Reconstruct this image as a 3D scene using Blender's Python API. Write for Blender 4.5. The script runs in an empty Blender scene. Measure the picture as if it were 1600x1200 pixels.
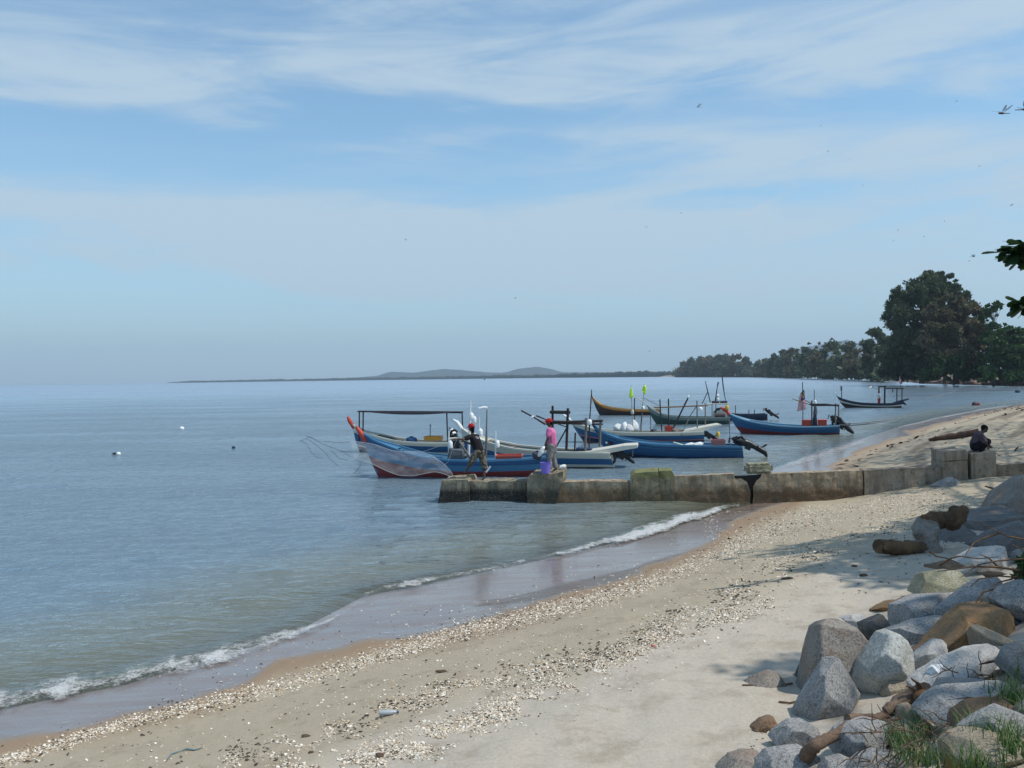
import bpy, bmesh, math, random
import numpy as np
from mathutils import Vector, Matrix
from mathutils.bvhtree import BVHTree

SC = bpy.context.scene
COL = SC.collection
R = math.radians

# ------------------------------------------------------------------ camera
CAMH = 3.7; F = 1386.0; HOR = 589.0; SLOPE = -0.015     # focal length and horizon, in pixels of the 1600 wide photograph
HAZE = 1.6e-4
pitch = math.atan((600-HOR)/F)
_f = Vector((0, math.cos(pitch), -math.sin(pitch)))
_u0 = Vector((0, math.sin(pitch), math.cos(pitch))); _r0 = Vector((1, 0, 0))
rho = math.atan(-SLOPE)
_r = _r0*math.cos(rho) - _u0*math.sin(rho)
_u = _u0*math.cos(rho) + _r0*math.sin(rho)
cam = bpy.data.cameras.new('camera'); camo = bpy.data.objects.new('camera', cam); COL.objects.link(camo)
cam.sensor_fit = 'HORIZONTAL'; cam.sensor_width = 36.0; cam.lens = 36.0*F/1600.0
cam.clip_start = 0.05; cam.clip_end = 40000.0
M4 = Matrix.Identity(4)
for i in range(3):
    M4[i][0] = _r[i]; M4[i][1] = _u[i]; M4[i][2] = -_f[i]
M4[2][3] = CAMH
camo.matrix_world = M4
SC.camera = camo
CP = Vector((0, 0, CAMH))

# ------------------------------------------------------------------ sun, sky, exposure
SUN_EL = R(58); SUN_AZ = R(104)          # azimuth clockwise from +Y, seen from above
sd = Vector((math.cos(SUN_EL)*math.sin(SUN_AZ), math.cos(SUN_EL)*math.cos(SUN_AZ), math.sin(SUN_EL)))
sl = bpy.data.lights.new('sun', 'SUN'); sl.energy = 3.5; sl.angle = R(0.6); sl.color = (1.0, 0.95, 0.88)
so = bpy.data.objects.new('sun', sl); COL.objects.link(so)
so.rotation_euler = sd.to_track_quat('Z', 'Y').to_euler()
SC.view_settings.view_transform = 'Standard'; SC.view_settings.look = 'None'
SC.view_settings.exposure = 0.05; SC.view_settings.gamma = 1.0
SC.view_settings.use_curve_mapping = False
SC.cycles.transparent_max_bounces = 24
SC.cycles.max_bounces = 8

class NT:
    """tiny node-tree writer"""
    def __init__(s, t): s.t = t; t.nodes.clear()
    def n(s, typ, ins=None, **kw):
        nd = s.t.nodes.new(typ)
        for k, v in kw.items(): setattr(nd, k, v)
        if ins:
            for k, v in ins.items():
                sock = nd.inputs[k]
                if isinstance(v, bpy.types.NodeSocket): s.t.links.new(v, sock)
                elif isinstance(v, bpy.types.Node): s.t.links.new(v.outputs[0], sock)
                else: sock.default_value = v
        return nd
    def m(s, op, a, b=0.0, c=0.0, clamp=False):
        ins = {0: a, 1: b}
        if op in ('MULTIPLY_ADD', 'SMOOTHSTEP', 'COMPARE'): ins[2] = c
        nd = s.n('ShaderNodeMath', ins, operation=op); nd.use_clamp = clamp
        return nd.outputs[0]
    def mix(s, f, a, b, bt='MIX'):
        nd = s.n('ShaderNodeMix', data_type='RGBA', blend_type=bt)
        for k, v in ((0, f), (6, a), (7, b)):
            if isinstance(v, (bpy.types.NodeSocket,)): s.t.links.new(v, nd.inputs[k])
            else:
                if k > 0 and len(v) == 3: v = (*v, 1)
                nd.inputs[k].default_value = v
        return nd.outputs[2]
    def ramp(s, fac, pts, interp='LINEAR'):
        nd = s.n('ShaderNodeValToRGB', {0: fac}); cr = nd.color_ramp; cr.interpolation = interp
        while len(cr.elements) < len(pts): cr.elements.new(0.5)
        for e, (p, c) in zip(cr.elements, pts):
            e.position = p; e.color = (c, c, c, 1) if isinstance(c, (int, float)) else (*c[:3], 1)
        return nd.outputs[0]
    def mapr(s, v, a, b, c=0.0, d=1.0, smooth=False):
        nd = s.n('ShaderNodeMapRange', {0: v, 1: a, 2: b, 3: c, 4: d})
        if smooth: nd.interpolation_type = 'SMOOTHSTEP'
        return nd.outputs[0]
    def noise(s, vec, scale, detail=3.0, rough=0.5, dist=0.0):
        nd = s.n('ShaderNodeTexNoise', {'Scale': scale, 'Detail': detail, 'Roughness': rough, 'Distortion': dist})
        if vec is not None: s.t.links.new(vec, nd.inputs['Vector'])
        return nd.outputs[0]
    def attr(s, name): return s.n('ShaderNodeAttribute', attribute_name=name).outputs['Fac']

W = bpy.data.worlds.new('World'); SC.world = W; W.use_nodes = True
wt = NT(W.node_tree)
sky = wt.n('ShaderNodeTexSky', sky_type='NISHITA', sun_disc=False, sun_elevation=SUN_EL, sun_rotation=SUN_AZ,
           altitude=0.0, air_density=1.0, dust_density=0.6, ozone_density=1.6)
tc = wt.n('ShaderNodeTexCoord')
sx = wt.n('ShaderNodeSeparateXYZ', {0: tc.outputs['Generated']})
az = wt.m('ARCTAN2', sx.outputs[0], sx.outputs[1]); el = wt.m('ARCSINE', sx.outputs[2])
# wisps: noise in (azimuth, elevation) stretched along the horizon
cv = wt.n('ShaderNodeCombineXYZ', {0: wt.m('MULTIPLY', az, 1.3), 1: wt.m('MULTIPLY_ADD', az, 0.6, wt.m('MULTIPLY', el, 6.5)), 2: 0.37})
nz = wt.noise(cv.outputs[0], 1.6, 7.0, 0.6, 0.5)
cv2 = wt.n('ShaderNodeCombineXYZ', {0: wt.m('MULTIPLY', az, 3.0), 1: wt.m('MULTIPLY_ADD', az, -1.5, wt.m('MULTIPLY', el, 20.0)), 2: 4.7})
nz2 = wt.noise(cv2.outputs[0], 1.4, 5.0, 0.6, 0.6)
wz = wt.noise(cv2.outputs[0], 0.9, 3.0, 0.5)
wa = wt.m('ADD', az, wt.m('MULTIPLY', wt.m('SUBTRACT', wz, 0.5), 0.35))
we = wt.m('ADD', el, wt.m('MULTIPLY', wt.m('SUBTRACT', nz, 0.5), 0.13))
tot = None
for (px, py, su, sv, amp, tilt) in (
        (230, 360, 480, 44, .92, 0), (950, 352, 380, 50, 1.05, 0), (560, 420, 700, 26, .5, .01), (380, 140, 640, 46, .62, -.02), (1400, 285, 360, 38, .85, .10),
        (640, 36, 330, 34, .55, 0), (1290, 120, 520, 62, .72, -.05), (690, 243, 210, 16, .45, .02), (980, 232, 200, 20, .4, 0),
        (60, 30, 130, 30, .35, 0), (1480, 455, 330, 30, .3, 0), (500, 470, 500, 16, -.35, .01), (100, 300, 200, 30, -.3, 0),
        (1200, 328, 150, 13, -.75, -.02), (400, 225, 520, 24, -.50, 0), (760, 308, 200, 14, -.5, .03), (1500, 205, 260, 18, -.4, 0), (330, 30, 160, 30, -.35, .1)):
    a0 = (px-800)/F; e0 = (HOR+SLOPE*(px-800)-py)/F
    da = wt.m('SUBTRACT', wa, a0)
    de = wt.m('MULTIPLY_ADD', da, tilt, wt.m('SUBTRACT', we, e0))
    q = wt.m('ADD', wt.m('POWER', wt.m('ABSOLUTE', wt.m('DIVIDE', da, su/F)), 2.0), wt.m('POWER', wt.m('ABSOLUTE', wt.m('DIVIDE', de, sv/F)), 2.0))
    g = wt.m('MULTIPLY', wt.m('EXPONENT', wt.m('MULTIPLY', q, -0.8)), amp)
    tot = g if tot is None else wt.m('ADD', tot, g)
wis = wt.m('ADD', wt.m('MULTIPLY', wt.m('SUBTRACT', nz, 0.47), 1.9), wt.m('MULTIPLY', wt.m('SUBTRACT', nz2, 0.5), 1.1))
# one short thin wisp, standing oblique
xa = wt.m('SUBTRACT', az, (1195-800)/F); ya = wt.m('SUBTRACT', el, (HOR+SLOPE*395-330)/F)
al_ = wt.m('ADD', wt.m('MULTIPLY', xa, .894), wt.m('MULTIPLY', ya, .447)); ac_ = wt.m('SUBTRACT', wt.m('MULTIPLY', ya, .894), wt.m('MULTIPLY', xa, .447))
ac_ = wt.m('ADD', ac_, wt.m('MULTIPLY', wt.m('SUBTRACT', wz, .5), .012))
wisp = wt.m('MULTIPLY', wt.m('EXPONENT', wt.m('MULTIPLY', wt.m('ADD', wt.m('POWER', wt.m('ABSOLUTE', wt.m('DIVIDE', al_, .022)), 2.0), wt.m('POWER', wt.m('ABSOLUTE', wt.m('DIVIDE', ac_, .0035)), 2.0)), -.8)), .38)
tot = wt.m('MULTIPLY', tot, wt.mapr(nz2, .25, .75, .50, 1.40))
cf = wt.m('ADD', tot, wis)
cf = wt.mapr(cf, -0.10, 1.05, 0.10, 1.0, True)
cf = wt.m('ADD', wt.m('MULTIPLY', cf, 0.86), wisp, 0, clamp=True)
lowf = wt.m('POWER', wt.mapr(el, 0.0, 0.30, 1.0, 0.0), 1.5)
skyc = wt.mix(1.0, sky.outputs[0], (1.0, 1.28, 1.30), 'MULTIPLY')
cloud = (4.15, 5.2, 6.1)
hazec = (3.0, 4.2, 5.6)
c1 = wt.mix(wt.m('MULTIPLY', lowf, 0.8), skyc, hazec)
c2 = wt.mix(cf, c1, wt.mix(lowf, cloud, (4.0, 5.05, 5.95)))
bg = wt.n('ShaderNodeBackground', {'Color': c2, 'Strength': 0.122})
wt.n('ShaderNodeOutputWorld', {0: bg.outputs[0]})

# ------------------------------------------------------------------ pixel <-> place helpers (used to measure the place off the photograph)
def hline(px): return HOR + SLOPE*(px-800)
def ray(px, py): return _f*F + _r*(px-800) - _u*(py-600)
def at(px, py, Y):
    """the point seen at (px,py) that stands Y metres away"""
    d = ray(px, py); return CP + d*(Y/d.y)
def onz(px, py, z=0.0):
    d = ray(px, py); return CP + d*((z-CAMH)/d.z)

# ------------------------------------------------------------------ numpy noise
def _hash(ix, iy, seed):
    h = (ix.astype(np.int64)*374761393 + iy.astype(np.int64)*668265263 + seed*1442695041) & 0xffffffff
    h = ((h ^ (h >> 13))*1274126177) & 0xffffffff
    return ((h ^ (h >> 16)) & 0xffff)/65535.0
def vn(x, y, seed=0):
    x = np.asarray(x, float); y = np.asarray(y, float)
    ix = np.floor(x); iy = np.floor(y); fx = x-ix; fy = y-iy
    fx = fx*fx*(3-2*fx); fy = fy*fy*(3-2*fy)
    a = _hash(ix, iy, seed); b = _hash(ix+1, iy, seed); c = _hash(ix, iy+1, seed); d = _hash(ix+1, iy+1, seed)
    return (a*(1-fx)+b*fx)*(1-fy)+(c*(1-fx)+d*fx)*fy
def fbm(x, y, seed=0, o=4):
    t = 0; a = 0.5; s = 0
    for i in range(o):
        t = t+a*vn(x*2**i+i*17.3, y*2**i-i*9.1, seed+i); s += a; a *= .5
    return t/s
def sst(a, b, x):
    t = np.clip((x-a)/(b-a), 0, 1); return t*t*(3-2*t)

# ------------------------------------------------------------------ object helpers
def tag(o, label=None, cat=None, group=None, kind=None):
    if label: o['label'] = label
    if cat: o['category'] = cat
    if group: o['group'] = group
    if kind: o['kind'] = kind
    return o
def empty(name, loc, label=None, cat=None, group=None, rz=0.0):
    o = bpy.data.objects.new(name, None); COL.objects.link(o); o.location = loc; o.rotation_euler = (0, 0, rz)
    o.empty_display_size = 0.2
    return tag(o, label, cat, group)
def link(name, me, parent=None, loc=None):
    o = bpy.data.objects.new(name, me); COL.objects.link(o)
    if parent: o.parent = parent
    if loc is not None: o.location = loc
    return o
def grid_mesh(name, X, Y, Z, mat, attrs=None, smooth=True, wrap=False):
    n, m = X.shape
    co = np.stack([X, Y, Z], -1).reshape(-1, 3).astype(np.float32)
    idx = np.arange(n*m).reshape(n, m)
    if wrap: idx = np.concatenate([idx, idx[:, :1]], 1)
    q = np.stack([idx[:-1, :-1], idx[:-1, 1:], idx[1:, 1:], idx[1:, :-1]], -1).reshape(-1, 4)
    me = bpy.data.meshes.new(name)
    me.vertices.add(len(co)); me.vertices.foreach_set('co', co.ravel())
    me.loops.add(q.size); me.loops.foreach_set('vertex_index', q.ravel().astype(np.int32))
    me.polygons.add(len(q)); me.polygons.foreach_set('loop_start', np.arange(0, q.size, 4, dtype=np.int32))
    if smooth: me.polygons.foreach_set('use_smooth', np.ones(len(q), bool))
    me.update(calc_edges=True)
    if attrs:
        for k, v in attrs.items():
            a = me.attributes.new(k, 'FLOAT', 'POINT'); a.data.foreach_set('value', v.ravel().astype(np.float32))
    me.materials.append(mat)
    return me
class MB:
    """collects shapes into one mesh; several materials by slot"""
    def __init__(s): s.v = []; s.f = []; s.mi = []; s.mats = []; s.sm = []
    def slot(s, m):
        if m not in s.mats: s.mats.append(m)
        return s.mats.index(m)
    def add(s, vs, fs, m, smooth=False):
        b = len(s.v); s.v += [tuple(v) for v in vs]; k = s.slot(m)
        for f in fs: s.f.append([b+i for i in f]); s.mi.append(k); s.sm.append(smooth)
        return s
    def box(s, c, h, m, rot=None, taper=1.0):
        vs = []
        for z in (-1, 1):
            t = taper if z > 0 else 1.0
            for x, y in ((-1, -1), (1, -1), (1, 1), (-1, 1)):
                v = Vector((x*h[0]*t, y*h[1]*t, z*h[2]))
                if rot is not None: v = rot @ v
                vs.append(v+Vector(c))
        return s.add(vs, [(3, 2, 1, 0), (4, 5, 6, 7), (0, 1, 5, 4), (1, 2, 6, 5), (2, 3, 7, 6), (3, 0, 4, 7)], m)
    def tube(s, pts, rs, m, n=7, cap=True, smooth=True):
        pts = [Vector(p) for p in pts]
        if isinstance(rs, (int, float)): rs = [rs]*len(pts)
        vs = []; prev = None
        for i, p in enumerate(pts):
            d = (pts[min(i+1, len(pts)-1)]-pts[max(i-1, 0)])
            if d.length < 1e-9: d = Vector((0, 0, 1))
            d.normalize()
            if prev is None:
                a = Vector((0, 0, 1)) if abs(d.z) < .9 else Vector((1, 0, 0)); a = (a-d*a.dot(d)).normalized()
            else: a = (prev-d*prev.dot(d)).normalized()
            prev = a; b = d.cross(a)
            for k in range(n):
                t = 2*math.pi*k/n; vs.append(p+(a*math.cos(t)+b*math.sin(t))*rs[i])
        fs = []
        for i in range(len(pts)-1):
            for k in range(n):
                fs.append((i*n+k, i*n+(k+1) % n, (i+1)*n+(k+1) % n, (i+1)*n+k))
        s.add(vs, fs, m, smooth)
        if cap:
            s.add(vs[:n], [tuple(range(n))[::-1]], m); s.add(vs[-n:], [tuple(range(n))], m)
        return s
    def ell(s, c, r, m, rot=None, nu=10, nv=7):
        vs = []; fs = []
        for i in range(nv+1):
            t = math.pi*i/nv
            for k in range(nu):
                p = 2*math.pi*k/nu
                v = Vector((math.sin(t)*math.cos(p)*r[0], math.sin(t)*math.sin(p)*r[1], math.cos(t)*r[2]))
                if rot is not None: v = rot @ v
                vs.append(v+Vector(c))
        for i in range(nv):
            for k in range(nu): fs.append((i*nu+k, (i+1)*nu+k, (i+1)*nu+(k+1) % nu, i*nu+(k+1) % nu))
        return s.add(vs, fs, m, True)
    def mesh(s, name):
        me = bpy.data.meshes.new(name); me.from_pydata([tuple(v) for v in s.v], [], s.f)
        for m in s.mats: me.materials.append(m)
        me.polygons.foreach_set('material_index', s.mi); me.polygons.foreach_set('use_smooth', s.sm)
        me.update(); return me
    def build(s, name, parent=None, loc=None): return link(name, s.mesh(name), parent, loc)

# ------------------------------------------------------------------ materials
def mat(name):
    m = bpy.data.materials.new(name); m.use_nodes = True; return m, NT(m.node_tree)
_pm = {}
def paint(name, col, rough=0.5, var=0.18, scale=6.0, metal=0.0, bump=0.15, dirt=(0.12, 0.10, 0.07), dirtamt=0.25, spec=0.4, streak=False):
    """weathered paint/plastic/wood: colour varies, gets grubby in patches, fine relief"""
    if name in _pm: return _pm[name]
    m, t = mat(name)
    g = t.n('ShaderNodeNewGeometry'); pos = t.n('ShaderNodeTexCoord').outputs['Object']
    if streak:
        mp = t.n('ShaderNodeMapping', {0: pos}); mp.inputs['Scale'].default_value = (0.35, 1, 3.5); pos = mp.outputs[0]
    n1 = t.noise(pos, scale, 5, .6); n2 = t.noise(pos, scale*6, 3, .6)
    lo = tuple(c*(1-var) for c in col); hi = tuple(min(1, c*(1+var)) for c in col)
    c = t.mix(n1, lo, hi)
    c = t.mix(t.m('MULTIPLY', t.mapr(t.m('ADD', t.m('MULTIPLY', n1, .6), t.m('MULTIPLY', n2, .4)), .5, .68), dirtamt), c, dirt)
    bp = t.n('ShaderNodeBump', {'Strength': bump, 'Distance': 0.01, 'Height': n2})
    p = t.n('ShaderNodeBsdfPrincipled', {'Base Color': c, 'Roughness': t.mapr(n2, 0, 1, rough*.8, min(1, rough*1.25)), 'Metallic': metal,
                                         'Specular IOR Level': spec, 'Normal': bp.outputs[0]})
    t.n('ShaderNodeOutputMaterial', {0: p.outputs[0]})
    _pm[name] = m
    return m
# ================================================================== THE SHORE
# shoreline at mean water level: points read off the photograph on the water plane, then continued out of frame
shore_px = [(-900, 1330), (-300, 1190), (0, 1112), (200, 1072), (400, 1012), (480, 983), (575, 932), (720, 903), (850, 876), (950, 852), (1050, 826), (1120, 802), (1180, 788),
            ]
SH = [tuple(onz(x, y))[:2] for x, y in shore_px]
SH += [tuple(onz(x, y))[:2] for x, y in ((1215, 732), (1270, 711), (1330, 692), (1400, 669), (1470, 652), (1530, 641), (1600, 630))]
SH += [(82, 122), (118, 146), (150, 168), (166, 190), (158, 206)]
SH += [tuple(onz(x, y))[:2] for x, y in ((1660, 603.0), (1600, 603.0), (1500, 600.5), (1450, 599.5), (1400, 595.0), (1370, 591.6), (1310, 589.6), (1250, 588.9), (1180, 588.6), (1100, 588.4), (1063, 588.9))]
SH = [(SH[0][0]-30, SH[0][1]-22)] + SH
SH = np.array(SH)
tip = SH[-1]
POLY = np.concatenate([SH, np.array([[tip[0]-10, tip[1]+120], [tip[0]+80, tip[1]+900], [2500, 2600], [2500, -900], [SH[0][0]-200, -900]])])
def inside(x, y, P):
    r = np.zeros(x.shape, bool); n = len(P)
    for i in range(n):
        x1, y1 = P[i]; x2, y2 = P[(i+1) % n]
        if y1 == y2: continue
        c = ((y1 > y) != (y2 > y)) & (x < (x2-x1)*(y-y1)/(y2-y1)+x1)
        r ^= c
    return r
def segdist(x, y, P, closed=False):
    d = np.full(x.shape, 1e9); n = len(P)
    for i in range(n if closed else n-1):
        ax, ay = P[i]; bx, by = P[(i+1) % n]; vx, vy = bx-ax, by-ay
        t = np.clip(((x-ax)*vx+(y-ay)*vy)/(vx*vx+vy*vy+1e-12), 0, 1)
        d = np.minimum(d, (x-ax-t*vx)**2+(y-ay-t*vy)**2)
    return np.sqrt(d)
def inland(x, y):
    d = segdist(x, y, SH[:-1] if False else POLY[:len(SH)+3])
    return np.where(inside(x, y, POLY), d, -d)
def profile(s, x, y):
    z = np.where(s < 0, np.maximum(s*0.085, -4.0), 0)
    z = z + np.clip(s, 0, 2.0)*0.05 + np.clip(s-2.0, 0, 4.0)*0.165 + np.clip(s-6.0, 0, 12)*0.055
    near = 1-sst(70, 110, y)
    z = z + sst(7.4, 11.6, s)*1.05*near + sst(1.0, 9.0, s)*0.9*(1-near)
    z = z + (fbm(x*.45, y*.45, 3, 3)-.5)*.10*sst(2.5, 5, s) + (fbm(x*2.3, y*2.3, 8, 3)-.5)*.045*sst(3.0, 5, s)
    return z
# raster of the near ground for fast lookups
GX0, GY0, GD = -14.0, 0.0, 0.125
gx = GX0+np.arange(900)*GD; gy = GY0+np.arange(960)*GD
_gX, _gY = np.meshgrid(gx, gy, indexing='ij')
_S = inland(_gX, _gY); _H = profile(_S, _gX, _gY)
def _samp(A, x, y):
    u = np.clip((np.asarray(x, float)-GX0)/GD, 0, 898.999); v = np.clip((np.asarray(y, float)-GY0)/GD, 0, 958.999)
    i = u.astype(int); j = v.astype(int); fu = u-i; fv = v-j
    return (A[i, j]*(1-fu)+A[i+1, j]*fu)*(1-fv)+(A[i, j+1]*(1-fu)+A[i+1, j+1]*fu)*fv
def gz(x, y): return _samp(_H, x, y)
def gs(x, y): return _samp(_S, x, y)
_fa = np.array(_f); _ra = np.array(_r); _ua = np.array(_u)
def hits(px, py):
    px = np.asarray(px, float); py = np.asarray(py, float)
    D = _fa[None]*F + _ra[None]*(px-800)[:, None] - _ua[None]*(py-600)[:, None]
    z = np.full(px.shape, 0.3)
    for _ in range(25):
        t = (z-CAMH)/D[:, 2]; x = D[:, 0]*t; y = D[:, 1]*t
        z = z*.4+gz(x, y)*.6
    return np.stack([x, y, z], -1)
def hit(px, py): return Vector(hits([px], [py])[0])
def topix(x, y, z):
    vx = np.asarray(x, float); vy = np.asarray(y, float); vz = np.asarray(z, float)-CAMH
    a = vx*_r[0]+vy*_r[1]+vz*_r[2]; b = vx*_u[0]+vy*_u[1]+vz*_u[2]; c = vx*_f[0]+vy*_f[1]+vz*_f[2]
    c = np.where(c < .2, .2, c)
    return 800+F*a/c, 600-F*b/c

def curve(pts):
    xs, ys = zip(*pts)
    return lambda x: np.interp(x, xs, ys)
yWET = curve([(-400, 1290), (0, 1162), (100, 1140), (200, 1116), (300, 1092), (370, 1072), (430, 1036), (500, 1018), (600, 998), (700, 985), (800, 957), (900, 925), (1000, 893), (1060, 868), (1110, 850), (1150, 815), (1190, 795), (1240, 782), (1300, 700)])
yB1 = curve([(-400, 1330), (0, 1192), (200, 1128), (300, 1104), (420, 1076), (560, 1036), (700, 993), (800, 968), (900, 943), (1000, 915), (1100, 876), (1170, 845), (1230, 812), (1320, 790), (1440, 775)])
yB2 = curve([(-100, 1330), (200, 1232), (400, 1178), (560, 1128), (640, 1100), (760, 1062), (900, 1030), (1000, 996), (1100, 945), (1180, 905), (1260, 866), (1340, 830), (1420, 800), (1500, 780)])
yB3 = curve([(300, 1290), (440, 1215), (560, 1190), (700, 1145), (850, 1080), (950, 1035), (1040, 990), (1120, 962), (1200, 945), (1300, 915)])
yDRY = curve([(-100, 1420), (400, 1235), (560, 1160), (760, 1085), (900, 1060), (1080, 970), (1200, 930), (1300, 880), (1420, 830), (1600, 780)])

def polar(r0, r1, k, a0, a1, na):
    n = int(math.log(r1/r0)/math.log(1+k))+1
    r = r0*(r1/r0)**(np.arange(n)/(n-1))
    a = np.radians(np.linspace(a0, a1, na))
    RR, AA = np.meshgrid(r, a, indexing='ij')
    return RR*np.sin(AA), RR*np.cos(AA), RR

# --- beach: one sheet out past the last land
X, Y, RR = polar(1.6, 2600, 0.0135, -62, 70, 640)
S = inland(X, Y); Z = profile(S, X, Y)
PX, PY = topix(X, Y, Z)
infr = sst(60, 40, Y)
wet = np.clip(sst(-6, 5, (yWET(PX)+(fbm(X*1.3, Y*1.3, 5, 3)-.5)*18-PY)), 0, 1)*infr + (1-infr)*sst(2.6, 2.2, S+(fbm(X*.3, Y*.3, 9, 3)-.5)*1.6)
wet = np.where(Y > 25.6, sst(1.9, 1.5, S+(fbm(X*.5, Y*.5, 9, 3)-.5)*1.4), wet)
wet = np.where(S < 0, 1.0, wet)
damp = np.where(Y < 25.6, 1-sst(-25, 25, PY-yDRY(PX)), sst(22, 9.0, S+(fbm(X*.25, Y*.25, 7, 3)-.5)*5))
damp = np.clip(damp, 0, 1)
ochre = np.where(Y < 25.6, sst(46, 0, PY-yWET(PX)), sst(3.8, 1.6, S)) * (1-wet)
# sand where the shells lie thick, but too far or fine to be built
def band(y0, w): return np.exp(-((PY-y0(PX))/w)**2)
shl = np.clip(band(yB1, 12)+.8*band(yB2, 15)*sst(100, 600, PX)+.7*band(yB3, 16), 0, 1)
shl = np.where(Y > 25.6, np.clip(sst(.40, .58, fbm(S*1.6, (X+Y)*.05, 12, 3)), 0, 1)*sst(1.2, 2.2, S)*sst(20, 12, S), shl*(.2+.7*sst(9, 20, Y)))
wrk = np.where(Y > 25.6, sst(.54, .66, fbm(S*2.1+3, (X+Y)*.045, 62, 3))*sst(1.4, 2.2, S), 0)
beachm, t = mat('beach_sand')
pos = t.n('ShaderNodeTexCoord').outputs['Object']
aw = t.attr('wet'); ad = t.attr('damp'); ao = t.attr('ochre'); ash = t.attr('shelly')
n1 = t.noise(pos, 1.1, 4, .55); n2 = t.noise(pos, 26, 4, .7); n3 = t.noise(pos, 140, 2, .6)
dry = t.mix(n1, (.38, .325, .25), (.49, .43, .34))
dry = t.mix(t.mapr(n2, .35, .7), dry, (.50, .445, .37))
dmp = t.mix(n1, (.33, .275, .195), (.45, .385, .28))
oc = t.mix(n1, (.24, .165, .105), (.31, .215, .14))
c = t.mix(ad, dry, dmp); c = t.mix(ao, c, oc)
vor = t.n('ShaderNodeTexVoronoi', {'Vector': pos, 'Scale': 24.0})
fl = t.m('MULTIPLY', t.mapr(vor.outputs['Distance'], .28, .12), t.mapr(t.noise(pos, 9, 2, .6), .35, .6))
c = t.mix(t.m('MULTIPLY', fl, t.m('MULTIPLY_ADD', ash, .85, .05)), c, t.mix(t.n('ShaderNodeSeparateColor', {0: vor.outputs['Color']}).outputs[0], (.62, .55, .44), (.40, .31, .21)))
c = t.mix(t.m('MULTIPLY', ash, .40), c, (.50, .42, .30))
dk = t.m('MULTIPLY', t.mapr(t.noise(pos, 5.5, 5, .75), .60, .70), t.m('MULTIPLY_ADD', ash, .6, .12))
c = t.mix(dk, c, (.10, .075, .05))
c = t.mix(t.mapr(n3, .62, .72), c, t.mix(.5, c, (.16, .12, .08)))
c = t.mix(t.m('MULTIPLY', t.m('MULTIPLY', t.mapr(t.noise(pos, 2.2, 5, .7), .50, .66), t.m('SUBTRACT', 1.0, aw)), .40), c, (.20, .155, .10))
wc = t.mix(n1, (.165, .122, .100), (.23, .175, .142))
c = t.mix(aw, c, wc)
mps = t.n('ShaderNodeMapping', {0: pos}); mps.inputs['Scale'].default_value = (.5, 2.2, 1); mps.inputs['Rotation'].default_value = (0, 0, R(-50)); nst = t.noise(mps.outputs[0], 1.6, 4, .6)
rg = t.m('ADD', t.mapr(aw, .5, 1.0, .85, .16), t.m('MULTIPLY', aw, t.mapr(nst, .35, .7, .0, .38)))
c = t.mix(t.m('MULTIPLY', t.attr('wrack'), .62), c, (.115, .085, .06))
hb = t.m('MULTIPLY', t.m('ADD', t.m('MULTIPLY', n2, .6), t.m('MULTIPLY', n3, .25)), t.mapr(aw, .4, .95, 1.0, .03))
bp = t.n('ShaderNodeBump', {'Strength': .55, 'Distance': .025, 'Height': hb})
p = t.n('ShaderNodeBsdfPrincipled', {'Base Color': c, 'Roughness': rg, 'Specular IOR Level': t.mapr(aw, .4, .9, .12, .75), 'Coat Weight': t.mapr(aw, .6, 1.0, 0.0, .55), 'Coat Roughness': .12, 'Normal': bp.outputs[0]})
t.n('ShaderNodeOutputMaterial', {0: p.outputs[0]})
# small built relief: footprints and ridges
Z = Z + (fbm(X*9, Y*9, 31, 2)-.5)*.016*(1-wet)*(RR < 40)
beach = link('beach', grid_mesh('beach', X, Y, Z, beachm, dict(wet=wet, damp=damp, ochre=ochre, shelly=shl, wrack=wrk)))
tag(beach, 'sloping shell-strewn sand beach curving round the bay', kind='structure')

# --- the sea
def sea_z(X, Y, S, RR):
    a = (fbm(X*.9, Y*2.6, 41, 3)-.5)*.11 + (fbm(X*.30, Y*.8, 44, 2)-.5)*.08
    z = a*sst(-.15, -2.2, S)*sst(260, 60, RR)
    PXs, _ = topix(X, Y, Y*0)
    # swells parallel to the shore; the last one is just turning over
    ph = (fbm(X*.25, Y*.25, 51, 2)-.5)*.5
    k = .25+.75*np.exp(-((PXs-640)/150)**2)+.5*np.exp(-((PXs-1000)/110)**2)+.35*np.exp(-((PXs-180)/200)**2)
    z = z + .085*k*np.exp(-((S+.42+ph*.3)/.24)**2)*(Y < 26) + .030*np.exp(-((S+1.7+ph)/.5)**2) + .02*np.exp(-((S+3.2+ph)/.7)**2)
    z = z - .06*sst(-.25, .2, S)
    return z
X, Y, RR = polar(5.0, 420, 0.0072, -64, 66, 520)
S = inland(X, Y)
Z = sea_z(X, Y, S, RR)
X2, Y2, R2 = polar(420, 6500, 0.05, -64, 66, 520)
X = np.concatenate([X, X2[1:]]); Y = np.concatenate([Y, Y2[1:]]); Z = np.concatenate([Z, X2[1:]*0]); S = np.concatenate([S, inland(X2[1:], Y2[1:])])
depth = np.clip(-S*0.085, 0, 4)
RRa = np.sqrt(X*X+Y*Y)
waterm, t = mat('sea_water')
pos = t.n('ShaderNodeTexCoord').outputs['Object']
dep = t.attr('depth'); rad = t.attr('radius')
mp = t.n('ShaderNodeMapping', {0: pos}); mp.inputs['Scale'].default_value = (1.0, 2.9, 1.0); mp.inputs['Rotation'].default_value = (0, 0, R(6))
mp2 = t.n('ShaderNodeMapping', {0: pos}); mp2.inputs['Scale'].default_value = (1.0, 2.2, 1.0); mp2.inputs['Rotation'].default_value = (0, 0, R(-14))
b1 = t.m('POWER', t.noise(mp.outputs[0], .85, 4, .55, .3), 1.7); b2 = t.noise(mp2.outputs[0], 3.2, 3, .55, .2); b3 = t.noise(mp.outputs[0], 9.0, 2, .5)
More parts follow.
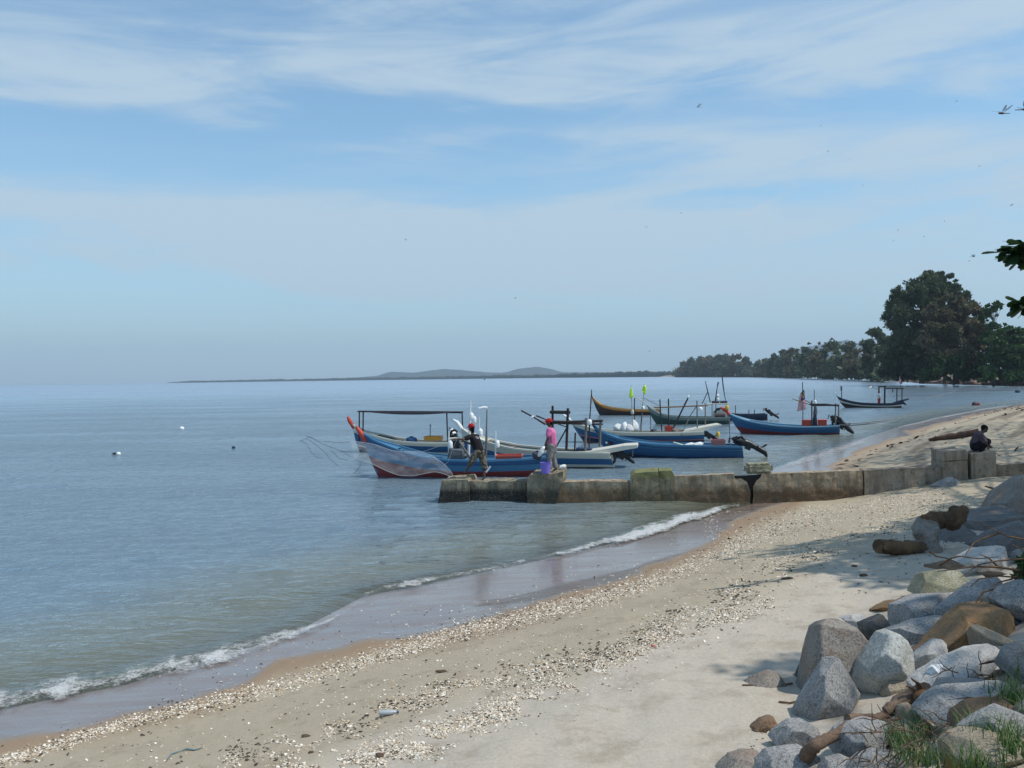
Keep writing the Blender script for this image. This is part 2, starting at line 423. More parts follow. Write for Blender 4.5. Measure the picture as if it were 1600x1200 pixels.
patch = t.mapr(t.noise(mp.outputs[0], .045, 3, .5), .35, .65, .35, 1.0)
calm = t.mapr(dep, .0, .25, .25, 1.0)
h = t.m('ADD', t.m('MULTIPLY', b1, 1.05), t.m('ADD', t.m('MULTIPLY', b2, .46), t.m('MULTIPLY', b3, .05)))
bst = t.m('MULTIPLY', t.m('MULTIPLY', patch, calm), t.mapr(rad, 20, 260, 1.0, .18))
bp = t.n('ShaderNodeBump', {'Strength': bst, 'Distance': .26, 'Height': h})
fr = t.n('ShaderNodeFresnel', {'IOR': 1.36, 'Normal': bp.outputs[0]})
frc = t.m('MINIMUM', fr.outputs[0], .80)
gl = t.n('ShaderNodeBsdfAnisotropic', {'Color': (.90, .95, 1.0, 1), 'Roughness': t.mapr(rad, 15, 400, .09, .30), 'Normal': bp.outputs[0]})
bod = t.mix(t.mapr(dep, .03, .5, 0, 1, True), (.20, .205, .145), (.14, .195, .23))
df = t.n('ShaderNodeBsdfDiffuse', {'Color': bod})
tr = t.n('ShaderNodeBsdfTransparent', {'Color': (.80, .90, .84, 1)})
op = t.m('SUBTRACT', 1.0, t.m('EXPONENT', t.m('MULTIPLY', dep, -9.0)))
body = t.n('ShaderNodeMixShader', {0: t.m('ADD', t.m('MULTIPLY', op, .95), .04), 1: tr.outputs[0], 2: df.outputs[0]})
sh = t.n('ShaderNodeMixShader', {0: frc, 1: body.outputs[0], 2: gl.outputs[0]})
t.n('ShaderNodeOutputMaterial', {0: sh.outputs[0]})
sea = link('sea', grid_mesh('sea', X, Y, Z, waterm, dict(depth=depth, radius=RRa)))
tag(sea, 'calm blue green sea with small ripples', kind='structure')

# --- foam of the small breakers
foamm, t = mat('foam')
pos = t.n('ShaderNodeTexCoord').outputs['Object']
fe = t.attr('edge')
n1 = t.noise(pos, 7, 5, .75); n2 = t.noise(pos, 32, 3, .7)
al = t.m('MULTIPLY', t.mapr(t.m('ADD', t.m('ADD', fe, t.m('MULTIPLY', n1, 1.25)), t.m('MULTIPLY', n2, .8)), 1.22, 1.62), .92)
p = t.n('ShaderNodeBsdfPrincipled', {'Base Color': t.mix(n2, (.40, .40, .37), (.74, .74, .72)), 'Roughness': .6, 'Subsurface Weight': 0.0, 'Specular IOR Level': .3,
        'Normal': t.n('ShaderNodeBump', {'Strength': .8, 'Distance': .03, 'Height': n2}).outputs[0]})
tr = t.n('ShaderNodeBsdfTransparent', {})
t.n('ShaderNodeOutputMaterial', {0: t.n('ShaderNodeMixShader', {0: al, 1: tr.outputs[0], 2: p.outputs[0]}).outputs[0]})
def foam_strip(line, name='foam', hgt=.05, amt=.75, seed=1, z0=0.0):
    """line: (px, py, thickness px) lower edge of the foam; a lumpy low ridge"""
    xs = np.array([l[0] for l in line], float); n = max(60, int((xs[-1]-xs[0])*.9))
    xx = np.linspace(xs[0], xs[-1], n); yy = np.interp(xx, xs, [l[1] for l in line]); th = np.interp(xx, xs, [l[2] for l in line])
    yy = yy + (fbm(xx*.03, xx*0, seed, 4)-.5)*7*np.interp(yy, [640, 1100], [.25, 1.6])
    m = 22; vv = np.linspace(0, 1, m)
    P = np.zeros((m, n, 3)); E = np.zeros((m, n))
    for i, v in enumerate(vv):
        q = np.array([tuple(onz(a, b-tt*v, 0.0)) for a, b, tt in zip(xx, yy, th)])
        prof = math.sin(math.pi*v**.7)
        lump = fbm(q[:, 0]*5, q[:, 1]*5, seed+4, 4)
        q[:, 2] = np.maximum(gz(q[:, 0], q[:, 1]), 0)+.012+hgt*prof*(.25+lump*1.3)*np.clip(th/15, .15, 1)+z0
        P[i] = q; E[i] = (prof*.75-.28)*amt+ (fbm(xx*.02, xx*0+v, seed+9, 3)-.5)*.7*amt - .25*(np.minimum(xx-xs[0], xs[-1]-xx) < 30)
    me = grid_mesh(name, P[..., 0], P[..., 1], P[..., 2], foamm, dict(edge=E))
    return tag(link(name, me), 'white foam of a small wave breaking on the beach', kind='structure')
foam_strip([(-260, 1192, 56), (-60, 1140, 56), (40, 1111, 54), (130, 1096, 52), (230, 1077, 52), (330, 1050, 48), (400, 1028, 40), (450, 1006, 28), (500, 986, 12), (560, 948, 6)], seed=3, amt=.92, hgt=.045)
foam_strip([(540, 944, 6), (600, 932, 16), (650, 924, 18), (700, 912, 14), (760, 898, 9), (850, 878, 7)], seed=8, hgt=.06, amt=.62, z0=.03)
foam_strip([(840, 878, 6), (900, 866, 14), (950, 856, 18), (1000, 846, 26), (1040, 834, 28), (1080, 818, 20), (1130, 800, 14), (1185, 789, 5)], seed=13, hgt=.06, amt=1.05)
foam_strip([(1200, 738, 5), (1240, 732, 16), (1290, 722, 24), (1330, 704, 18), (1380, 684, 7)], seed=19, amt=.62, hgt=.03)
foam_strip([(1375, 679, 4), (1420, 667, 6), (1470, 655, 7), (1530, 643, 5), (1610, 631, 4)], seed=23, amt=.8, hgt=.04)

foam_strip([(-200, 1222, 4), (0, 1164, 4), (200, 1118, 4), (370, 1074, 3), (430, 1038, 3), (600, 1000, 3), (700, 987, 3), (900, 927, 3), (1060, 870, 3), (1150, 818, 3)], seed=29, amt=.42, hgt=.004)
foam_strip([(740, 908, 7), (790, 893, 8), (850, 880, 10)], seed=31, hgt=.05, amt=.6, z0=.03)
# ================================================================== CONCRETE GROYNE
def lerp(a, b, t): return a+(b-a)*t
M_ = {}
def P_(k, col, **kw): M_[k] = paint(k, col, **kw); return M_[k]
WA = Vector(onz(690, 785)); WB = Vector(onz(1178, 787)); WD = (WB-WA); WD.z = 0; WD.normalize(); WN = Vector((WD.y, -WD.x, 0))   # WN points at the camera
if WN.y > 0: WN = -WN
def onwall(px, py, off=0.0):
    """point seen at (px,py) on the vertical face of the groyne, moved off metres towards the camera"""
    d = ray(px, py); o = WA+WN*off
    t = (o-CP).dot(WN)/d.dot(WN)
    return CP+d*t
from mathutils import noise as mnoise
def roughen(bm, maxlen, amp, sc=3.0, passes=6, seed=0.0, amp2=0.0, sc2=12.0):
    bmesh.ops.triangulate(bm, faces=bm.faces[:])
    for _ in range(passes):
        es = [e for e in bm.edges if e.calc_length() > maxlen]
        if not es: break
        bmesh.ops.subdivide_edges(bm, edges=es, cuts=1)
        bmesh.ops.triangulate(bm, faces=[f for f in bm.faces if len(f.verts) > 3])
    bm.normal_update()
    off = Vector((seed, seed*.7, -seed))
    mv = []
    for v in bm.verts:
        q = v.co+off
        d = (mnoise.noise(q*sc))*amp + (mnoise.noise(q*sc*2.7))*amp*.5
        if amp2: d += mnoise.noise(q*sc2)*amp2
        mv.append(v.normal*d)
    for v, d in zip(bm.verts, mv): v.co += d
def bm_object(name, bm, mats, parent=None, smooth=True, loc=None, sharp=None):
    me = bpy.data.meshes.new(name); bm.to_mesh(me); bm.free()
    for m in (mats if isinstance(mats, (list, tuple)) else [mats]): me.materials.append(m)
    if smooth: me.polygons.foreach_set('use_smooth', np.ones(len(me.polygons), bool))
    if sharp is not None: me.set_sharp_from_angle(angle=sharp)
    me.update(); return link(name, me, parent, loc)
def prism_bm(poly3, back):
    """poly3: world points of the front outline; back: vector to the back outline"""
    bm = bmesh.new(); a = [bm.verts.new(p) for p in poly3]; b = [bm.verts.new(Vector(p)+back) for p in poly3]
    bm.faces.new(a); bm.faces.new(b[::-1]); n = len(a)
    for i in range(n): bm.faces.new((a[(i+1) % n], a[i], b[i], b[(i+1) % n]))
    bmesh.ops.recalc_face_normals(bm, faces=bm.faces[:]); return bm

def concrete(name, lo, hi, stain, zst, black=0.0, green=0.0):
    m, t = mat(name); pos = t.n('ShaderNodeNewGeometry').outputs['Position']
    z = t.n('ShaderNodeSeparateXYZ', {0: pos}).outputs[2]
    n1 = t.noise(pos, 1.6, 5, .72); n2 = t.noise(pos, 9, 5, .75); n3 = t.noise(pos, 40, 3, .75)
    mp = t.n('ShaderNodeMapping', {0: pos}); mp.inputs['Scale'].default_value = (5, 5, .6)
    dr = t.noise(mp.outputs[0], 1.5, 4, .6)
    c = t.mix(t.mapr(n1, .34, .66), lo, hi); c = t.mix(t.m('MULTIPLY', t.mapr(dr, .46, .62), .6), c, stain)
    zz = t.m('ADD', z, t.m('MULTIPLY', t.m('SUBTRACT', n1, .5), .35))
    c = t.mix(t.m('MULTIPLY', t.mapr(zz, zst+.12, zst-.12), .92), c, stain)
    if black: c = t.mix(t.m('MULTIPLY', t.mapr(t.m('ADD', z, t.m('MULTIPLY', n2, .3)), zst+.22, zst+.1), black), c, (.022, .02, .017))
    if green: c = t.mix(t.m('MULTIPLY', t.mapr(t.m('ADD', z, t.m('MULTIPLY', n2, .12)), zst+.38, zst+.50), green), c, (.16, .17, .055))
    c = t.mix(t.mapr(n3, .58, .68), c, t.mix(.6, c, (.5, .47, .40)))
    c = t.mix(t.mapr(n2, .56, .66), c, t.mix(.7, c, (.05, .045, .035)))
    bp = t.n('ShaderNodeBump', {'Strength': .7, 'Distance': .03, 'Height': t.m('ADD', n2, t.m('MULTIPLY', n3, .4))})
    p = t.n('ShaderNodeBsdfPrincipled', {'Base Color': c, 'Roughness': .9, 'Specular IOR Level': .2, 'Normal': bp.outputs[0]})
    t.n('ShaderNodeOutputMaterial', {0: p.outputs[0]}); return m
con_wall = concrete('weathered_concrete', (.29, .225, .15), (.43, .355, .25), (.135, .085, .045), .44)
con_dry = concrete('dry_concrete', (.25, .20, .145), (.38, .31, .235), (.15, .115, .08), .20)
con_blk = concrete('barnacled_concrete', (.18, .15, .10), (.31, .265, .185), (.09, .07, .042), .38, black=.5, green=.0)
con_end = concrete('fouled_concrete', (.22, .18, .12), (.34, .29, .20), (.055, .042, .028), .36, black=.95)
con_mos = concrete('mossy_concrete', (.20, .175, .11), (.30, .26, .17), (.12, .095, .055), .36, green=.75)

gro = empty('groyne', (WA.x, WA.y, 0), 'low weathered concrete sea wall running from the beach out into the water', 'sea wall')
def wpiece(name, outline, thick, m, off=0.0, maxlen=.13, amp=.03, label=None, seed=0.0, amp2=.012):
    pts = [onwall(x, y, off) for x, y in outline]
    bm = prism_bm(pts, -WN*(thick+off))
    roughen(bm, maxlen, amp, 2.4, 7, seed, amp2, 9)
    for v in bm.verts: v.co -= Vector((WA.x, WA.y, 0))
    o = bm_object(name, bm, m, gro, True, None, R(38))
    if label: o['label'] = label
    return o
wpiece('end_block', [(684, 800), (686, 772), (691, 751), (730, 749), (733, 753), (733, 800)], 1.15, con_end, .12, label='squat block at the seaward end, dark with sea growth', amp=.04)
wpiece('kerb_stone', [(728, 760), (729, 742), (741, 741), (743, 748), (743, 760)], .35, con_blk, -.35, label='broken upright lump behind the end block')
wpiece('wall_panel', [(733, 800), (733, 753), (790, 751), (822, 753), (824, 800)], .62, con_end, 0, label='low crumbling section crusted black with barnacles', seed=3, amp=.045, amp2=.03)
wpiece('block', [(823, 800), (823, 748), (830, 741), (862, 740), (880, 737), (880, 752), (872, 775), (866, 800)], 1.3, con_blk, .16, label='bulky broken block the man in the pink shirt stands on', seed=5, amp=.06, amp2=.03)
wpiece('wall_panel', [(866, 801), (870, 753), (930, 752), (984, 753), (986, 801)], .5, con_wall, 0, label='lower reddish brown wall section between two blocks', seed=7)
wpiece('block', [(984, 801), (986, 744), (992, 739), (1029, 737), (1032, 801)], .95, con_mos, .10, label='square block topped with olive moss', seed=9, amp=.035)
wpiece('block', [(1028, 801), (1030, 736), (1049, 735), (1053, 742), (1054, 801)], .80, con_mos, .02, seed=11)
wpiece('wall_panel', [(1054, 801), (1054, 744), (1148, 740), (1148, 747), (1160, 748), (1167, 752), (1170, 760), (1173, 765), (1173, 800)], .26, con_wall, 0, seed=13, amp=.035, amp2=.02)
wpiece('wall_panel', [(1176, 800), (1177, 762), (1181, 754), (1188, 746), (1190, 741), (1347, 735), (1348, 800)], .26, con_wall, 0, seed=15, amp=.035, amp2=.02, label='long wall section right of the crack')
wpiece('rear_wall', [(1054, 801), (1056, 747), (1140, 743), (1240, 741), (1346, 737), (1347, 800)], .24, con_wall, -.265, seed=16, amp=.01)
wpiece('cavity_shade_plate', [(1141, 766), (1141, 743.5), (1192, 741.5), (1192, 766)], .05, P_('black_cavity_shade', (.012, .011, .010), rough=.9), -.10, seed=18, amp=.008, label='black plate painted as the shade in the hollow broken open at the crack')  # black plate, the shade inside the broken hollow put into its colour
wpiece('wall_panel', [(1351, 800), (1350, 735), (1474, 729), (1476, 795)], .46, con_dry, .0, seed=17, amp=.02, label='pale wall section leading to the two tall blocks')
wpiece('block', [(1474, 790), (1474, 722), (1512, 719), (1512, 790)], .9, con_dry, .10, seed=19, amp=.02)
wpiece('cap_slab', [(1474, 721), (1474, 706), (1509, 703), (1512, 706), (1512, 718)], .9, con_dry, .10, seed=20, amp=.02, label='loose slab on the left tall block')
wpiece('block', [(1518, 790), (1518, 709), (1556, 706), (1558, 790)], .9, con_dry, .12, seed=22, amp=.02, label='tall block the crouching man sits on')
wpiece('post', [(1512, 728), (1512, 708), (1518, 707), (1519, 728)], .08, paint('whitewash', (.62, .62, .58), .8), -.2, seed=23, amp=.003, amp2=0, label='pale plate standing in the slot between the two tall blocks')
wpiece('wall_panel', [(1558, 790), (1558, 727), (1680, 718), (1760, 716), (1760, 790)], .4, con_dry, 0, seed=24, amp=.02)

# ================================================================== BOATS
P_('blue_paint', (.020, .095, .22), rough=.5, streak=True, dirtamt=.35); P_('blue_light', (.045, .165, .29), rough=.5, streak=True, dirtamt=.2)
P_('blue_dark', (.012, .035, .095), rough=.55, streak=True); P_('navy', (.014, .022, .050), rough=.6, streak=True)
P_('red_paint', (.20, .028, .026), rough=.6, streak=True, dirtamt=.3); P_('red_bright', (.50, .05, .025), rough=.5); P_('orange', (.60, .19, .03), rough=.5)
P_('cream', (.58, .56, .47), rough=.6, streak=True, dirtamt=.35, dirt=(.25, .22, .17)); P_('white', (.74, .74, .71), rough=.5, dirtamt=.15)
P_('pink_red', (.42, .17, .15), rough=.6); P_('rust_bottom', (.13, .045, .025), rough=.7); P_('grey_green', (.20, .25, .23), rough=.6, streak=True)
P_('green_dark', (.045, .095, .085), rough=.6, streak=True); P_('brown_dark', (.060, .036, .034), rough=.6, streak=True); P_('yellow_trim', (.50, .27, .06), rough=.6)
P_('inside', (.17, .20, .20), rough=.75, dirtamt=.5); P_('inside_blue', (.06, .17, .29), rough=.7, dirtamt=.4); P_('wood_dark', (.030, .022, .018), rough=.8)
P_('wood_grey', (.17, .15, .13), rough=.85); P_('wood', (.20, .13, .075), rough=.8); P_('engine_black', (.010, .011, .014), rough=.4, spec=.5, dirtamt=.0)
P_('steel', (.35, .36, .37), rough=.4, metal=.8); P_('float_white', (.80, .80, .77), rough=.45, dirtamt=.08); P_('yellow', (.65, .42, .05), rough=.5)
P_('yellow_orange', (.60, .27, .03), rough=.5); P_('tarp_grey', (.10, .11, .12), rough=.85); P_('sack_white', (.72, .72, .70), rough=.7)
P_('hiviz', (.55, .85, .05), rough=.6, dirtamt=.05); P_('skyblue', (.25, .42, .52), rough=.6); P_('flag_red', (.50, .035, .05), rough=.8, dirtamt=.05); P_('flag_white', (.72, .68, .70), rough=.8, dirtamt=.05)
P_('flag_blue', (.015, .025, .12), rough=.8); P_('flag_yellow', (.75, .52, .04), rough=.8); P_('purple', (.20, .15, .55), rough=.45, dirtamt=.08); P_('coral', (.52, .10, .07), rough=.5)

class Boat:
    def __init__(s, label, cat, ps, pb, Ys, Yb, group=None):
        """ps, pb: px of stern and bow at the water; Ys, Yb: how far away they float"""
        a = at(ps, 600, Ys); b = at(pb, 600, Yb); a.z = b.z = 0; s.a = a
        s.e = (b-a).normalized(); s.L = (b-a).length; s.n = Vector((-s.e.y, s.e.x, 0))
        if s.n.y > 0: s.n = -s.n
        s.rz = math.atan2(s.e.y, s.e.x); s.inv = Matrix.Translation(a) @ Matrix.Rotation(s.rz, 4, 'Z'); s.inv.invert()
        s.o = empty('fishing_boat', a, label, cat, group, s.rz); s.sgn = 1 if (s.inv.to_3x3() @ s.n).y > 0 else -1
    def w(s, px, py, off=0.0):
        d = ray(px, py); o = s.a+s.n*off; return CP+d*((o-CP).dot(s.n)/d.dot(s.n))
    def q(s, px, py, off=0.0):
        """local point; off metres from the keel plane towards the camera"""
        return s.inv @ s.w(px, py, off)
    def hull(s, rim, stem, beam, bands, lining, gunw, keel=-.32, gw=.045, stern_rake=.12, flat=.80):
        hb = beam*.40
        s.beam = beam
        rp = [s.q(x, y, hb*(1 if i < len(rim)-2 else .3)) for i, (x, y) in enumerate(rim)]
        st = [s.q(x, y, 0) for x, y in stem]
        rp[-1] = st[0]
        rx = np.array([p.x for p in rp]); rz_ = np.array([p.z for p in rp]); al = np.concatenate([[0], np.cumsum(np.hypot(np.diff(rx), np.diff(rz_)))]); al /= al[-1]
        nt = 41; T = np.linspace(0, 1, nt)
        def smooth_interp(t, xs, ys):   # gently smoothed polyline
            r = 0
            for k in (-.03, -.015, 0, .015, .03): r = r+np.interp(np.clip(t+k*(1-abs(2*t-1))*1.5, 0, 1), xs, ys)
            return r/5
        RX = smooth_interp(T, al, rx); RZ = smooth_interp(T, al, rz_)
        sz = np.array([p.z for p in st][::-1]); sxx = np.array([p.x for p in st][::-1])      # going up
        xb = sxx[0]-.25; sz0 = np.concatenate([[keel], sz]); sx0 = np.concatenate([[xb], sxx])
        V = [0.0, .2]
        for v, m in bands: V += [v]
        V += [.5, .7, .85, 1.0, .35]
        V = sorted(set(V)); hs = []
        bz = RZ[-1]
        def sec(i, v, side, shrink=1.0):
            t = T[i]; zk = keel+(0)*t
            x = (lerp(-stern_rake*0, xb, t))*(1-v)+RX[i]*v; z = zk*(1-v)+RZ[i]*v
            w = t**3.0
            zb = lerp(keel, bz, v); xsv = np.interp(zb, sz0, sx0)
            x += w*(xsv-lerp(xb, sx0[-1], v))
            f = flat+(1-flat)*min(1, t/.45) if t < .55 else max(0.0, 1-((t-.55)/.45)**2.1)
            g = v**.42 if v > 0 else 0
            g = g*(1-(1-v)*.15)
            y = beam/2*f*g*shrink+.02*(1 if t > .98 else 0)
            return (x, side*y, z)
        mbh = MB()
        for side in (1, -1):
            for k in range(len(V)-1):
                vm = (V[k]+V[k+1])/2; m = [mm for vv, mm in bands if vv <= vm+1e-6][-1]
                vs = [sec(i, V[k], side) for i in range(nt)]+[sec(i, V[k+1], side) for i in range(nt)]
                fs = [(i, i+1, nt+i+1, nt+i) if side*s.sgn > 0 else (nt+i, nt+i+1, i+1, i) for i in range(nt-1)]
                mbh.add(vs, fs, m, True)
        tr = [sec(0, v, 1) for v in V]+[sec(0, v, -1) for v in V[::-1]]
        mbh.add(tr, [tuple(range(len(tr)))], bands[-1][1])
        mbh.build('hull', s.o)
        # lining and floor
        ml = MB(); fl = []
        for side in (1, -1):
            top = [sec(i, .985, side, .93) for i in range(nt)]
            vf = []
            for i in range(nt):
                v = np.clip((.12-keel)/(RZ[i]-keel), .1, .9); vf.append(sec(i, float(v), side, .90))
            ml.add(top+vf, [(i, i+1, nt+i+1, nt+i) for i in range(nt-1)], lining, True); fl.append(vf)
        ml.add(fl[0]+fl[1], [(i, i+1, nt+i+1, nt+i) for i in range(nt-1)], lining)
        ml.build('hull_lining', s.o)
        for side in (1, -1):
            g = MB(); pts = [Vector(sec(i, 1.0, side)) for i in range(nt)]
            vs = []
            for i, p in enumerate(pts):
                up = .02; o_ = Vector((0, side*gw*.5, 0)); i_ = Vector((0, -side*gw*1.3, 0))
                vs += [p+o_+Vector((0, 0, -.05)), p+o_+Vector((0, 0, up)), p+i_+Vector((0, 0, up)), p+i_+Vector((0, 0, -.05))]
            fs = []
            for i in range(nt-1):
                for k in range(4): fs.append((i*4+k, i*4+(k+1) % 4, (i+1)*4+(k+1) % 4, (i+1)*4+k))
            g.add(vs, fs, gunw, False); g.add(vs[:4], [(0, 1, 2, 3)], gunw); g.build('gunwale', s.o)
        for side in (1, -1):
            g = MB(); g.tube([Vector(sec(i, .80, side))+Vector((0, side*.012, 0)) for i in range(0, nt, 2)], .022, bands[-1][1], n=5); g.build('rub_rail', s.o)
        for t in (.12, .30, .48, .66, .82):
            i = int(t*(nt-1)); y = abs(sec(i, .9, 1)[1]); mb = MB(); mb.box((RX[i], 0, RZ[i]-.10), (.11, y*.97, .018), lining if lining is not M_['inside'] else M_['wood_grey']); mb.build('thwart', s.o)
        mb = MB()     # short foredeck
        i0 = int(.80*(nt-1)); vs = []
        for i in range(i0, nt): p = sec(i, .97, 1); vs += [p, (p[0], -p[1], p[2]), (p[0], 0, p[2]+.03)]
        fs = []
        for k in range(nt-i0-1): a = k*3; fs += [(a, a+3, a+5, a+2), (a+2, a+5, a+4, a+1)]
        mb.add(vs, fs, gunw, False); mb.build('foredeck', s.o)
        s.RX, s.RZ = RX, RZ
        return s
    def tube(s, name, pts, r, m, off=0.0, flat=None, parent=None, n=7):
        """pts: (px, py[, off])"""
        P = [s.q(p[0], p[1], p[2] if len(p) > 2 else off) for p in pts]
        mb = MB(); mb.tube(P, r, m, n=n); o = mb.build(name, parent or s.o)
        if flat: 
            for v in o.data.vertices:
                v.co.y *= flat
        return o
    def prow(s, pts, rs, m, tipm=None):
        rs = [r*.78 for r in rs]; P = [s.q(x, y, 0) for x, y in pts]; mb = MB(); mb.tube(P, rs, m, n=8)
        if tipm:
            k = max(1, len(pts)//2); mb = MB(); mb.tube(P[:k+1], rs[:k+1], m, n=8); mb.tube(P[k:], rs[k:], tipm, n=8)
        return mb.build('prow', s.o)
    def plate(s, name, outline, half, m, off=0.0, parent=None):
        P = [s.q(x, y, off+half) for x, y in outline]; d = Vector((0, -s.sgn*2*half, 0))
        bm = prism_bm(P, d); bmesh.ops.bevel(bm, geom=bm.edges[:], offset=.012, segments=1, affect='EDGES')
        o = bm_object(name, bm, m, parent or s.o, False); return o
    def outboard(s, cx, cy, size, legpts, off=0.0, body=None, loops=True):
        """cowling centre px, cowling length m, leg down to the propeller hub"""
        c = s.q(cx, cy, off); P = [s.q(x, y, off) for x, y in legpts]
        E = M_['engine_black']; mb = MB()
        mb.box(P[0].lerp(c, .5), (.09, .13, .16), E); base = mb.build('outboard_motor', s.o)
        d = (P[-1]-c).normalized(); rot = d.to_track_quat('X', 'Z').to_matrix()
        size *= 1.12; bm = bmesh.new(); bmesh.ops.create_cube(bm, size=1.0)
        for v in bm.verts: v.co = Vector((v.co.x*size, v.co.y*size*.62*(1 if v.co.x > 0 else .8), v.co.z*size*(.62 if v.co.x < 0 else .45)))
        bmesh.ops.bevel(bm, geom=bm.edges[:], offset=size*.16, segments=3, affect='EDGES')
        for v in bm.verts: v.co = rot @ v.co + c
        bm_object('cowling', bm, body or E, base, True)
        mb = MB(); Q = [c]+P; mb.tube(Q, [size*.34]+[size*.30]+[size*.22]*(len(Q)-2), E, n=8); mb.box(P[0].lerp(P[1], .3)+Vector((0, 0, -size*.15)), (size*.2, size*.26, size*.30), E, rot)
        mb.ell(P[-1], (size*.44, size*.17, size*.17), E, rot.copy() if False else Matrix.Rotation(math.atan2(-(P[-1]-P[-2]).x, (P[-1]-P[-2]).z)+0, 3, 'Y'))
        # cavitation plate and skeg
        mid = P[-2].lerp(P[-1], .55); mb.box(mid, (size*.34, size*.24, .022), E, Matrix.Rotation(math.atan2(-(P[-1]-P[-2]).x, (P[-1]-P[-2]).z), 3, 'Y'))
        mb.build('drive_leg', base)
        ax = Matrix.Rotation(math.atan2(-(P[-1]-P[-2]).x, (P[-1]-P[-2]).z), 3, 'Y') @ Vector((-1, 0, 0))
        if ax.x > 0: pass
        hub = P[-1]+ax*size*.36*(-1 if ax.z < 0 else 1)
        mb = MB(); r1 = ax.orthogonal().normalized(); r2 = ax.cross(r1)
        for k in range(3):
            a = 2*math.pi*k/3+.4; rr = r1*math.cos(a)+r2*math.sin(a); tt = ax*.5+(ax.cross(rr))*.8
            p0 = hub+rr*.03; vs = []
            for (u, w) in ((0, .03), (.5, .07), (1, .04)):
                vs += [p0+rr*size*.42*u-tt*w, p0+rr*size*.42*u+tt*w]
            vs += [v+ax*.012 for v in vs]
            mb.add(vs, [(0, 1, 3, 2), (2, 3, 5, 4), (6, 8, 9, 7), (8, 10, 11, 9), (0, 2, 8, 6), (2, 4, 10, 8), (1, 7, 9, 3), (3, 9, 11, 5), (4, 5, 11, 10)], E)
        mb.tube([hub-ax*.05, hub+ax*.06], .045, E, n=8); mb.build('propeller', base)
        # tiller/carry loop
        up = Vector((0, 0, 1)); mb = MB()
        mb.tube([c+d*-size*.45, c+d*-size*.75+up*-.05, c+d*-size*.8+up*-.28], .028, E, n=6); mb.build('tiller', base)
        return base
def thing_tube(name, pts, r, m, label, cat, group=None, n=7):
    p0 = Vector(pts[0]); mb = MB(); mb.tube([Vector(p)-p0 for p in pts], r, m, n=n); o = mb.build(name, None, p0); return tag(o, label, cat, group)
def jug(p, r, h, label, group='white plastic floats hung on the boats', tilt=0.0, m=None, cat='float', name='net_float'):
    """plastic bottle used as a float: body, shoulder, neck"""
    bm = bmesh.new(); prof = [(0, 0), (r*.9, 0), (r, h*.08), (r, h*.66), (r*.8, h*.80), (r*.35, h*.90), (r*.35, h), (0, h)]; n = 12; rings = []
    for (a, z) in prof: rings.append([bm.verts.new((a*math.cos(2*math.pi*k/n), a*math.sin(2*math.pi*k/n), z-h/2)) for k in range(n)])
    for i in range(len(prof)-1):
        for k in range(n): bm.faces.new((rings[i][k], rings[i][(k+1) % n], rings[i+1][(k+1) % n], rings[i+1][k]))
    bmesh.ops.remove_doubles(bm, verts=bm.verts[:], dist=1e-5)
    o = bm_object(name, bm, m or M_['float_white'], None, True, p, R(40)); o.rotation_euler = (0, tilt, 0); return tag(o, label, cat, group)
def crate(p, h3, m, label, cat='crate', rz=0.0, name='fish_crate', inside=None):
    """open plastic box: floor, four walls with a rim, parts of one mesh each"""
    root = empty(name, p, label, cat, None, rz); x, y, z = h3; t = .02
    mb = MB(); mb.box((0, 0, t/2), (x-t, y-t, t/2), m); mb.build('floor', root)
    for (c, h) in (((0, y-t/2, z), (x, t/2, z-.002)), ((0, -y+t/2, z), (x, t/2, z-.002)), ((x-t/2, 0, z), (t/2, y-t, z-.004)), ((-x+t/2, 0, z), (t/2, y-t, z-.004))):
        mb = MB(); mb.box(c, h, m); mb.build('side', root)
    mb = MB()
    for sy in (1, -1): mb.box((0, sy*(y+.008), 2*z-.03), (x+.02, .012, .02), m)
    for sx_ in (1, -1): mb.box((sx_*(x+.010), 0, 2*z-.03), (.012, y-.006, .018), m)
    mb.build('rim', root); return root

# ---------- A: blue and red boat lying behind the groyne's end
A = Boat('blue fishing boat with red bottom and red prow lying behind the groyne', 'boat', 868, 592, 33.2, 33.6)
A.hull([(870, 712), (820, 717), (760, 719), (700, 718), (650, 712), (612, 700), (585, 688), (566, 676)], [(566, 676), (572, 700), (580, 722), (590, 743)], 1.75,
       [(0, M_['red_paint']), (.55, M_['blue_light']), (.78, M_['blue_paint']), (.93, M_['blue_paint'])], M_['inside_blue'], M_['blue_light'], gw=.06)
A.prow([(572, 690), (568, 682), (562, 674), (557, 667)], [.13, .15, .12, .07], M_['red_bright'])
# mark on the hull
mb = MB()
def strokes(B, segs, w, m, off):
    for (x0, y0, x1, y1) in segs:
        a = B.q(x0, y0, off); b = B.q(x1, y1, off); d = (b-a); nrm = Vector((-d.z, 0, d.x)).normalized()*w; y = Vector((0, B.sgn*.012, 0))
        vs = [a-nrm, a+nrm, b+nrm, b-nrm]; mb.add(vs+[v+y for v in vs], [(0, 1, 2, 3), (7, 6, 5, 4), (0, 4, 5, 1), (1, 5, 6, 2), (2, 6, 7, 3), (3, 7, 4, 0)], m)
strokes(A, [(757.5, 728.5, 760, 733), (766.5, 728.5, 759.5, 738), (762, 728.5, 758.5, 733.5)], .028, M_['white'], A.beam*.5-.01)
mb.build('hull_mark', A.o)
for (px, py0, py1) in ((701, 674, 716), (774, 673, 721)): A.tube('pole', [(px, py1), (px+.3, py0)], .028, M_['white'], .1)
A.tube('pole', [(732, 715), (733.5, 680), (735.5, 626)], [.055, .045, .025], M_['white'], -.1)
A.tube('pole', [(748, 716), (749, 650)], .025, M_['white'], -.1)
A.tube('pole', [(759.5, 716), (760, 690), (760.3, 667), (761, 640)], [.03, .05, .03, .02], M_['wood_grey'], -.1)
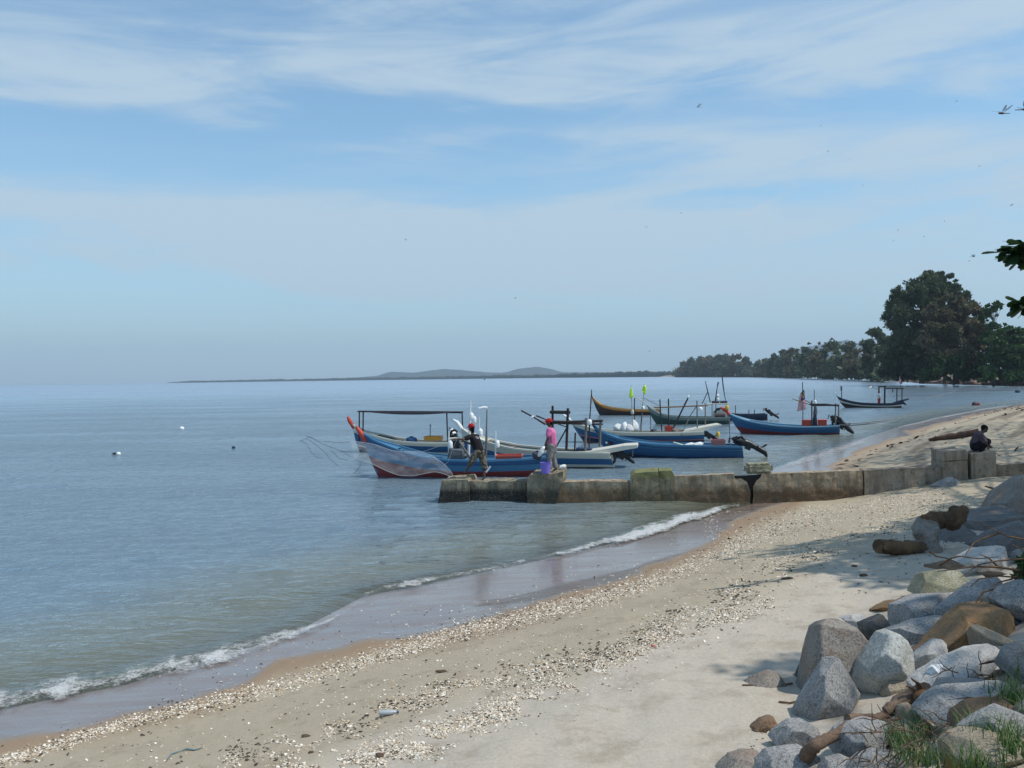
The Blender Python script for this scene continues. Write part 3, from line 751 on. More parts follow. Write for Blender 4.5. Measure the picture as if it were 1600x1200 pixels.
A.tube('lamp_arm', [(761.5, 637.5), (756, 637), (748, 638.5)], [.05, .06, .045], M_['float_white'], -.1)
for i, (x, y, sz, lab) in enumerate(((703.5, 694, .15, 'white float on the leftmost pole of the blue and red boat'), (736.5, 650, .15, 'upper left one of two white floats on the tall white pole'), (741, 655, .13, 'lower right one of two white floats on the tall white pole'),
                                  (750.5, 675, .15, 'white float beside the thrower on the thin pole'), (777, 693, .14, 'white float on the pole right of the thrower'))):
    jug(A.w(x, y, .1+.02*i), sz*.62, sz*2.1, lab)
crate(A.w(796, 721, .12), (.48, .36, .13), M_['coral'], 'flat coral red box lying open in the blue and red boat', rz=A.rz)
# engine cover and grey tarpaulin heap by the thrower
tb = bmesh.new(); bmesh.ops.create_cube(tb, size=1.0)
for v in tb.verts: v.co = Vector((v.co.x*.62*(.8 if v.co.z > 0 else 1), v.co.y*.8, v.co.z*.44))
roughen(tb, .09, .05, 3.0, 5, 4)
tag(bm_object('tarpaulin', tb, M_['tarp_grey'], None, True, A.w(713, 711, 0), R(60)), 'dark grey tarpaulin heaped over gear in the blue and red boat', 'tarpaulin')
tag(MB().build('x') if False else thing_tube('board', [A.w(719, 692, .5), A.w(735, 716, .3)], [.03, .05], M_['wood_grey'], 'grey board leaning in the boat beside the thrower', 'board'))
ob = A.outboard(708, 679, .42, [(712, 688), (716, 698), (722, 712)], off=-.5, body=M_['white'])
A.tube('wheel_hoop', [(704, 684, -.3), (703, 679, -.3), (706, 673.5, -.3), (711, 672, -.3), (715, 675, -.3)], .05, M_['engine_black'])
A.tube('cross_bar', [(700, 686, -.2), (719, 684, -.2)], .045, M_['cream'])

# ---------- B: canopy boat
B = Boat('open boat with black canopy, white and blue stripes and red prow', 'boat', 757, 560, 44.2, 45.2)
B.hull([(760, 688), (725, 691), (690, 692), (650, 691), (615, 688), (585, 681), (566, 674), (551, 663)], [(551, 663), (553, 676), (556, 690), (562, 706)], 1.7,
       [(0, M_['navy']), (.36, M_['cream']), (.42, M_['blue_dark']), (.46, M_['blue_paint']), (.80, M_['cream'])], M_['inside'], M_['cream'], gw=.07)
B.prow([(553, 670), (549.5, 663), (546, 657), (543.5, 651)], [.10, .13, .14, .08], M_['red_bright'])
B.prow([(556, 676), (553, 670)], [.10, .11], M_['flag_white'])
for px, yt in ((561.5, 643), (567.5, 644), (698, 645), (722, 644)): B.tube('canopy_post', [(px+1.5 if px > 600 else px-.5, 690), (px, yt)], .035, M_['wood_dark'], 0 if px in (567.5, 722) else .3)
for px0, px1, off in ((558, 722, .45), (560, 724, -.45)): B.tube('canopy_rail', [(px0, 643.2 if off > 0 else 642.4, off), (px1, 645 if off > 0 else 643.6, off)], .03, M_['wood_dark'])
mb = MB(); n = 14; rowp = []
for i in range(n+1):
    px = 568+(720-568)*i/n; sag = 4.6*max(0, math.sin(math.pi*min(1, i/n*1.08)))**.7
    for k in range(5):
        off = (.60, .55, 0, -.55, -.6)[k]; p = B.q(px, 642.6+1.4*i/n+(sag*(1.0, .1, .3, .1, 1.0)[k]), off); rowp.append(p)
vs = rowp+[p+Vector((0, 0, .02)) for p in rowp]; N_ = len(rowp); fs = []
for i in range(n):
    for k in range(4):
        a = i*5+k; fs += [(a, a+1, a+6, a+5), (N_+a, N_+a+5, N_+a+6, N_+a+1)]
for i in range(n): a = i*5; fs += [(a, a+5, N_+a+5, N_+a), (a+4, N_+a+4, N_+a+9, a+9)]
mb.add(vs, fs, P_('canopy_cloth', (.012, .014, .024), rough=.8), True); mb.build('canopy', B.o)
crate(B.w(677.5, 688, .2), (.42, .30, .11), M_['yellow_orange'], 'orange yellow tray on the canopy boat', rz=B.rz)
drm = jug(B.w(643, 687, .3), .28, .34, 'low blue tub amidships in the canopy boat', None, m=M_['blue_paint'], cat='tub', name='tub')
thing_tube('paddle', [B.w(672, 686, .1), B.w(672.3, 666, .1), B.w(672.3, 663.5, .1)], [.02, .02, .05], M_['blue_dark'], 'dark paddle standing upright by the orange tray', 'paddle')

# ---------- C: white boat with blue stripe and black timber frame
C = Boat('white boat with blue stripe, black post frame and motor under its stern shelf', 'boat', 962, 735, 35.8, 36.8)
C.hull([(952, 708), (930, 707), (880, 706), (840, 704), (800, 700), (765, 692), (745, 686), (727, 674), (720, 668)], [(720, 668), (722, 682), (727, 700), (737, 728)], 1.8,
       [(0, M_['rust_bottom']), (.37, M_['cream']), (.48, M_['blue_paint']), (.735, M_['cream'])], M_['inside'], M_['cream'], gw=.09)
C.prow([(722, 676), (719, 667), (714, 660), (708, 655.5)], [.14, .13, .11, .05], M_['white'])
C.plate('stern_shelf', [(900, 707), (925, 704.5), (950, 700.5), (975, 696), (996, 695), (996, 700), (978, 703), (955, 707.5), (948, 713), (900, 713)], .62, M_['cream'])
for y0 in (.5, -.5): C.tube('shelf_strut', [(989, 699, y0), (988.5, 713, y0)], .02, M_['wood_grey'])
K = M_['wood_dark']
for a, b, off, r in (((863.5, 706), (863.5, 634), -.6, .05), ((885, 704), (887.5, 638), .6, .055), ((914.5, 704), (916, 653), .6, .05), ((937, 698), (938.5, 657), .5, .05), ((898, 704), (899, 676), -.6, .035)):
    C.tube('frame_post', [(a[0], a[1], off), (b[0], b[1], off)], r, K if b[0] < 910 else M_['wood_grey'])
C.tube('frame_beam', [(861, 644, -.6), (889, 644.5, .6)], .075, K)
C.tube('frame_rail', [(855, 658.5, .62), (885, 659.5, .62), (942, 657.5, .55)], .055, K)
C.tube('frame_rail', [(856, 661, -.6), (900, 662, -.6), (942, 663, -.6)], .04, K)
C.tube('brace', [(866, 704, .6), (886, 668, .6)], .03, K)
C.tube('oar_pole', [(814.5, 641.5, .2), (834, 652, .2), (852, 663, .2)], [.035, .03, .045], M_['wood_dark'])
C.tube('oar_pole', [(838, 649.5, -.3), (854, 656, -.3), (886, 667.5, -.2)], [.035, .025, .02], M_['wood_dark'])
jug(C.w(921, 659, .7), .10, .22, 'white canister on the frame rail of the blue striped boat')
jug(C.w(832, 651.5, .2), .05, .16, 'small pale float tied round the long oar pole', None, tilt=1.0)
C.outboard(962, 706, .40, [(970, 709), (980, 713), (986, 719)], off=.0)
C.plate('side_box', [(900, 704), (900, 700), (924, 701), (924, 704)], .3, M_['blue_dark'])
tag(thing_tube('boat_flag_pole', [C.w(920.5, 700, -.6), C.w(921, 660, -.6), C.w(922.5, 640, -.6), C.w(924.5, 609, -.6)], [.03, .03, .025, .018], M_['wood_dark'], 'thin crooked pole rising by the white canister', 'pole'))
# ring buoy beside the motor
mb = MB(); cc = C.q(956, 716, .4); mb.tube([cc+Vector((math.cos(a)*.13, 0, math.sin(a)*.2)) for a in np.linspace(0, 2*math.pi, 15)], .05, M_['engine_black'], n=6, cap=False); mb.build('fender', C.o)

# ---------- D: all blue boat, stern to the beach
D = Boat('all blue boat with big tilted black motor nearest the beach', 'boat', 1161, 955, 39.2, 40.2)
D.hull([(1160, 698), (1120, 697), (1070, 695.5), (1020, 694), (990, 690), (968, 686), (950, 680), (938, 673), (926, 661)], [(926, 661), (930, 675), (940, 695), (957, 714)], 1.7,
       [(0, M_['blue_dark']), (.42, M_['blue_paint']), (.90, M_['blue_light'])], M_['inside_blue'], M_['blue_light'], gw=.06)
D.prow([(930, 668), (927, 663), (924, 656)], [.10, .09, .05], M_['navy'])
D.outboard(1154, 689, .52, [(1166, 692), (1178, 697), (1194, 706)])
D.tube('splash_hoop', [(1149, 694, .1), (1152, 684, .1), (1160, 682, .1), (1165, 690, .1)], .05, M_['engine_black'])
crate(D.w(1122, 695.5, .1), (.30, .28, .13), M_['pink_red'], 'faded pink red crate near the motor of the all blue boat', rz=D.rz)
tag(thing_tube('oar', [D.w(1052, 691, .3), D.w(1072, 697.5, .1)], [.03, .05], M_['cream'], 'pale oar lying across the all blue boat', 'oar'))
for x, lab in ((1078, 'left of two white floats lying in the all blue boat'), (1092, 'right and bigger of two white floats lying in the all blue boat')):
    jug(D.w(x, 695, .25), .09 if x < 1080 else .12, .42, lab, tilt=R(75))
D.tube('pole', [(1141, 696, -.3), (1139, 650, -.3)], [.02, .015], M_['wood_grey'])
for i, x in enumerate((947, 951, 955)): D.tube('bow_fitting', [(x, 690+i, .35), (x+1.5, 693+i, .35)], .05, (M_['white'], M_['red_paint'], M_['engine_black'])[i])

# ---------- E: long white and dark blue boat with sacks
E_ = Boat('long white topped blue boat with a pink line, loaded with white sacks', 'boat', 1098, 914, 49.3, 49.6)
E_.hull([(1100, 674), (1060, 675.5), (1010, 675.5), (970, 675), (935, 672), (912, 666), (897, 660), (889, 655)], [(889, 655), (895, 665), (903, 678), (913, 692)], 1.9,
       [(0, M_['rust_bottom']), (.30, M_['blue_dark']), (.44, M_['pink_red']), (.50, M_['blue_paint']), (.82, M_['cream'])], M_['inside'], M_['cream'], gw=.10)
E_.prow([(893, 661), (889, 655), (884, 651), (880, 648)], [.12, .12, .10, .05], M_['white'])
E_.plate('stern_shelf', [(1062, 676), (1082, 671), (1105, 666), (1126, 662.5), (1128, 665), (1112, 668.5), (1098, 674), (1092, 679), (1062, 679)], .6, M_['cream'])
E_.outboard(1100, 677, .42, [(1106, 679), (1113, 682), (1120, 686)])
jug(E_.w(1122, 678, .2), .10, .32, 'yellow canister hanging under the stern shelf of the sack boat', None, m=M_['yellow'], cat='canister', name='canister')
def sack(B_, px, py, off, r, label, i):
    bm = bmesh.new(); bmesh.ops.create_icosphere(bm, subdivisions=3, radius=1)
    for v in bm.verts:
        z = v.co.z; k = 1-.35*max(0, z)**2
        v.co = Vector((v.co.x*r[0]*k, v.co.y*r[1]*k, (z if z > -.5 else -.5+(z+.5)*.3)*r[2]))
        v.co += v.co.normalized()*mnoise.noise(v.co*6+Vector((i*3, 0, 0)))*.09
    tag(bm_object('sack', bm, M_['sack_white'], None, True, B_.w(px, py, off)), label, 'sack', 'white sacks stacked on the boat')
for i, (x, y, r, off, lab) in enumerate(((966, 669, (.26, .25, .26), .1, 'leftmost white sack on the long blue boat'), (975.5, 668.5, (.24, .25, .34), .2, 'tall second white sack from the left'), (984, 670, (.20, .22, .24), .35, 'low white sack between its taller neighbours'), (991, 667.5, (.24, .24, .40), .1, 'rightmost and tallest white sack'))):
    sack(E_, x, y, off, r, lab, i)
crate(E_.w(1044.5, 673.5, .2), (.19, .25, .14), M_['red_bright'], 'small red crate behind the leaning pole on the sack boat', rz=E_.rz)
mb = MB(); 
for x in (1020, 1026): 
    pass
g = bmesh.new(); bmesh.ops.create_icosphere(g, subdivisions=2, radius=.22)
for v in g.verts: v.co.z *= .6; v.co += v.co*mnoise.noise(v.co*7)*.6
tag(bm_object('net_heap', g, M_['engine_black'], None, True, E_.w(1023, 674, .1)), 'small black heap of net beside the red crate', 'net')
g = bmesh.new(); bmesh.ops.create_icosphere(g, subdivisions=3, radius=.42)
for v in g.verts: v.co.z *= .45; v.co += v.co*mnoise.noise(v.co*5)*.5
tag(bm_object('net_heap', g, M_['wood_grey'], None, True, E_.w(1057, 674, .1)), 'grey heap of net to the right of the red crate', 'net')
for (a, b, off, r) in (((1034, 674), (1031, 624), .4, .035), ((1045, 674), (1044.5, 623), -.4, .04), ((1089.5, 674), (1089, 626), .4, .035), ((1102, 672), (1102, 630), -.4, .035), ((1017, 674), (1016.5, 648), -.3, .02), ((1000, 674), (1003.5, 640), -.3, .02), ((991, 668), (991.5, 622), .1, .03)):
    E_.tube('frame_post', [(a[0], a[1], off), (b[0], b[1], off)], r, M_['wood_dark'] if a[0] not in (1102, 1089.5) else M_['wood_grey'])
E_.tube('frame_rail', [(1022, 637, .3), (1060, 635.5, .3), (1106, 633.5, .3)], .04, M_['wood'])
E_.tube('leaning_pole', [(1050, 673, .3), (1075, 622, .3)], .045, M_['wood_dark'])
E_.tube('leaning_pole', [(1064, 682, .8), (1078, 650, .3), (1089, 634, .3)], .025, M_['wood_grey'])
jug(E_.w(1075.5, 619.5, .3), .06, .16, 'small white float at the top of the leaning pole')
jug(E_.w(1094.5, 638.5, .4), .11, .2, 'round white float under the frame rail')
E_.tube('oar_pole', [(994, 620, .1), (1012, 633, .1), (1024, 640, .1)], [.025, .02, .02], M_['cream'])
E_.tube('oar_pole', [(1006, 622, -.2), (1030, 634, -.2)], .018, M_['wood_grey'])
def pennant(B_, pole, tri, off, label):
    """pole [(px,py)..] with a limp neon pennant"""
    root = empty('flag', B_.w(pole[0][0], pole[0][1], off), label, 'flag', 'neon yellow marker flags')
    o0 = root.location; mb = MB(); mb.tube([B_.w(x, y, off)-o0 for x, y in pole], [.02, .018, .014], M_['wood_grey'], n=6); mb.build('pole', root)
    P = [B_.w(x, y, off+.02)-o0 for x, y in tri]; bm = prism_bm(P, Vector((0, .03, 0))); roughen(bm, .12, .02, 5, 4); bm_object('cloth', bm, M_['hiviz'], root, True)
pennant(E_, [(988.5, 672), (987.5, 640), (986, 602)], [(986.6, 603.5), (988.4, 611), (989.6, 619), (986, 622.5), (983, 620), (984.2, 612)], .3, 'left neon yellow pennant drooping above the white sacks')
pennant(E_, [(1002, 674), (1003.5, 640), (1007, 600)], [(1008.4, 600.5), (1010, 607), (1009.6, 613), (1007.8, 617), (1002.6, 610), (1005.4, 603.5)], .0, 'right neon yellow pennant blowing above the sack boat')

# ---------- F: grey green boat with a small wheelhouse
F_ = Boat('grey green boat with white wheelhouse and tall aerials', 'boat', 1139, 1026, 65.6, 66.6)
F_.hull([(1141, 652), (1110, 652.5), (1070, 652), (1045, 650.5), (1030, 646), (1019, 640), (1010, 632)], [(1010, 632), (1014, 642), (1019, 653), (1026, 664)], 2.0,
       [(0, M_['green_dark']), (.50, M_['green_dark']), (.72, M_['grey_green'])], M_['inside'], M_['grey_green'], gw=.10)
F_.plate('wheelhouse', [(1112, 653), (1112, 643), (1119, 642), (1136, 642), (1136, 653)], .5, M_['cream'])
for x in (1112.6, 1118.5, 1135.2):
    for off in (.45, -.45): F_.tube('wheelhouse_post', [(x, 643, off), (x, 631, off)], .05, M_['cream'])
F_.plate('roof', [(1105, 632), (1105, 630.4), (1139, 630), (1139, 632)], .62, M_['cream'])
F_.tube('roof_roll', [(1112, 628.3, .3), (1124, 628.3, .3)], .09, M_['navy']); F_.tube('roof_roll', [(1125, 628.3, .3), (1136.5, 628.3, .3)], .10, M_['navy'])
F_.tube('aerial', [(1102, 595.5, 0), (1106, 612, 0), (1110, 629, 0)], [.025, .04, .035], M_['wood_dark'])
F_.tube('aerial', [(1106, 612, 0), (1097, 631, 0)], .03, M_['wood_dark'])
F_.tube('aerial', [(1122.5, 597, 0), (1120.5, 606, 0), (1118, 627, 0)], [.06, .03, .06], M_['wood_dark'])
F_.tube('aerial', [(1128.5, 588, 0), (1130, 604, 0), (1134, 628, 0)], [.04, .045, .02], M_['wood_dark'])
F_.tube('wheel_arch', [(1117, 645, .5), (1120, 639, .5), (1127, 638, .5), (1131, 642, .5)], .07, M_['engine_black'])
F_.tube('net_roll', [(1117, 649.5, .7), (1133, 649.5, .7)], .16, M_['brown_dark'])
mb = MB(); p = F_.q(1121.5, 618, 0); mb.ell(p, (.12, .12, .12), M_['float_white']); mb.ell(F_.q(1121.5, 624, 0), (.11, .11, .12), M_['float_white']); mb.build('radar_ball', F_.o)

# ---------- G: brown boat with orange trim, farthest left
G = Boat('dark brown boat with orange rimmed gunwale and high curved bow', 'boat', 1030, 936, 82.0, 83.0)
G.hull([(1032, 640), (1010, 640.5), (980, 640), (955, 637), (940, 633), (932, 628), (927, 622), (924, 617)], [(924, 617), (927, 627), (931, 638), (937, 649)], 1.8,
       [(0, M_['brown_dark']), (.62, M_['brown_dark']), (.80, M_['orange']), (.90, M_['yellow_trim'])], M_['wood_grey'], M_['yellow_trim'], gw=.06)
G.prow([(926, 624), (924.3, 617), (924, 609)], [.10, .07, .03], M_['wood_dark'])
G.plate('bow_cloth', [(922, 631), (921.5, 621), (924, 619), (926.5, 626), (925, 631)], .03, M_['flag_white'], off=.1)
jug(G.w(988, 643, 1.0), .16, .45, 'yellow capped float hanging at the side of the brown boat', m=M_['cream'])
jug(G.w(1004.5, 637, .2), .17, .35, 'white float on the stern of the brown boat')
tag(thing_tube('float_log', [onz(962, 648.6), onz(972, 648.4)], .10, M_['float_white'], 'short white float lying on the water beside the brown boat', 'float'))

# ---------- H: small dark boat behind
H_ = Boat('small dark blue boat with tipped up motor, behind the two boats', 'boat', 1198, 1120, 70.0, 70.5)
H_.hull([(1199, 647), (1180, 648), (1160, 648), (1145, 647), (1130, 643), (1118, 637)], [(1118, 637), (1119, 645), (1121, 657)], 1.6, [(0, M_['navy']), (.55, M_['navy']), (.85, M_['blue_dark'])], M_['inside'], M_['navy'], gw=.06)
H_.outboard(1199, 641, .42, [(1204, 645), (1209, 648), (1215, 651)])
for x in (1149, 1170, 1178.5): H_.tube('thole_pin', [(x, 648, .3), (x+.4, 640 if x > 1150 else 633, .3)], .03, M_['wood_dark'])

# ---------- I: blue boat with the striped flag
I_ = Boat('blue boat with red bottom, red chests and a drooping striped flag', 'boat', 1311, 1160, 52.8, 54.8)
I_.hull([(1312, 665), (1290, 666), (1250, 666.5), (1215, 664.5), (1185, 660.5), (1163, 656), (1148, 650), (1138, 645)], [(1138, 645), (1143, 655), (1149, 666), (1159, 678)], 1.8,
       [(0, M_['red_paint']), (.50, M_['blue_paint']), (.86, M_['blue_light'])], M_['inside_blue'], M_['skyblue'], gw=.08)
I_.prow([(1140, 648), (1136, 643), (1131, 639.5), (1125.5, 636.5)], [.16, .15, .14, .06], M_['red_bright'])
jug(I_.w(1136, 636, .1), .12, .30, 'yellow canister perched on the red prow', None, m=M_['yellow'], cat='canister', name='canister')
I_.outboard(1306, 656, .62, [(1314, 661), (1322, 666), (1328, 672)])
I_.tube('motor_hoop', [(1301, 664, .2), (1301, 656, .2), (1306, 651, .2), (1313, 653, .2), (1316, 659, .2)], .07, M_['engine_black'])
for x0, x1, lab in ((1253, 1269, 'left red fish chest under the striped flag'), (1277.5, 1292, 'right and shorter red fish chest beside the wrapped post')):
    c0 = I_.w((x0+x1)/2, 666, .1); ch = empty('fish_chest', c0, lab, 'chest', None, I_.rz)
    hx = (I_.q(x1, 660).x-I_.q(x0, 660).x)/2; hx = abs(hx)
    mb = MB(); mb.box((0, 0, .16), (hx*.97, .28, .17), M_['red_bright']); mb.build('body', ch); mb = MB(); mb.box((0, 0, .365), (hx, .30, .03), M_['coral'] if x0 < 1260 else M_['red_bright']); mb.build('lid', ch)
for px, yt, off in ((1268.5, 626, .5), (1274.5, 625, -.5), (1305.5, 630, .5), (1310.5, 632, -.5)): I_.tube('frame_post', [(px, 666, off), (px, yt, off)], .04, M_['wood_dark'] if px < 1280 else M_['wood_grey'])
I_.tube('frame_rail', [(1266, 632, .5), (1290, 632, .5), (1311, 634, .5)], .055, M_['wood_dark']); I_.tube('frame_rail', [(1268, 633.5, -.5), (1311, 633, -.5)], .05, M_['wood_dark'])
I_.tube('oar_pole', [(1238, 623, .5), (1252, 628, .5), (1268, 633, .5)], [.025, .03, .03], M_['wood'])
I_.tube('oar_pole', [(1247, 621, -.3), (1262, 627.5, -.3), (1270, 631, -.3)], [.025, .03, .03], M_['wood'])
I_.tube('aerial', [(1272.3, 632, 0), (1272.3, 609, 0)], .02, M_['wood_dark'])
jug(I_.w(1273.5, 628.5, .1), .09, .34, 'white bottle tied above the rail of the flagged boat')
# cloth wrapped post: grey mottled above, black below
I_.tube('wrapped_net', [(1273.6, 648, .2), (1274.4, 641, .2), (1273.8, 634, .2)], [.13, .12, .07], M_['tarp_grey'])
I_.tube('wrapped_cloth', [(1273.4, 666, .2), (1273.3, 655, .2), (1273.6, 648, .2)], [.14, .13, .09], M_['navy'])
def malay_flag(Bt, pole, hoist0, hoist1, fly, off, label, pr=.025):
    """horizontal striped flag hanging limp: fourteen stripes, dark canton with yellow crescent and star"""
    root = empty('flag', Bt(pole[0][0], pole[0][1], off), label, 'flag'); o0 = root.location.copy()
    mb = MB(); mb.tube([Bt(x, y, off)-o0 for x, y in pole], pr, M_['wood_dark'], n=6); mb.build('pole', root)
    nu, nv = 20, 28; vs = []
    a0 = Bt(*hoist0, off)-o0; a1 = Bt(*hoist1, off)-o0; f0 = Bt(*fly[0], off)-o0; f1 = Bt(*fly[1], off)-o0
    for i in range(nu+1):
        u = i/nu
        for j in range(nv+1):
            v = j/nv; hp = a0.lerp(a1, v); fp = f0.lerp(f1, v); p = hp.lerp(fp, u)
            p = p+Vector((0, math.sin(v*9+u*3)*.08*min(1, u*3)*(a1-a0).length, 0)); vs.append(p)
    me = bpy.data.meshes.new('cloth'); fs = []; mi = []
    for i in range(nu):
        for j in range(nv):
            a = i*(nv+1)+j; fs.append((a, a+1, a+nv+2, a+nv+1)); st_ = int((j+.5)/nv*14); u = (i+.5)/nu; v = (j+.5)/nv
            k = st_ % 2
            if u < .5 and v < 8/14:
                k = 2; du, dv = (u-.21)*1.9, v-.29
                if .12 < math.hypot(du, dv) < .24 and math.hypot(du-.07, dv) > .15: k = 3
                if math.hypot((u-.33)*1.9, v-.29) < .09: k = 3
            mi.append(k)
    me.from_pydata([tuple(v) for v in vs], [], fs)
    for m in ('flag_red', 'flag_white', 'flag_blue', 'flag_yellow'): me.materials.append(M_[m])
    me.polygons.foreach_set('material_index', mi); me.polygons.foreach_set('use_smooth', [True]*len(fs)); me.update(); c = link('cloth', me, root)
    so_ = c.modifiers.new('thickness', 'SOLIDIFY'); so_.thickness = .008
    mb = MB(); mb.ell(Bt(pole[-1][0], pole[-1][1], off)-o0, (pr*1.4,)*3, M_['wood_dark']); mb.build('finial', root)
    return root
malay_flag(lambda x, y, o: I_.w(x, y, o), [(1254.5, 665), (1254.5, 640), (1254, 598)], (1256.5, 608.5), (1250, 615), ((1259.5, 639.5), (1244.5, 643)), .3, 'red and white striped flag with dark canton hanging limp on the blue boat')

# ---------- J: far striped boat near the point
JB = Boat('far dark boat with a white stripe, white prow and roofed stern frame', 'boat', 1408, 1320, 90.0, 92.0)
JB.hull([(1409, 629), (1390, 631), (1365, 631), (1345, 630), (1330, 627.5), (1318, 624), (1311, 621), (1307, 618)], [(1307, 618), (1311, 626), (1315, 632), (1320, 637)], 2.0,
       [(0, M_['brown_dark']), (.48, M_['navy']), (.60, M_['cream']), (.76, M_['navy'])], M_['inside'], M_['navy'], gw=.08)
JB.prow([(1309, 621), (1307, 617), (1305, 612.5)], [.12, .13, .03], M_['white'])
JB.plate('stern_shelf', [(1392, 630.5), (1405, 626), (1420, 622.5), (1421, 624), (1410, 628), (1405, 632), (1392, 632)], .6, M_['navy'])
JB.tube('pole', [(1315, 625, 0), (1315, 611, 0), (1314.7, 610, 0), (1314.7, 603, 0)], [.05, .05, .11, .10], M_['wood_grey'])
for x, yt, off in ((1373.5, 604, .4), (1382.3, 604, -.4), (1382.8, 606, .5), (1401.5, 607, .5), (1409.5, 607, -.4)): JB.tube('frame_post', [(x-.3, 630, off), (x, yt, off)], .07 if x < 1390 else .05, M_['wood_dark'])
JB.plate('roof_board', [(1372, 605.5), (1372, 603.5), (1385, 602.5), (1385, 604.5)], .5, M_['wood_dark'])
JB.tube('frame_rail', [(1381, 606.5, .5), (1412, 607, .5)], .07, M_['wood_dark'])
JB.tube('hanging_lamp', [(1395, 608, .5), (1395, 613, .5)], .05, M_['wood_dark'])
JB.tube('motor_shaft', [(1406, 630, 0), (1411, 629.5, 0), (1416, 632.5, 0)], [.16, .14, .07], M_['engine_black']); JB.tube('motor_box', [(1404, 628.5, 0), (1409, 628.5, 0)], .22, M_['brown_dark'])
JB.tube('oar_pole', [(1357, 602.5, 0), (1364, 605.5, 0), (1372, 608.5, 0)], .03, M_['wood_grey'])
jug(JB.w(1360.3, 605.3, 0), .10, .28, 'white float on the pole ahead of the far boat', tilt=R(60))
# ================================================================== PEOPLE
SKIN, _t = mat('skin_dark'); 
_p = _t.n('ShaderNodeBsdfPrincipled', {'Base Color': (.085, .045, .030, 1), 'Roughness': .55, 'Subsurface Weight': .05}); _t.n('ShaderNodeOutputMaterial', {0: _p.outputs[0]})
def cloth_mat(name, col, col2=None, scale=8, thr=(.45, .55)):
    m, t = mat(name); pos = t.n('ShaderNodeTexCoord').outputs['Object']
    n = t.noise(pos, scale, 3, .6); n2 = t.noise(pos, 40, 3, .6)
    c = t.mix(t.mapr(n, *thr), col, col2 or tuple(x*.8 for x in col))
    c = t.mix(t.m('MULTIPLY', n2, .35), c, tuple(x*.6 for x in col))
    p = t.n('ShaderNodeBsdfPrincipled', {'Base Color': c, 'Roughness': .85, 'Specular IOR Level': .15, 'Normal': t.n('ShaderNodeBump', {'Strength': .5, 'Distance': .02, 'Height': t.noise(pos, 14, 3, .6)}).outputs[0]})
    t.n('ShaderNodeOutputMaterial', {0: p.outputs[0]}); return m
def capsule(bm, a, b, ra, rb, fl=None, n=10):
    a = Vector(a); b = Vector(b); d = b-a; L = d.length
    if L < 1e-4: d = Vector((0, 0, 1)); L = 1e-4
    q = d.to_track_quat('Z', 'Y'); rings = []
    prof = []
    for k in range(5): t = math.pi/2*k/4; prof.append((math.sin(t)*ra, -math.cos(t)*ra))
    for k in range(5): t = math.pi/2*k/4; prof.append((math.cos(t)*rb, L+math.sin(t)*rb))
    for r, z in prof:
        rings.append([bm.verts.new(a+q @ Vector((max(r, 1e-4)*math.cos(2*math.pi*k/n), max(r, 1e-4)*math.sin(2*math.pi*k/n), z))) for k in range(n)])
    if fl is not None:           # flatten across a direction: (direction, factor)
        dv, f = fl; dv = Vector(dv).normalized()
        for rr in rings:
            for v in rr:
                ax = a+d*max(0, min(1, (v.co-a).dot(d)/(L*L))); o = v.co-ax; v.co = v.co-dv*(o.dot(dv)*(1-f))
    for i in range(len(rings)-1):
        for k in range(n): bm.faces.new((rings[i][k], rings[i][(k+1) % n], rings[i+1][(k+1) % n], rings[i+1][k]))
    bm.faces.new(rings[0][::-1]); bm.faces.new(rings[-1])
def remeshed(name, build, vox, m, parent, origin, smooth=2):
    bm = bmesh.new(); build(bm); bmesh.ops.recalc_face_normals(bm, faces=bm.faces[:])
    for v in bm.verts: v.co -= origin
    me = bpy.data.meshes.new(name); bm.to_mesh(me); bm.free()
    o = link(name, me); md = o.modifiers.new('r', 'REMESH'); md.mode = 'VOXEL'; md.voxel_size = vox; md.use_smooth_shade = True
    if smooth: ms = o.modifiers.new('s', 'SMOOTH'); ms.iterations = smooth; ms.factor = .5
    dg = bpy.context.evaluated_depsgraph_get(); ev = o.evaluated_get(dg)
    me2 = bpy.data.meshes.new_from_object(ev); o.modifiers.clear(); o.data = me2; bpy.data.meshes.remove(me)
    me2.name = name; me2.materials.clear(); me2.materials.append(m); o.parent = parent
    return o
def hand(bm, wrist, fdir, palm_n, grip=.6, k=1.0):
    """palm and five unequal bent fingers; fdir along the palm, palm_n out of the palm"""
    f = Vector(fdir).normalized(); n_ = Vector(palm_n); n_ = (n_-f*n_.dot(f)).normalized(); s_ = f.cross(n_)
    w = Vector(wrist); capsule(bm, w, w+f*.075*k, .030*k, .036*k, (n_, .5))
    for i, (o, L) in enumerate(((-.030, .070), (-.010, .080), (.010, .076), (.029, .060))):
        p = w+f*.085*k+s_*o*k; d = f; L *= k; r = .0105*k
        for j, seg in enumerate((.45, .32, .25)):
            a = grip*(j+.6)*.75; d2 = f*math.cos(a)+n_*math.sin(a); q = p+d2*L*seg; capsule(bm, p, q, r, r*.9, None, 6); p = q; r *= .9
    p = w+f*.02*k-s_*.028*k; q = p+(f*.6-s_*.6+n_*.35).normalized()*.04*k; capsule(bm, p, q, .014*k, .012*k, None, 6)
    capsule(bm, q, q+(f*.8-s_*.1+n_*.5).normalized()*.032*k, .012*k, .010*k, None, 6)
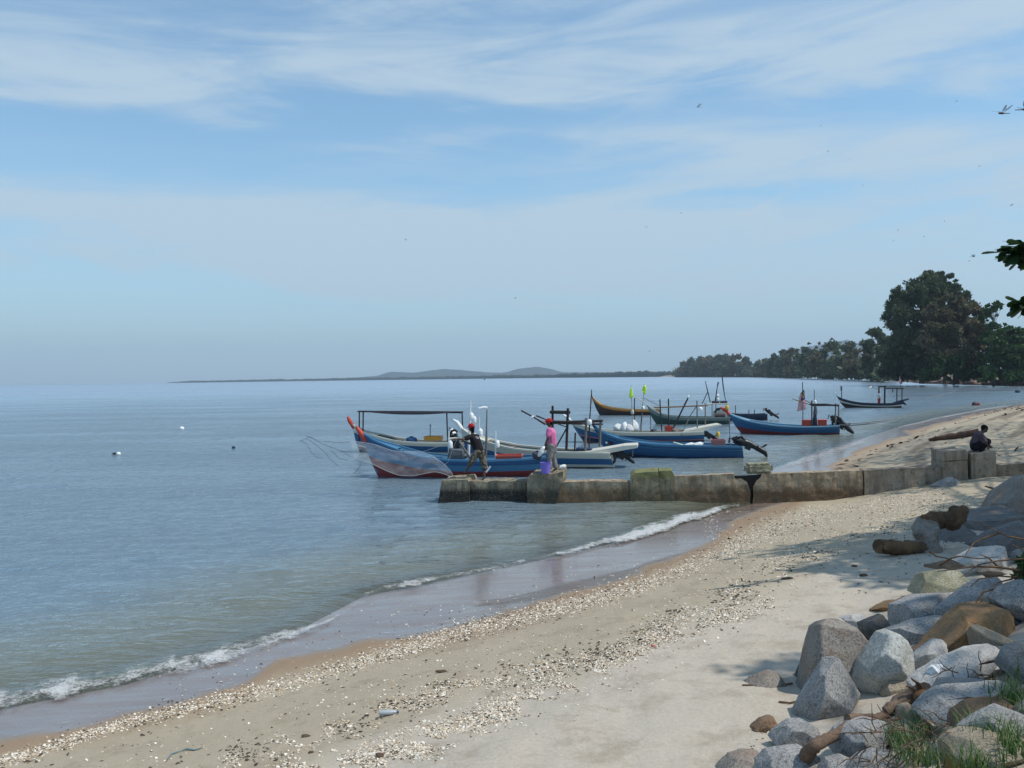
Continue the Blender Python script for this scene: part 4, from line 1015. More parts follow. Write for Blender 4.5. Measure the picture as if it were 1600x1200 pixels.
def person(label, J, fwd, shirt, trousers, cap=None, hair=None, short=True, bare_sleeve=True, vox=.011, group=None):
    """J: joints in world space. fwd: facing direction (horizontal)"""
    fwd = Vector(fwd).normalized(); base = (J['footL']+J['footR'])/2; base = Vector((base.x, base.y, min(J['footL'].z, J['footR'].z)))
    root = empty('person', base, label, 'person', group)
    up = (J['head']-J['neck']).normalized(); side = fwd.cross(Vector((0, 0, 1))).normalized()      # the person's right
    H = J['head']
    hf = J.get('look', fwd)
    hf = Vector(hf).normalized(); hs = hf.cross(up).normalized()
    ax = (J['shL']-J['shR']).normalized()
    def bodyf(bm):
        capsule(bm, J['neck']-up*.03, H-up*.04, .052, .050)
        capsule(bm, H+up*.035-hf*.012, H+up*.03+hf*.02, .088, .080, (hs, .86)); capsule(bm, H-up*.05+hf*.035, H+hf*.03, .048, .07, (hs, .85))   # skull, jaw
        capsule(bm, H+hf*.098-up*.005, H+hf*.108-up*.03, .010, .016, None, 8)                                 # nose
        for s in (1, -1):
            capsule(bm, H+hs*s*.078+up*.012, H+hs*s*.082-up*.022, .013, .010, (hs, .6), 8)                    # ears
            capsule(bm, H+hf*.088+hs*s*.030+up*.022, H+hf*.086+hs*s*.042+up*.020, .010, .009, None, 6)         # brow over the eye
        capsule(bm, H+hf*.088+hs*.018-up*.052, H+hf*.088-hs*.018-up*.052, .009, .009, None, 6)                 # lips
        C = J['chest']; Pv = J['pelvis']
        capsule(bm, C, J['neck']-up*.03, .11, .055); capsule(bm, C, Pv, .125, .115, (fwd, .8))
        capsule(bm, J['shR'], J['shL'], .062, .062)
        for s in 'LR':
            capsule(bm, J['sh'+s], J['el'+s], .050, .038); capsule(bm, J['el'+s], J['ha'+s], .037, .025)
            fd = (J['ha'+s]-J['el'+s]).normalized(); hand(bm, J['ha'+s], fd, J.get('palm'+s, Vector((0, 0, -1))), J.get('grip', .7))
            hp = J['hip'+s]; capsule(bm, Pv, hp, .10, .09); capsule(bm, hp, J['kn'+s], .082, .056); capsule(bm, J['kn'+s], J['an'+s], .054, .034)
            capsule(bm, J['an'+s]-Vector((0, 0, .02)), J['foot'+s], .036, .024, (Vector((0, 0, 1)), .8))
    remeshed('body', bodyf, vox*.72, SKIN, root, base)
    def shirtf(bm):
        C = J['chest']; Pv = J['pelvis']; capsule(bm, C, J['neck']-up*.045, .155, .066); capsule(bm, C, Pv+(C-Pv)*.12, .175, .168, (fwd, .86))
        capsule(bm, J['shR'], J['shL'], .078, .078)
        for s in 'LR':
            e = J['sh'+s].lerp(J['el'+s], .58 if short else 1.0); capsule(bm, J['sh'+s], e, .080, .075)
            if not short: capsule(bm, J['el'+s], J['el'+s].lerp(J['ha'+s], .85), .055, .042)
    remeshed('shirt', shirtf, vox, shirt, root, base)
    tl = J.get('troulen', 1.0)
    def trf(bm):
        Pv = J['pelvis']; capsule(bm, Pv+(J['chest']-Pv)*.15, Pv, .132, .130, (fwd, .85))
        for s in 'LR':
            hp = J['hip'+s]; capsule(bm, Pv, hp, .125, .115); capsule(bm, hp, J['kn'+s], .122, .098)
            if tl > 0: capsule(bm, J['kn'+s], J['kn'+s].lerp(J['an'+s], tl*.92), .085, .070+.02*(tl < .5))
    remeshed('trousers' if tl > .5 else 'shorts', trf, vox, trousers, root, base)
    if hair is not None:
        def hf_(bm):
            capsule(bm, H+up*.04-hf*.018, H+up*.04+hf*.008, .091, .084, (hs, .88)); capsule(bm, H-hf*.025, H-hf*.02-up*.05*J.get('hairlen', .6), .072, .05, (hs, .92))
        remeshed('hair', hf_, .011, hair, root, base)
    if cap is not None:
        def capf(bm):
            capsule(bm, H+up*.068-hf*.012, H+up*.066+hf*.015, .098, .092, (hs, .90)); capsule(bm, H+up*.055+hf*.10, H+up*.045+hf*.165, .062, .045, (up, .16))
        remeshed('cap', capf, .008, cap, root, base, 1)
    return root
def jt(Y0): return lambda px, py, dy=0.0: at(px, py, Y0+dy)
black_shirt = cloth_mat('black_cotton', (.016, .014, .017), (.024, .02, .024)); pink_shirt = cloth_mat('pink_cotton', (.70, .20, .38), (.62, .16, .33))
camo = cloth_mat('camouflage_cotton', (.055, .048, .038), (.20, .17, .13), 14, (.48, .53)); grey_tr = cloth_mat('grey_patterned_cotton', (.26, .245, .235), (.13, .12, .115), 16, (.52, .58))
capred = cloth_mat('red_cap_cloth', (.50, .025, .03)); hairm = cloth_mat('black_hair', (.008, .007, .007)); mauve = cloth_mat('mauve_grey_cotton', (.10, .072, .085), (.07, .05, .065)); blackt = cloth_mat('dark_trousers', (.014, .014, .018))

p = jt(26.55)
J = dict(head=p(737, 669.5), neck=p(738.5, 678.5), chest=p(742, 687), pelvis=p(748, 704), shL=p(734.5, 682.5, -.16), shR=p(745, 682, .16), elL=p(724, 686.5, -.28), haL=p(714.5, 686, -.30),
         elR=p(737, 694, .26), haR=p(726, 690, .05), hipR=p(751, 706, .06), hipL=p(746, 706, -.06), knR=p(757, 727, .05), anR=p(756.5, 745.5, .0), footR=p(752.5, 750.8, -.02),
         knL=p(737, 721, -.10), anL=p(729, 735.5, .1), footL=p(725, 739.5, .12), look=Vector((-.8, .6, -.1)), palmL=Vector((0, .3, -1)), palmR=Vector((0, -.4, -1)), grip=1.1, troulen=.22, hairlen=2.0)
thrower = person('man in black shirt, red cap and patterned shorts casting a net from the groyne', J, (-.75, .65, 0), black_shirt, camo, capred, hairm)
# pale print on the back of the shirt
mb = MB(); c0 = J['chest'].lerp(J['neck'], .35)+Vector((.06, -.128, -.01))-thrower.location
for i, (x0, z0, x1, z1, w) in enumerate(((-.07, .035, -.005, .03, .011), (-.045, .035, -.06, -.03, .011), (.0, .045, .06, .035, .011), (.01, .01, .065, .0, .010), (.035, .05, .02, -.03, .010), (.06, .03, .075, -.015, .010))):
    a = c0+Vector((x0, 0, z0)); b = c0+Vector((x1, 0, z1)); d = (b-a).normalized(); nn = Vector((-d.z, 0, d.x))*w
    vs = [a-nn, a+nn, b+nn, b-nn]; vs = [v-Vector((0, .004, 0)) for v in vs]+[v+Vector((0, .05, 0)) for v in vs]
    mb.add(vs, [(0, 1, 2, 3), (7, 6, 5, 4), (0, 4, 5, 1), (1, 5, 6, 2), (2, 6, 7, 3), (3, 7, 4, 0)], M_['white'])
mb.build('shirt_print', thrower)

p = jt(26.15)
J = dict(head=p(858.5, 661.5), neck=p(860.5, 669), chest=p(861.5, 678), pelvis=p(862.5, 694.5), shL=p(858, 672, -.17), shR=p(862, 672, .17), elL=p(855.5, 686, -.22), haL=p(850.5, 699, -.2),
         elR=p(858, 686, .24), haR=p(853, 698, .15), hipL=p(861, 697, -.08), hipR=p(864, 697, .08), knL=p(858, 715, -.09), anL=p(859.5, 731, -.08), footL=p(854, 735.5, -.08),
         knR=p(864.5, 715, .10), anR=p(869, 731, .06), footR=p(864.5, 735.5, .04), palmL=Vector((.3, .9, 0)), palmR=Vector((.3, -.9, 0)), grip=1.2)
pinkman = person('man in pink shirt, red cap and grey trousers standing beside the purple bucket', J, (-1, .1, 0), pink_shirt, grey_tr, capred, hairm)
hl = J['haL']
# white and grey bag hanging from his hands, gathered net
bgm = bmesh.new(); bmesh.ops.create_icosphere(bgm, subdivisions=3, radius=1)
for v in bgm.verts:
    v.co = Vector((v.co.x*.075, v.co.y*.07, v.co.z*.15)); v.co.x += -.10*(-v.co.z)/.2; v.co += v.co*mnoise.noise(v.co*14)*.35
tag(bm_object('bag', bgm, M_['sack_white'], None, True, p(846, 705.5, -.26)), 'crumpled white bag held low by the man in pink', 'bag')
bgm = bmesh.new(); bmesh.ops.create_icosphere(bgm, subdivisions=3, radius=1)
for v in bgm.verts:
    v.co = Vector((v.co.x*.15, v.co.y*.14, v.co.z*.13)); v.co += v.co*mnoise.noise(v.co*12)*.5
tag(bm_object('net_bundle', bgm, P_('net_dark', (.06, .06, .075), rough=.9), None, True, p(840.5, 711, -.1)), 'dark bundle of gathered net hanging below the white bag', 'net')
# bucket
bk = empty('bucket', p(852.7, 739.3, -.30), 'purple plastic bucket on the groyne at the feet of the man in pink', 'bucket')
bm = bmesh.new(); prof = [(0, 0), (.125, 0), (.155, .30), (.168, .30), (.168, .315), (.148, .315), (.118, .012), (0, .012)]; rings = []
for a, z in prof: rings.append([bm.verts.new((a*math.cos(2*math.pi*k/20), a*math.sin(2*math.pi*k/20), z)) for k in range(20)])
for i in range(len(prof)-1):
    for k in range(20): bm.faces.new((rings[i][k], rings[i][(k+1) % 20], rings[i+1][(k+1) % 20], rings[i+1][k]))
bmesh.ops.remove_doubles(bm, verts=bm.verts[:], dist=1e-5); bm_object('pail', bm, M_['purple'], bk, True, None, R(40))
mb = MB(); mb.tube([(.165*math.cos(a), -.02-.05*math.sin(a), .30+.12*math.sin(a)*.4-.10*math.sin(a)) for a in np.linspace(0, math.pi, 11)], .006, M_['steel'], n=5); mb.build('handle', bk)
jug(p(880, 729, .1), .06, .20, 'white bottle lying at the end of the block behind the man in pink', None, tilt=R(70), name='bottle', cat='bottle')

# crouching man on the tall block
p = jt(24.75)
J = dict(head=p(1537.5, 670.5), neck=p(1533.5, 677), chest=p(1529, 683), pelvis=p(1523, 696), shL=p(1531.5, 680, -.17), shR=p(1531.5, 680, .17), elL=p(1538.5, 690, -.25), haL=p(1543.5, 697.5, -.14),
         elR=p(1541, 689, .22), haR=p(1546, 696, .08), hipL=p(1523, 698, -.10), hipR=p(1523, 698, .10), knL=p(1541, 691.5, -.15), anL=p(1532, 703.5, -.15), footL=p(1538.5, 706.8, -.15),
         knR=p(1543, 690, .15), anR=p(1534, 702, .15), footR=p(1541, 705.2, .15), palmL=Vector((0, .9, -.3)), palmR=Vector((0, -.9, -.3)), look=Vector((.9, 0, -.45)), hairlen=.5)
person('man in dark mauve shirt crouching on the tall concrete block', J, (1, 0, 0), mauve, blackt, None, hairm, short=False)
# man on the far boat
p = jt(90.2)
J = dict(head=p(1373.3, 613.0), neck=p(1373.3, 615.1), chest=p(1373.4, 617.5), pelvis=p(1373.5, 622.5), shL=p(1374.6, 616, -.16), shR=p(1372, 616, .16), elL=p(1375, 619.5, -.2), haL=p(1375, 623, -.2),
         elR=p(1371.5, 619.5, .2), haR=p(1371.4, 623, .2), hipL=p(1374.2, 623, -.08), hipR=p(1372.8, 623, .08), knL=p(1374.3, 626.5, -.08), anL=p(1374.4, 630, -.08), footL=p(1373.4, 630.8, -.08),
         knR=p(1372.8, 626.5, .08), anR=p(1372.7, 630, .08), footR=p(1371.8, 630.8, .08))
person('small far figure in white shirt and red trousers standing on the far dark boat', J, (-1, 0, 0), cloth_mat('white_cotton', (.70, .70, .68)), cloth_mat('red_trousers', (.42, .04, .05)), None, hairm, vox=.03)

# ================================================================== CAST NET IN THE AIR
netm, t = mat('cast_net_mesh'); uvn = t.n('ShaderNodeTexCoord').outputs['Object']
w1 = t.n('ShaderNodeTexWave', {'Scale': 9.0, 'Distortion': 3.0, 'Detail': 3.0, 'Detail Scale': 2.0}, bands_direction='DIAGONAL'); t.t.links.new(uvn, w1.inputs[0])
nn = t.noise(uvn, 3.0, 4, .6)
al = t.m('ADD', t.mapr(w1.outputs[1], .2, 1.0, .015, .13), t.mapr(nn, .4, .7, .0, .09))
dfn = t.n('ShaderNodeBsdfPrincipled', {'Base Color': (.62, .66, .68, 1), 'Roughness': .6}); trn = t.n('ShaderNodeBsdfTransparent', {})
t.n('ShaderNodeOutputMaterial', {0: t.n('ShaderNodeMixShader', {0: al, 1: trn.outputs[0], 2: dfn.outputs[0]}).outputs[0]})
ropem = P_('lead_line', (.10, .11, .11), rough=.8); ropew = P_('net_cord', (.50, .53, .54), rough=.7)
net = empty('cast_net', at(650, 730, 28.2), 'translucent grey cast net flying open over the water in front of the boats', 'net'); n0 = net.location.copy()
up_ = [(486, 684), (520, 690), (552, 689), (585, 694), (612, 704), (634, 706), (655, 705), (676, 712), (694, 725), (705, 737), (709, 746)]
lo_ = [(506, 716), (530, 722), (556, 716), (580, 724), (604, 736), (624, 743), (645, 744), (664, 740), (680, 737), (696, 741), (709, 747)]
def smoothpts(P, n):
    P = np.array(P, float); k = np.linspace(0, len(P)-1, n); x = np.interp(k, range(len(P)), P[:, 0]); y = np.interp(k, range(len(P)), P[:, 1])
    for _ in range(3): x[1:-1] = (x[:-2]+2*x[1:-1]+x[2:])/4; y[1:-1] = (y[:-2]+2*y[1:-1]+y[2:])/4
    return x, y
nx, ny = 70, 16; ux, uy = smoothpts(up_, nx); lx_, ly_ = smoothpts(lo_, nx)
for sgn in (-1, 1):
    vs = []; 
    for i in range(nx):
        for j in range(ny+1):
            v = j/ny; bul = math.sin(math.pi*v)*(.9 if sgn < 0 else -.5)
            q = at(lerp(ux[i], lx_[i], v), lerp(uy[i], ly_[i], v), 28.6-bul*.9+.25*math.sin(i*.35+v*3)); vs.append(q-n0)
    if sgn > 0: vs = [v+Vector((0, .06, 0)) for v in vs]
    mb = MB(); i0 = 13; mb.add(vs, [(i*(ny+1)+j, (i+1)*(ny+1)+j, (i+1)*(ny+1)+j+1, i*(ny+1)+j+1) for i in range(i0, nx-1) for j in range(ny)], netm, True)
    mb.build('mesh_sheet', net)
mb = MB(); mb.tube([at(x, y, 28.6)-n0 for x, y in zip(lx_, ly_)][12:], .006, ropew, n=5); mb.build('lead_line', net)
mb = MB(); mb.tube([at(x, y, 28.6)-n0 for x, y in zip(ux, uy)][10:], .005, ropew, n=5); mb.build('lead_line', net)
rnd = random.Random(5)
for pts in ([(468, 688), (478, 693), (486, 706), (496, 716), (506, 715)], [(478, 680), (490, 685), (504, 694), (518, 699), (536, 706), (552, 716)], [(480, 685), (500, 700), (516, 716), (532, 733)], [(516, 704), (530, 716), (548, 722)], [(552, 740), (560, 734), (566, 722)], [(470, 689), (482, 683), (500, 690), (530, 691), (552, 689)]):
    k = [at(x+rnd.uniform(-1, 1), y, 28.6+rnd.uniform(-.2, .2))-n0 for x, y in pts]; fine = []
    for a, b in zip(k[:-1], k[1:]):
        for s in range(4): fine.append(a.lerp(b, s/4)+Vector((rnd.uniform(-.02, .02), 0, rnd.uniform(-.02, .02))))
    mb = MB(); mb.tube(fine, .0065, ropem, n=4)
    for f_ in fine[::3]: mb.ell(f_, (.014, .012, .012), ropem, nu=5, nv=3)
    mb.build('lead_line', net)
mb = MB(); mb.tube([at(714, 686.5, 26.3)-n0, at(708, 700, 27.0)-n0, at(700, 722, 27.8)-n0, at(690, 730, 28.4)-n0], .006, ropew, n=4); mb.build('hand_line', net)
mb = MB(); mb.tube([at(714, 686.5, 26.3)-n0, at(690, 696, 27.2)-n0, at(660, 706, 28.4)-n0], .005, ropew, n=4); mb.build('hand_line', net)

# ================================================================== THINGS ON THE WATER, LINES
def buoy(px, py, r, m, label, sq=.8, name='buoy'):
    c = onz(px, py+.3); mb = MB(); mb.ell((0, 0, r*.35), (r, r*.9, r*sq), m, nu=12, nv=8); mb.tube([(0, 0, r*.3), (0, 0, r*(.4+sq))], r*.2, m, n=6)
    return tag(mb.build(name, None, Vector((c.x, c.y, 0))), label, 'buoy')
buoy(284, 670.5, .19, M_['float_white'], 'small white buoy floating alone on the open water')
buoy(365, 700, .10, M_['navy'], 'small dark buoy, the one nearest the net')
b_ = buoy(185, 710, .12, M_['float_white'], 'low black and white float, leftmost on the water')
mb = MB(); mb.tube([(-.28, 0, .03), (.05, 0, .05)], .07, M_['engine_black'], n=8); mb.build('float_end', b_)
buoy(757, 593.3, 1.6, M_['navy'], 'tiny dark speck of a craft near the horizon', .5)
bb = buoy(1523, 633, .30, M_['brown_dark'], 'dark buoy just off the beach, right of the far boat', .9); mb = MB(); mb.ell((.28, 0, .14), (.28, .22, .2), M_['red_paint']); mb.build('float_end', bb)
buoy(1590, 613, .42, M_['navy'], 'dark buoy at the right edge of the bay', .55)
def rope(pts, r, label, cat='mooring rope', sagn=10):
    fine = []
    for a, b in zip(pts[:-1], pts[1:]):
        for s in range(sagn): t_ = s/sagn; q = a.lerp(b, t_); q.z -= .35*math.sin(math.pi*t_)*min(1, (a-b).length/20); fine.append(q)
    fine.append(pts[-1]); tag(thing_tube('mooring_rope', fine, r, P_('rope_grey', (.16, .16, .16), rough=.9), label, cat, 'mooring ropes', n=5), None)
rope([I_.w(1312, 662, 0), at(1375, 658, 52.0), hit(1450, 640)+Vector((0, 0, .3))], .022, 'mooring rope from the stern of the flagged boat to the beach')
rope([F_.w(1140, 652, 0), I_.w(1180, 666, -1.0)], .02, 'slack line between the grey green boat and the flagged boat')
rope([JB.w(1415, 624, 0), onz(1500, 607.5, 1.2), onz(1640, 606.5, 1.4)], .035, 'long mooring rope from the far boat across to the point')
rope([I_.w(1311, 664, .3), at(1358, 662, 50), at(1384, 657, 51)], .035, 'short dark rope with a knot floating behind the motor')

# ================================================================== FAR SHORE: hills, woods, trees
hillm, t = mat('hill_forest'); pos = t.n('ShaderNodeTexCoord').outputs['Object']
n1 = t.noise(pos, .004, 5, .7); c = t.mix(n1, (.03, .045, .045), (.06, .075, .065))
t.n('ShaderNodeOutputMaterial', {0: t.n('ShaderNodeBsdfDiffuse', {'Color': c}).outputs[0]})
def ridge(name, prof, Y, depth_, label, seed):
    """low hills: profile read along the skyline, a real heightfield some hundred metres deep"""
    n, m = 260, 26; xs = np.linspace(prof[0][0], prof[-1][0], n); hs = np.interp(xs, [a[0] for a in prof], [a[1] for a in prof])
    X = np.zeros((m, n)); Yv = np.zeros((m, n)); Z = np.zeros((m, n))
    for j in range(m):
        v = j/(m-1); w = math.sin(math.pi*min(1, v*1.0))**.8 if 0 < v < 1 else 0
        yy = Y+depth_*v
        x0 = np.array([at(x, 600, yy).x for x in xs]); hh = hs/F*(Y+depth_*.5)
        X[j] = x0; Yv[j] = yy; Z[j] = hh*w*(.92+.16*fbm(x0*.01, x0*0+v*6, seed, 3))-3*(1-w)+w*(fbm(x0*.03, x0*0+v*20, seed+3, 2)-.5)*hh*.10
    o = link(name, grid_mesh(name, X, Yv, Z, hillm)); tag(o, label, kind='structure')
ridge('hills', [(440, 0), (470, 1.6), (500, 3), (540, 3), (590, 6), (612, 12), (650, 10), (690, 14.5), (730, 12), (765, 8), (790, 8), (812, 14), (838, 16.5), (862, 12), (880, 7), (960, 6), (1060, 6), (1150, 7), (1230, 34), (1262, 42), (1300, 46), (1325, 49), (1345, 44), (1372, 38), (1500, 12)], 5200, 900, 'low blue hills across the bay', 3)
# long low wooded coast fading into the distance, read as one mass
def coast(name, prof, label, seed):
    """prof: (px, height px, distance)"""
    n, m = 900, 9; xs = np.linspace(prof[0][0], prof[-1][0], n); P = np.array(prof, float)
    hs = np.interp(xs, P[:, 0], P[:, 1]); Ys = np.interp(xs, P[:, 0], P[:, 2]); X = np.zeros((m, n)); Yv = X*0; Z = X*0
    tops = hs*(.72+.5*fbm(xs*.22, xs*0, seed, 4))
    for j in range(m):
        v = j/(m-1); w = (0, .0, .55, .85, 1.0, .95, .8, .5, 0)[j]; yy = Ys*(1+.0*v)+(0, 6, 8, 20, 60, 120, 200, 260, 300)[j]
        a = ((xs-800)/F); X[j] = a*yy; Yv[j] = yy; Z[j] = tops/F*Ys*w*(.85+.3*fbm(xs*.5, xs*0+j*3.3, seed+5, 3)) + (1.0 if j == 1 else 0) - (1.5 if j in (0, 8) else 0)
    tag(link(name, grid_mesh(name, X, Yv, Z, hillm)), label, kind='stuff')
coast('distant_woods', [(262, .8, 3900), (300, 3, 3700), (420, 3.5, 3400), (520, 4, 3200), (620, 4.5, 2900), (760, 5, 2500), (860, 5.5, 2200), (900, 7, 1950), (960, 8.5, 1750), (1000, 9.5, 1600), (1040, 8.5, 1500), (1075, 10, 1450)], 'long thin line of distant mangrove wood along the far coast', 31)
# ================================================================== TREES
def foliage_mat(name, lo, hi, alt=None, transl=.25):
    m, t = mat(name); a = t.attr('tone'); c = t.ramp(a, [(0, lo), (.7, hi), (1, alt or hi)])
    d = t.n('ShaderNodeBsdfPrincipled', {'Base Color': c, 'Roughness': .6, 'Specular IOR Level': .2}); tr = t.n('ShaderNodeBsdfTranslucent', {'Color': c})
    t.n('ShaderNodeOutputMaterial', {0: t.n('ShaderNodeMixShader', {0: transl, 1: d.outputs[0], 2: tr.outputs[0]}).outputs[0]}); return m
f_cas = foliage_mat('casuarina_needles', (.035, .058, .030), (.085, .11, .052), (.13, .115, .062)); f_brn = foliage_mat('browned_needles', (.065, .065, .034), (.15, .13, .07), (.19, .14, .085))
f_brd = foliage_mat('broad_leaves', (.020, .045, .016), (.055, .105, .030), (.10, .15, .045)); f_mid = foliage_mat('mixed_far_leaves', (.055, .078, .045), (.12, .15, .08), (.17, .165, .10))
barkm = paint('bark', (.085, .065, .05), rough=.95, scale=9, bump=.8)
def leaf_cloud(name, blobs, n, size, m, parent, origin, seed, elong=2.0, shell=.42, updir=0.0):
    """n little leaf sprays spread through the blobs [(centre, radii)]; one mesh"""
    rg = np.random.default_rng(seed); C_ = np.array([b[0] for b in blobs], float); Rr = np.array([b[1] for b in blobs], float)
    w = (Rr.prod(1))**.72; w /= w.sum(); bi = rg.choice(len(blobs), n, p=w)
    d = rg.normal(size=(n, 3)); d /= np.linalg.norm(d, axis=1)[:, None]; r = rg.random(n)**shell
    r = r*(.75+.60*rg.random(n)**2.2)
    P = C_[bi]+d*Rr[bi]*r[:, None]-np.array(origin)
    a = d*.8+rg.normal(size=(n, 3))*.7+np.array([0, 0, updir]); a /= np.linalg.norm(a, axis=1)[:, None]
    b = np.cross(a, rg.normal(size=(n, 3))); b /= np.linalg.norm(b, axis=1)[:, None]
    s = size*(.55+.9*rg.random(n))[:, None]; a = a*s*elong*.5; b = b*s*.5
    V = np.stack([P-a*.6-b*.25, P-a*.1-b, P+a, P-a*.1+b], 1).reshape(-1, 3)
    tone = np.repeat(np.clip(rg.random(n)*.55+.45*rg.random(len(blobs))[bi], 0, 1), 4)
    me = bpy.data.meshes.new(name); me.vertices.add(4*n); me.vertices.foreach_set('co', V.astype(np.float32).ravel()); me.loops.add(4*n); me.loops.foreach_set('vertex_index', np.arange(4*n, dtype=np.int32))
    me.polygons.add(n); me.polygons.foreach_set('loop_start', np.arange(0, 4*n, 4, dtype=np.int32)); me.update(calc_edges=True)
    at_ = me.attributes.new('tone', 'FLOAT', 'POINT'); at_.data.foreach_set('value', tone.astype(np.float32)); me.materials.append(m)
    return link(name, me, parent)
def poly_blobs(outline, Y, n, rmin, rmax, spread, seed, flat=1.0):
    rg = random.Random(seed); P = np.array(outline, float); x0, y0 = P.min(0); x1, y1 = P.max(0); out = []; tries = 0
    while len(out) < n and tries < 20000:
        tries += 1; x = rg.uniform(x0, x1); y = rg.uniform(y0, y1); X_ = np.array([x]); Y_ = np.array([y])
        if not inside(X_, Y_, P)[0]: continue
        d = segdist(X_, Y_, P, True)[0]; r = rg.uniform(rmin, rmax)
        if d < r*.55: r = max(rmin*.6, d*1.05)
        dy = rg.uniform(-1, 1)*spread*min(1, .35+d/(rmax*2)); q = at(x, y, Y+dy); k = r/F*(Y+dy); out.append((tuple(q), (k*1.1, k*1.1, k*flat)))
    return out
def tree(name, label, cat, outline, Y, base_px, nb, rmin, rmax, spread, nleaf, lsize, m, seed, group=None, trunkr=.4, elong=2.2, flat=.85, updir=.3, lean=0.0):
    bl = poly_blobs(outline, Y, nb, rmin, rmax, spread, seed, flat)
    g = at(base_px[0], base_px[1], Y); zb = 1.0 if Y > 120 else float(gz(g.x, g.y)); base = Vector((g.x, g.y, min(g.z, zb)-.2))
    root = empty(name, base, label, cat, group); top = max(b[0][2] for b in bl); cx = sum(b[0][0] for b in bl)/len(bl)
    mb = MB(); T = Vector((lerp(base.x, cx, .7), Y, lerp(base.z, top, .82)))-base
    mb.tube([(0, 0, -.4), T*.15+Vector((trunkr*.5, 0, 0)), T*.5, T*.8, T], [trunkr*1.4, trunkr, trunkr*.7, trunkr*.35, trunkr*.12], barkm, n=8)
    rg = random.Random(seed)
    for b in rg.sample(bl, min(len(bl), 14)):
        e = Vector(b[0])-base; s = T*max(.15, min(.8, e.z/T.z*.75 if T.z > 0 else .5)); mb.tube([s, s.lerp(e, .5)+Vector((0, 0, .08*(e-s).length)), e], [trunkr*.3, trunkr*.16, trunkr*.05], barkm, n=5)
    mb.build('trunk', root)
    leaf_cloud('crown', bl, nleaf, lsize, m, root, base, seed, elong, updir=updir); return root
# the tall grove on the point
tree('casuarina_tree', 'tallest dark feathery tree on the point, its left side dark green', 'tree',
     [(1377, 494), (1384, 480), (1388, 467), (1396, 450), (1416, 437), (1436, 430), (1458, 430), (1470, 440), (1490, 470), (1495, 520), (1480, 570), (1440, 585), (1400, 584), (1388, 550), (1392, 515), (1380, 502)],
     228, (1440, 596), 170, 4, 15, 10, 60000, .42, f_cas, 3, trunkr=.5)
tree('casuarina_tree', 'sparse spiky topped tree rising behind the dark one', 'tree',
     [(1440, 440), (1444, 424), (1452, 422), (1460, 430), (1468, 418), (1474, 417), (1486, 426), (1500, 434), (1505, 446), (1512, 456), (1524, 466), (1530, 480), (1500, 500), (1460, 490)],
     238, (1476, 596), 85, 2.5, 8, 6, 15000, .42, f_cas, 7, trunkr=.45, updir=1.1)
tree('casuarina_tree', 'browned feathery tree in front of the dark one', 'tree',
     [(1440, 510), (1446, 480), (1462, 465), (1480, 458), (1500, 462), (1520, 468), (1536, 484), (1546, 505), (1545, 540), (1530, 570), (1490, 580), (1450, 570), (1425, 540)],
     217, (1494, 597), 140, 4, 12, 8, 46000, .40, f_brn, 11, trunkr=.5)
tree('almond_tree', 'green broad leaved tree low at the right of the grove', 'tree',
     [(1536, 520), (1548, 502), (1560, 500), (1574, 508), (1590, 512), (1612, 512), (1640, 520), (1650, 560), (1630, 588), (1580, 592), (1540, 588), (1524, 560)],
     203, (1580, 599), 210, 3.5, 11, 7, 40000, .48, f_brd, 15, trunkr=.4, elong=1.5, flat=.55)
tree('almond_tree', 'thin straggling branch tree reaching towards the near leaves', 'tree',
     [(1530, 486), (1548, 472), (1562, 470), (1566, 480), (1560, 492), (1546, 500), (1534, 510)], 206, (1552, 599), 26, 2, 5, 4, 1100, .6, f_brd, 17, trunkr=.25, elong=1.8, flat=.5)
tree('shoreline_bush', 'dark bush under the tall grove at the water end', 'bush', [(1372, 588), (1378, 560), (1400, 548), (1440, 552), (1450, 588), (1410, 592)], 232, (1408, 596), 40, 5, 10, 6, 8000, .6, f_cas, 19, trunkr=.2)
tree('shoreline_bush', 'dark green bush under the browned tree', 'bush', [(1440, 592), (1446, 560), (1480, 552), (1530, 556), (1544, 592), (1500, 594)], 212, (1490, 598), 44, 5, 10, 5, 9000, .6, f_brd, 21, trunkr=.2)
tree('shoreline_bush', 'green bush at the foot of the broad leaved tree', 'bush', [(1528, 594), (1534, 570), (1570, 560), (1620, 566), (1660, 594)], 198, (1580, 600), 40, 5, 9, 4, 8000, .6, f_brd, 22, trunkr=.2)
tree('shoreline_tree', 'medium tree standing left of the tallest grove', 'tree', [(1346, 590), (1348, 530), (1356, 518), (1366, 514), (1384, 513), (1398, 530), (1400, 590)], 330, (1372, 592), 50, 4, 9, 9, 8000, .8, f_cas, 23, trunkr=.4)
far_t = [(1340, 531, 34, 380), (1322, 529, 30, 420), (1302, 528, 28, 450), (1283, 536, 26, 480), (1266, 534, 24, 510), (1252, 541, 20, 560), (1238, 543, 20, 600), (1224, 545, 20, 650), (1209, 553, 18, 700),
         (1196, 560, 10, 760), (1184, 561, 11, 800), (1166, 558, 18, 900), (1152, 552, 20, 940), (1138, 551, 20, 980), (1123, 553, 20, 1020), (1108, 555, 20, 1060), (1094, 556, 20, 1100), (1080, 558, 18, 1150), (1068, 565, 14, 1200)]
side = {1340: 'nearest the medium tree', 1322: 'second of the shore row from the grove', 1302: 'highest of the middle shore row'}
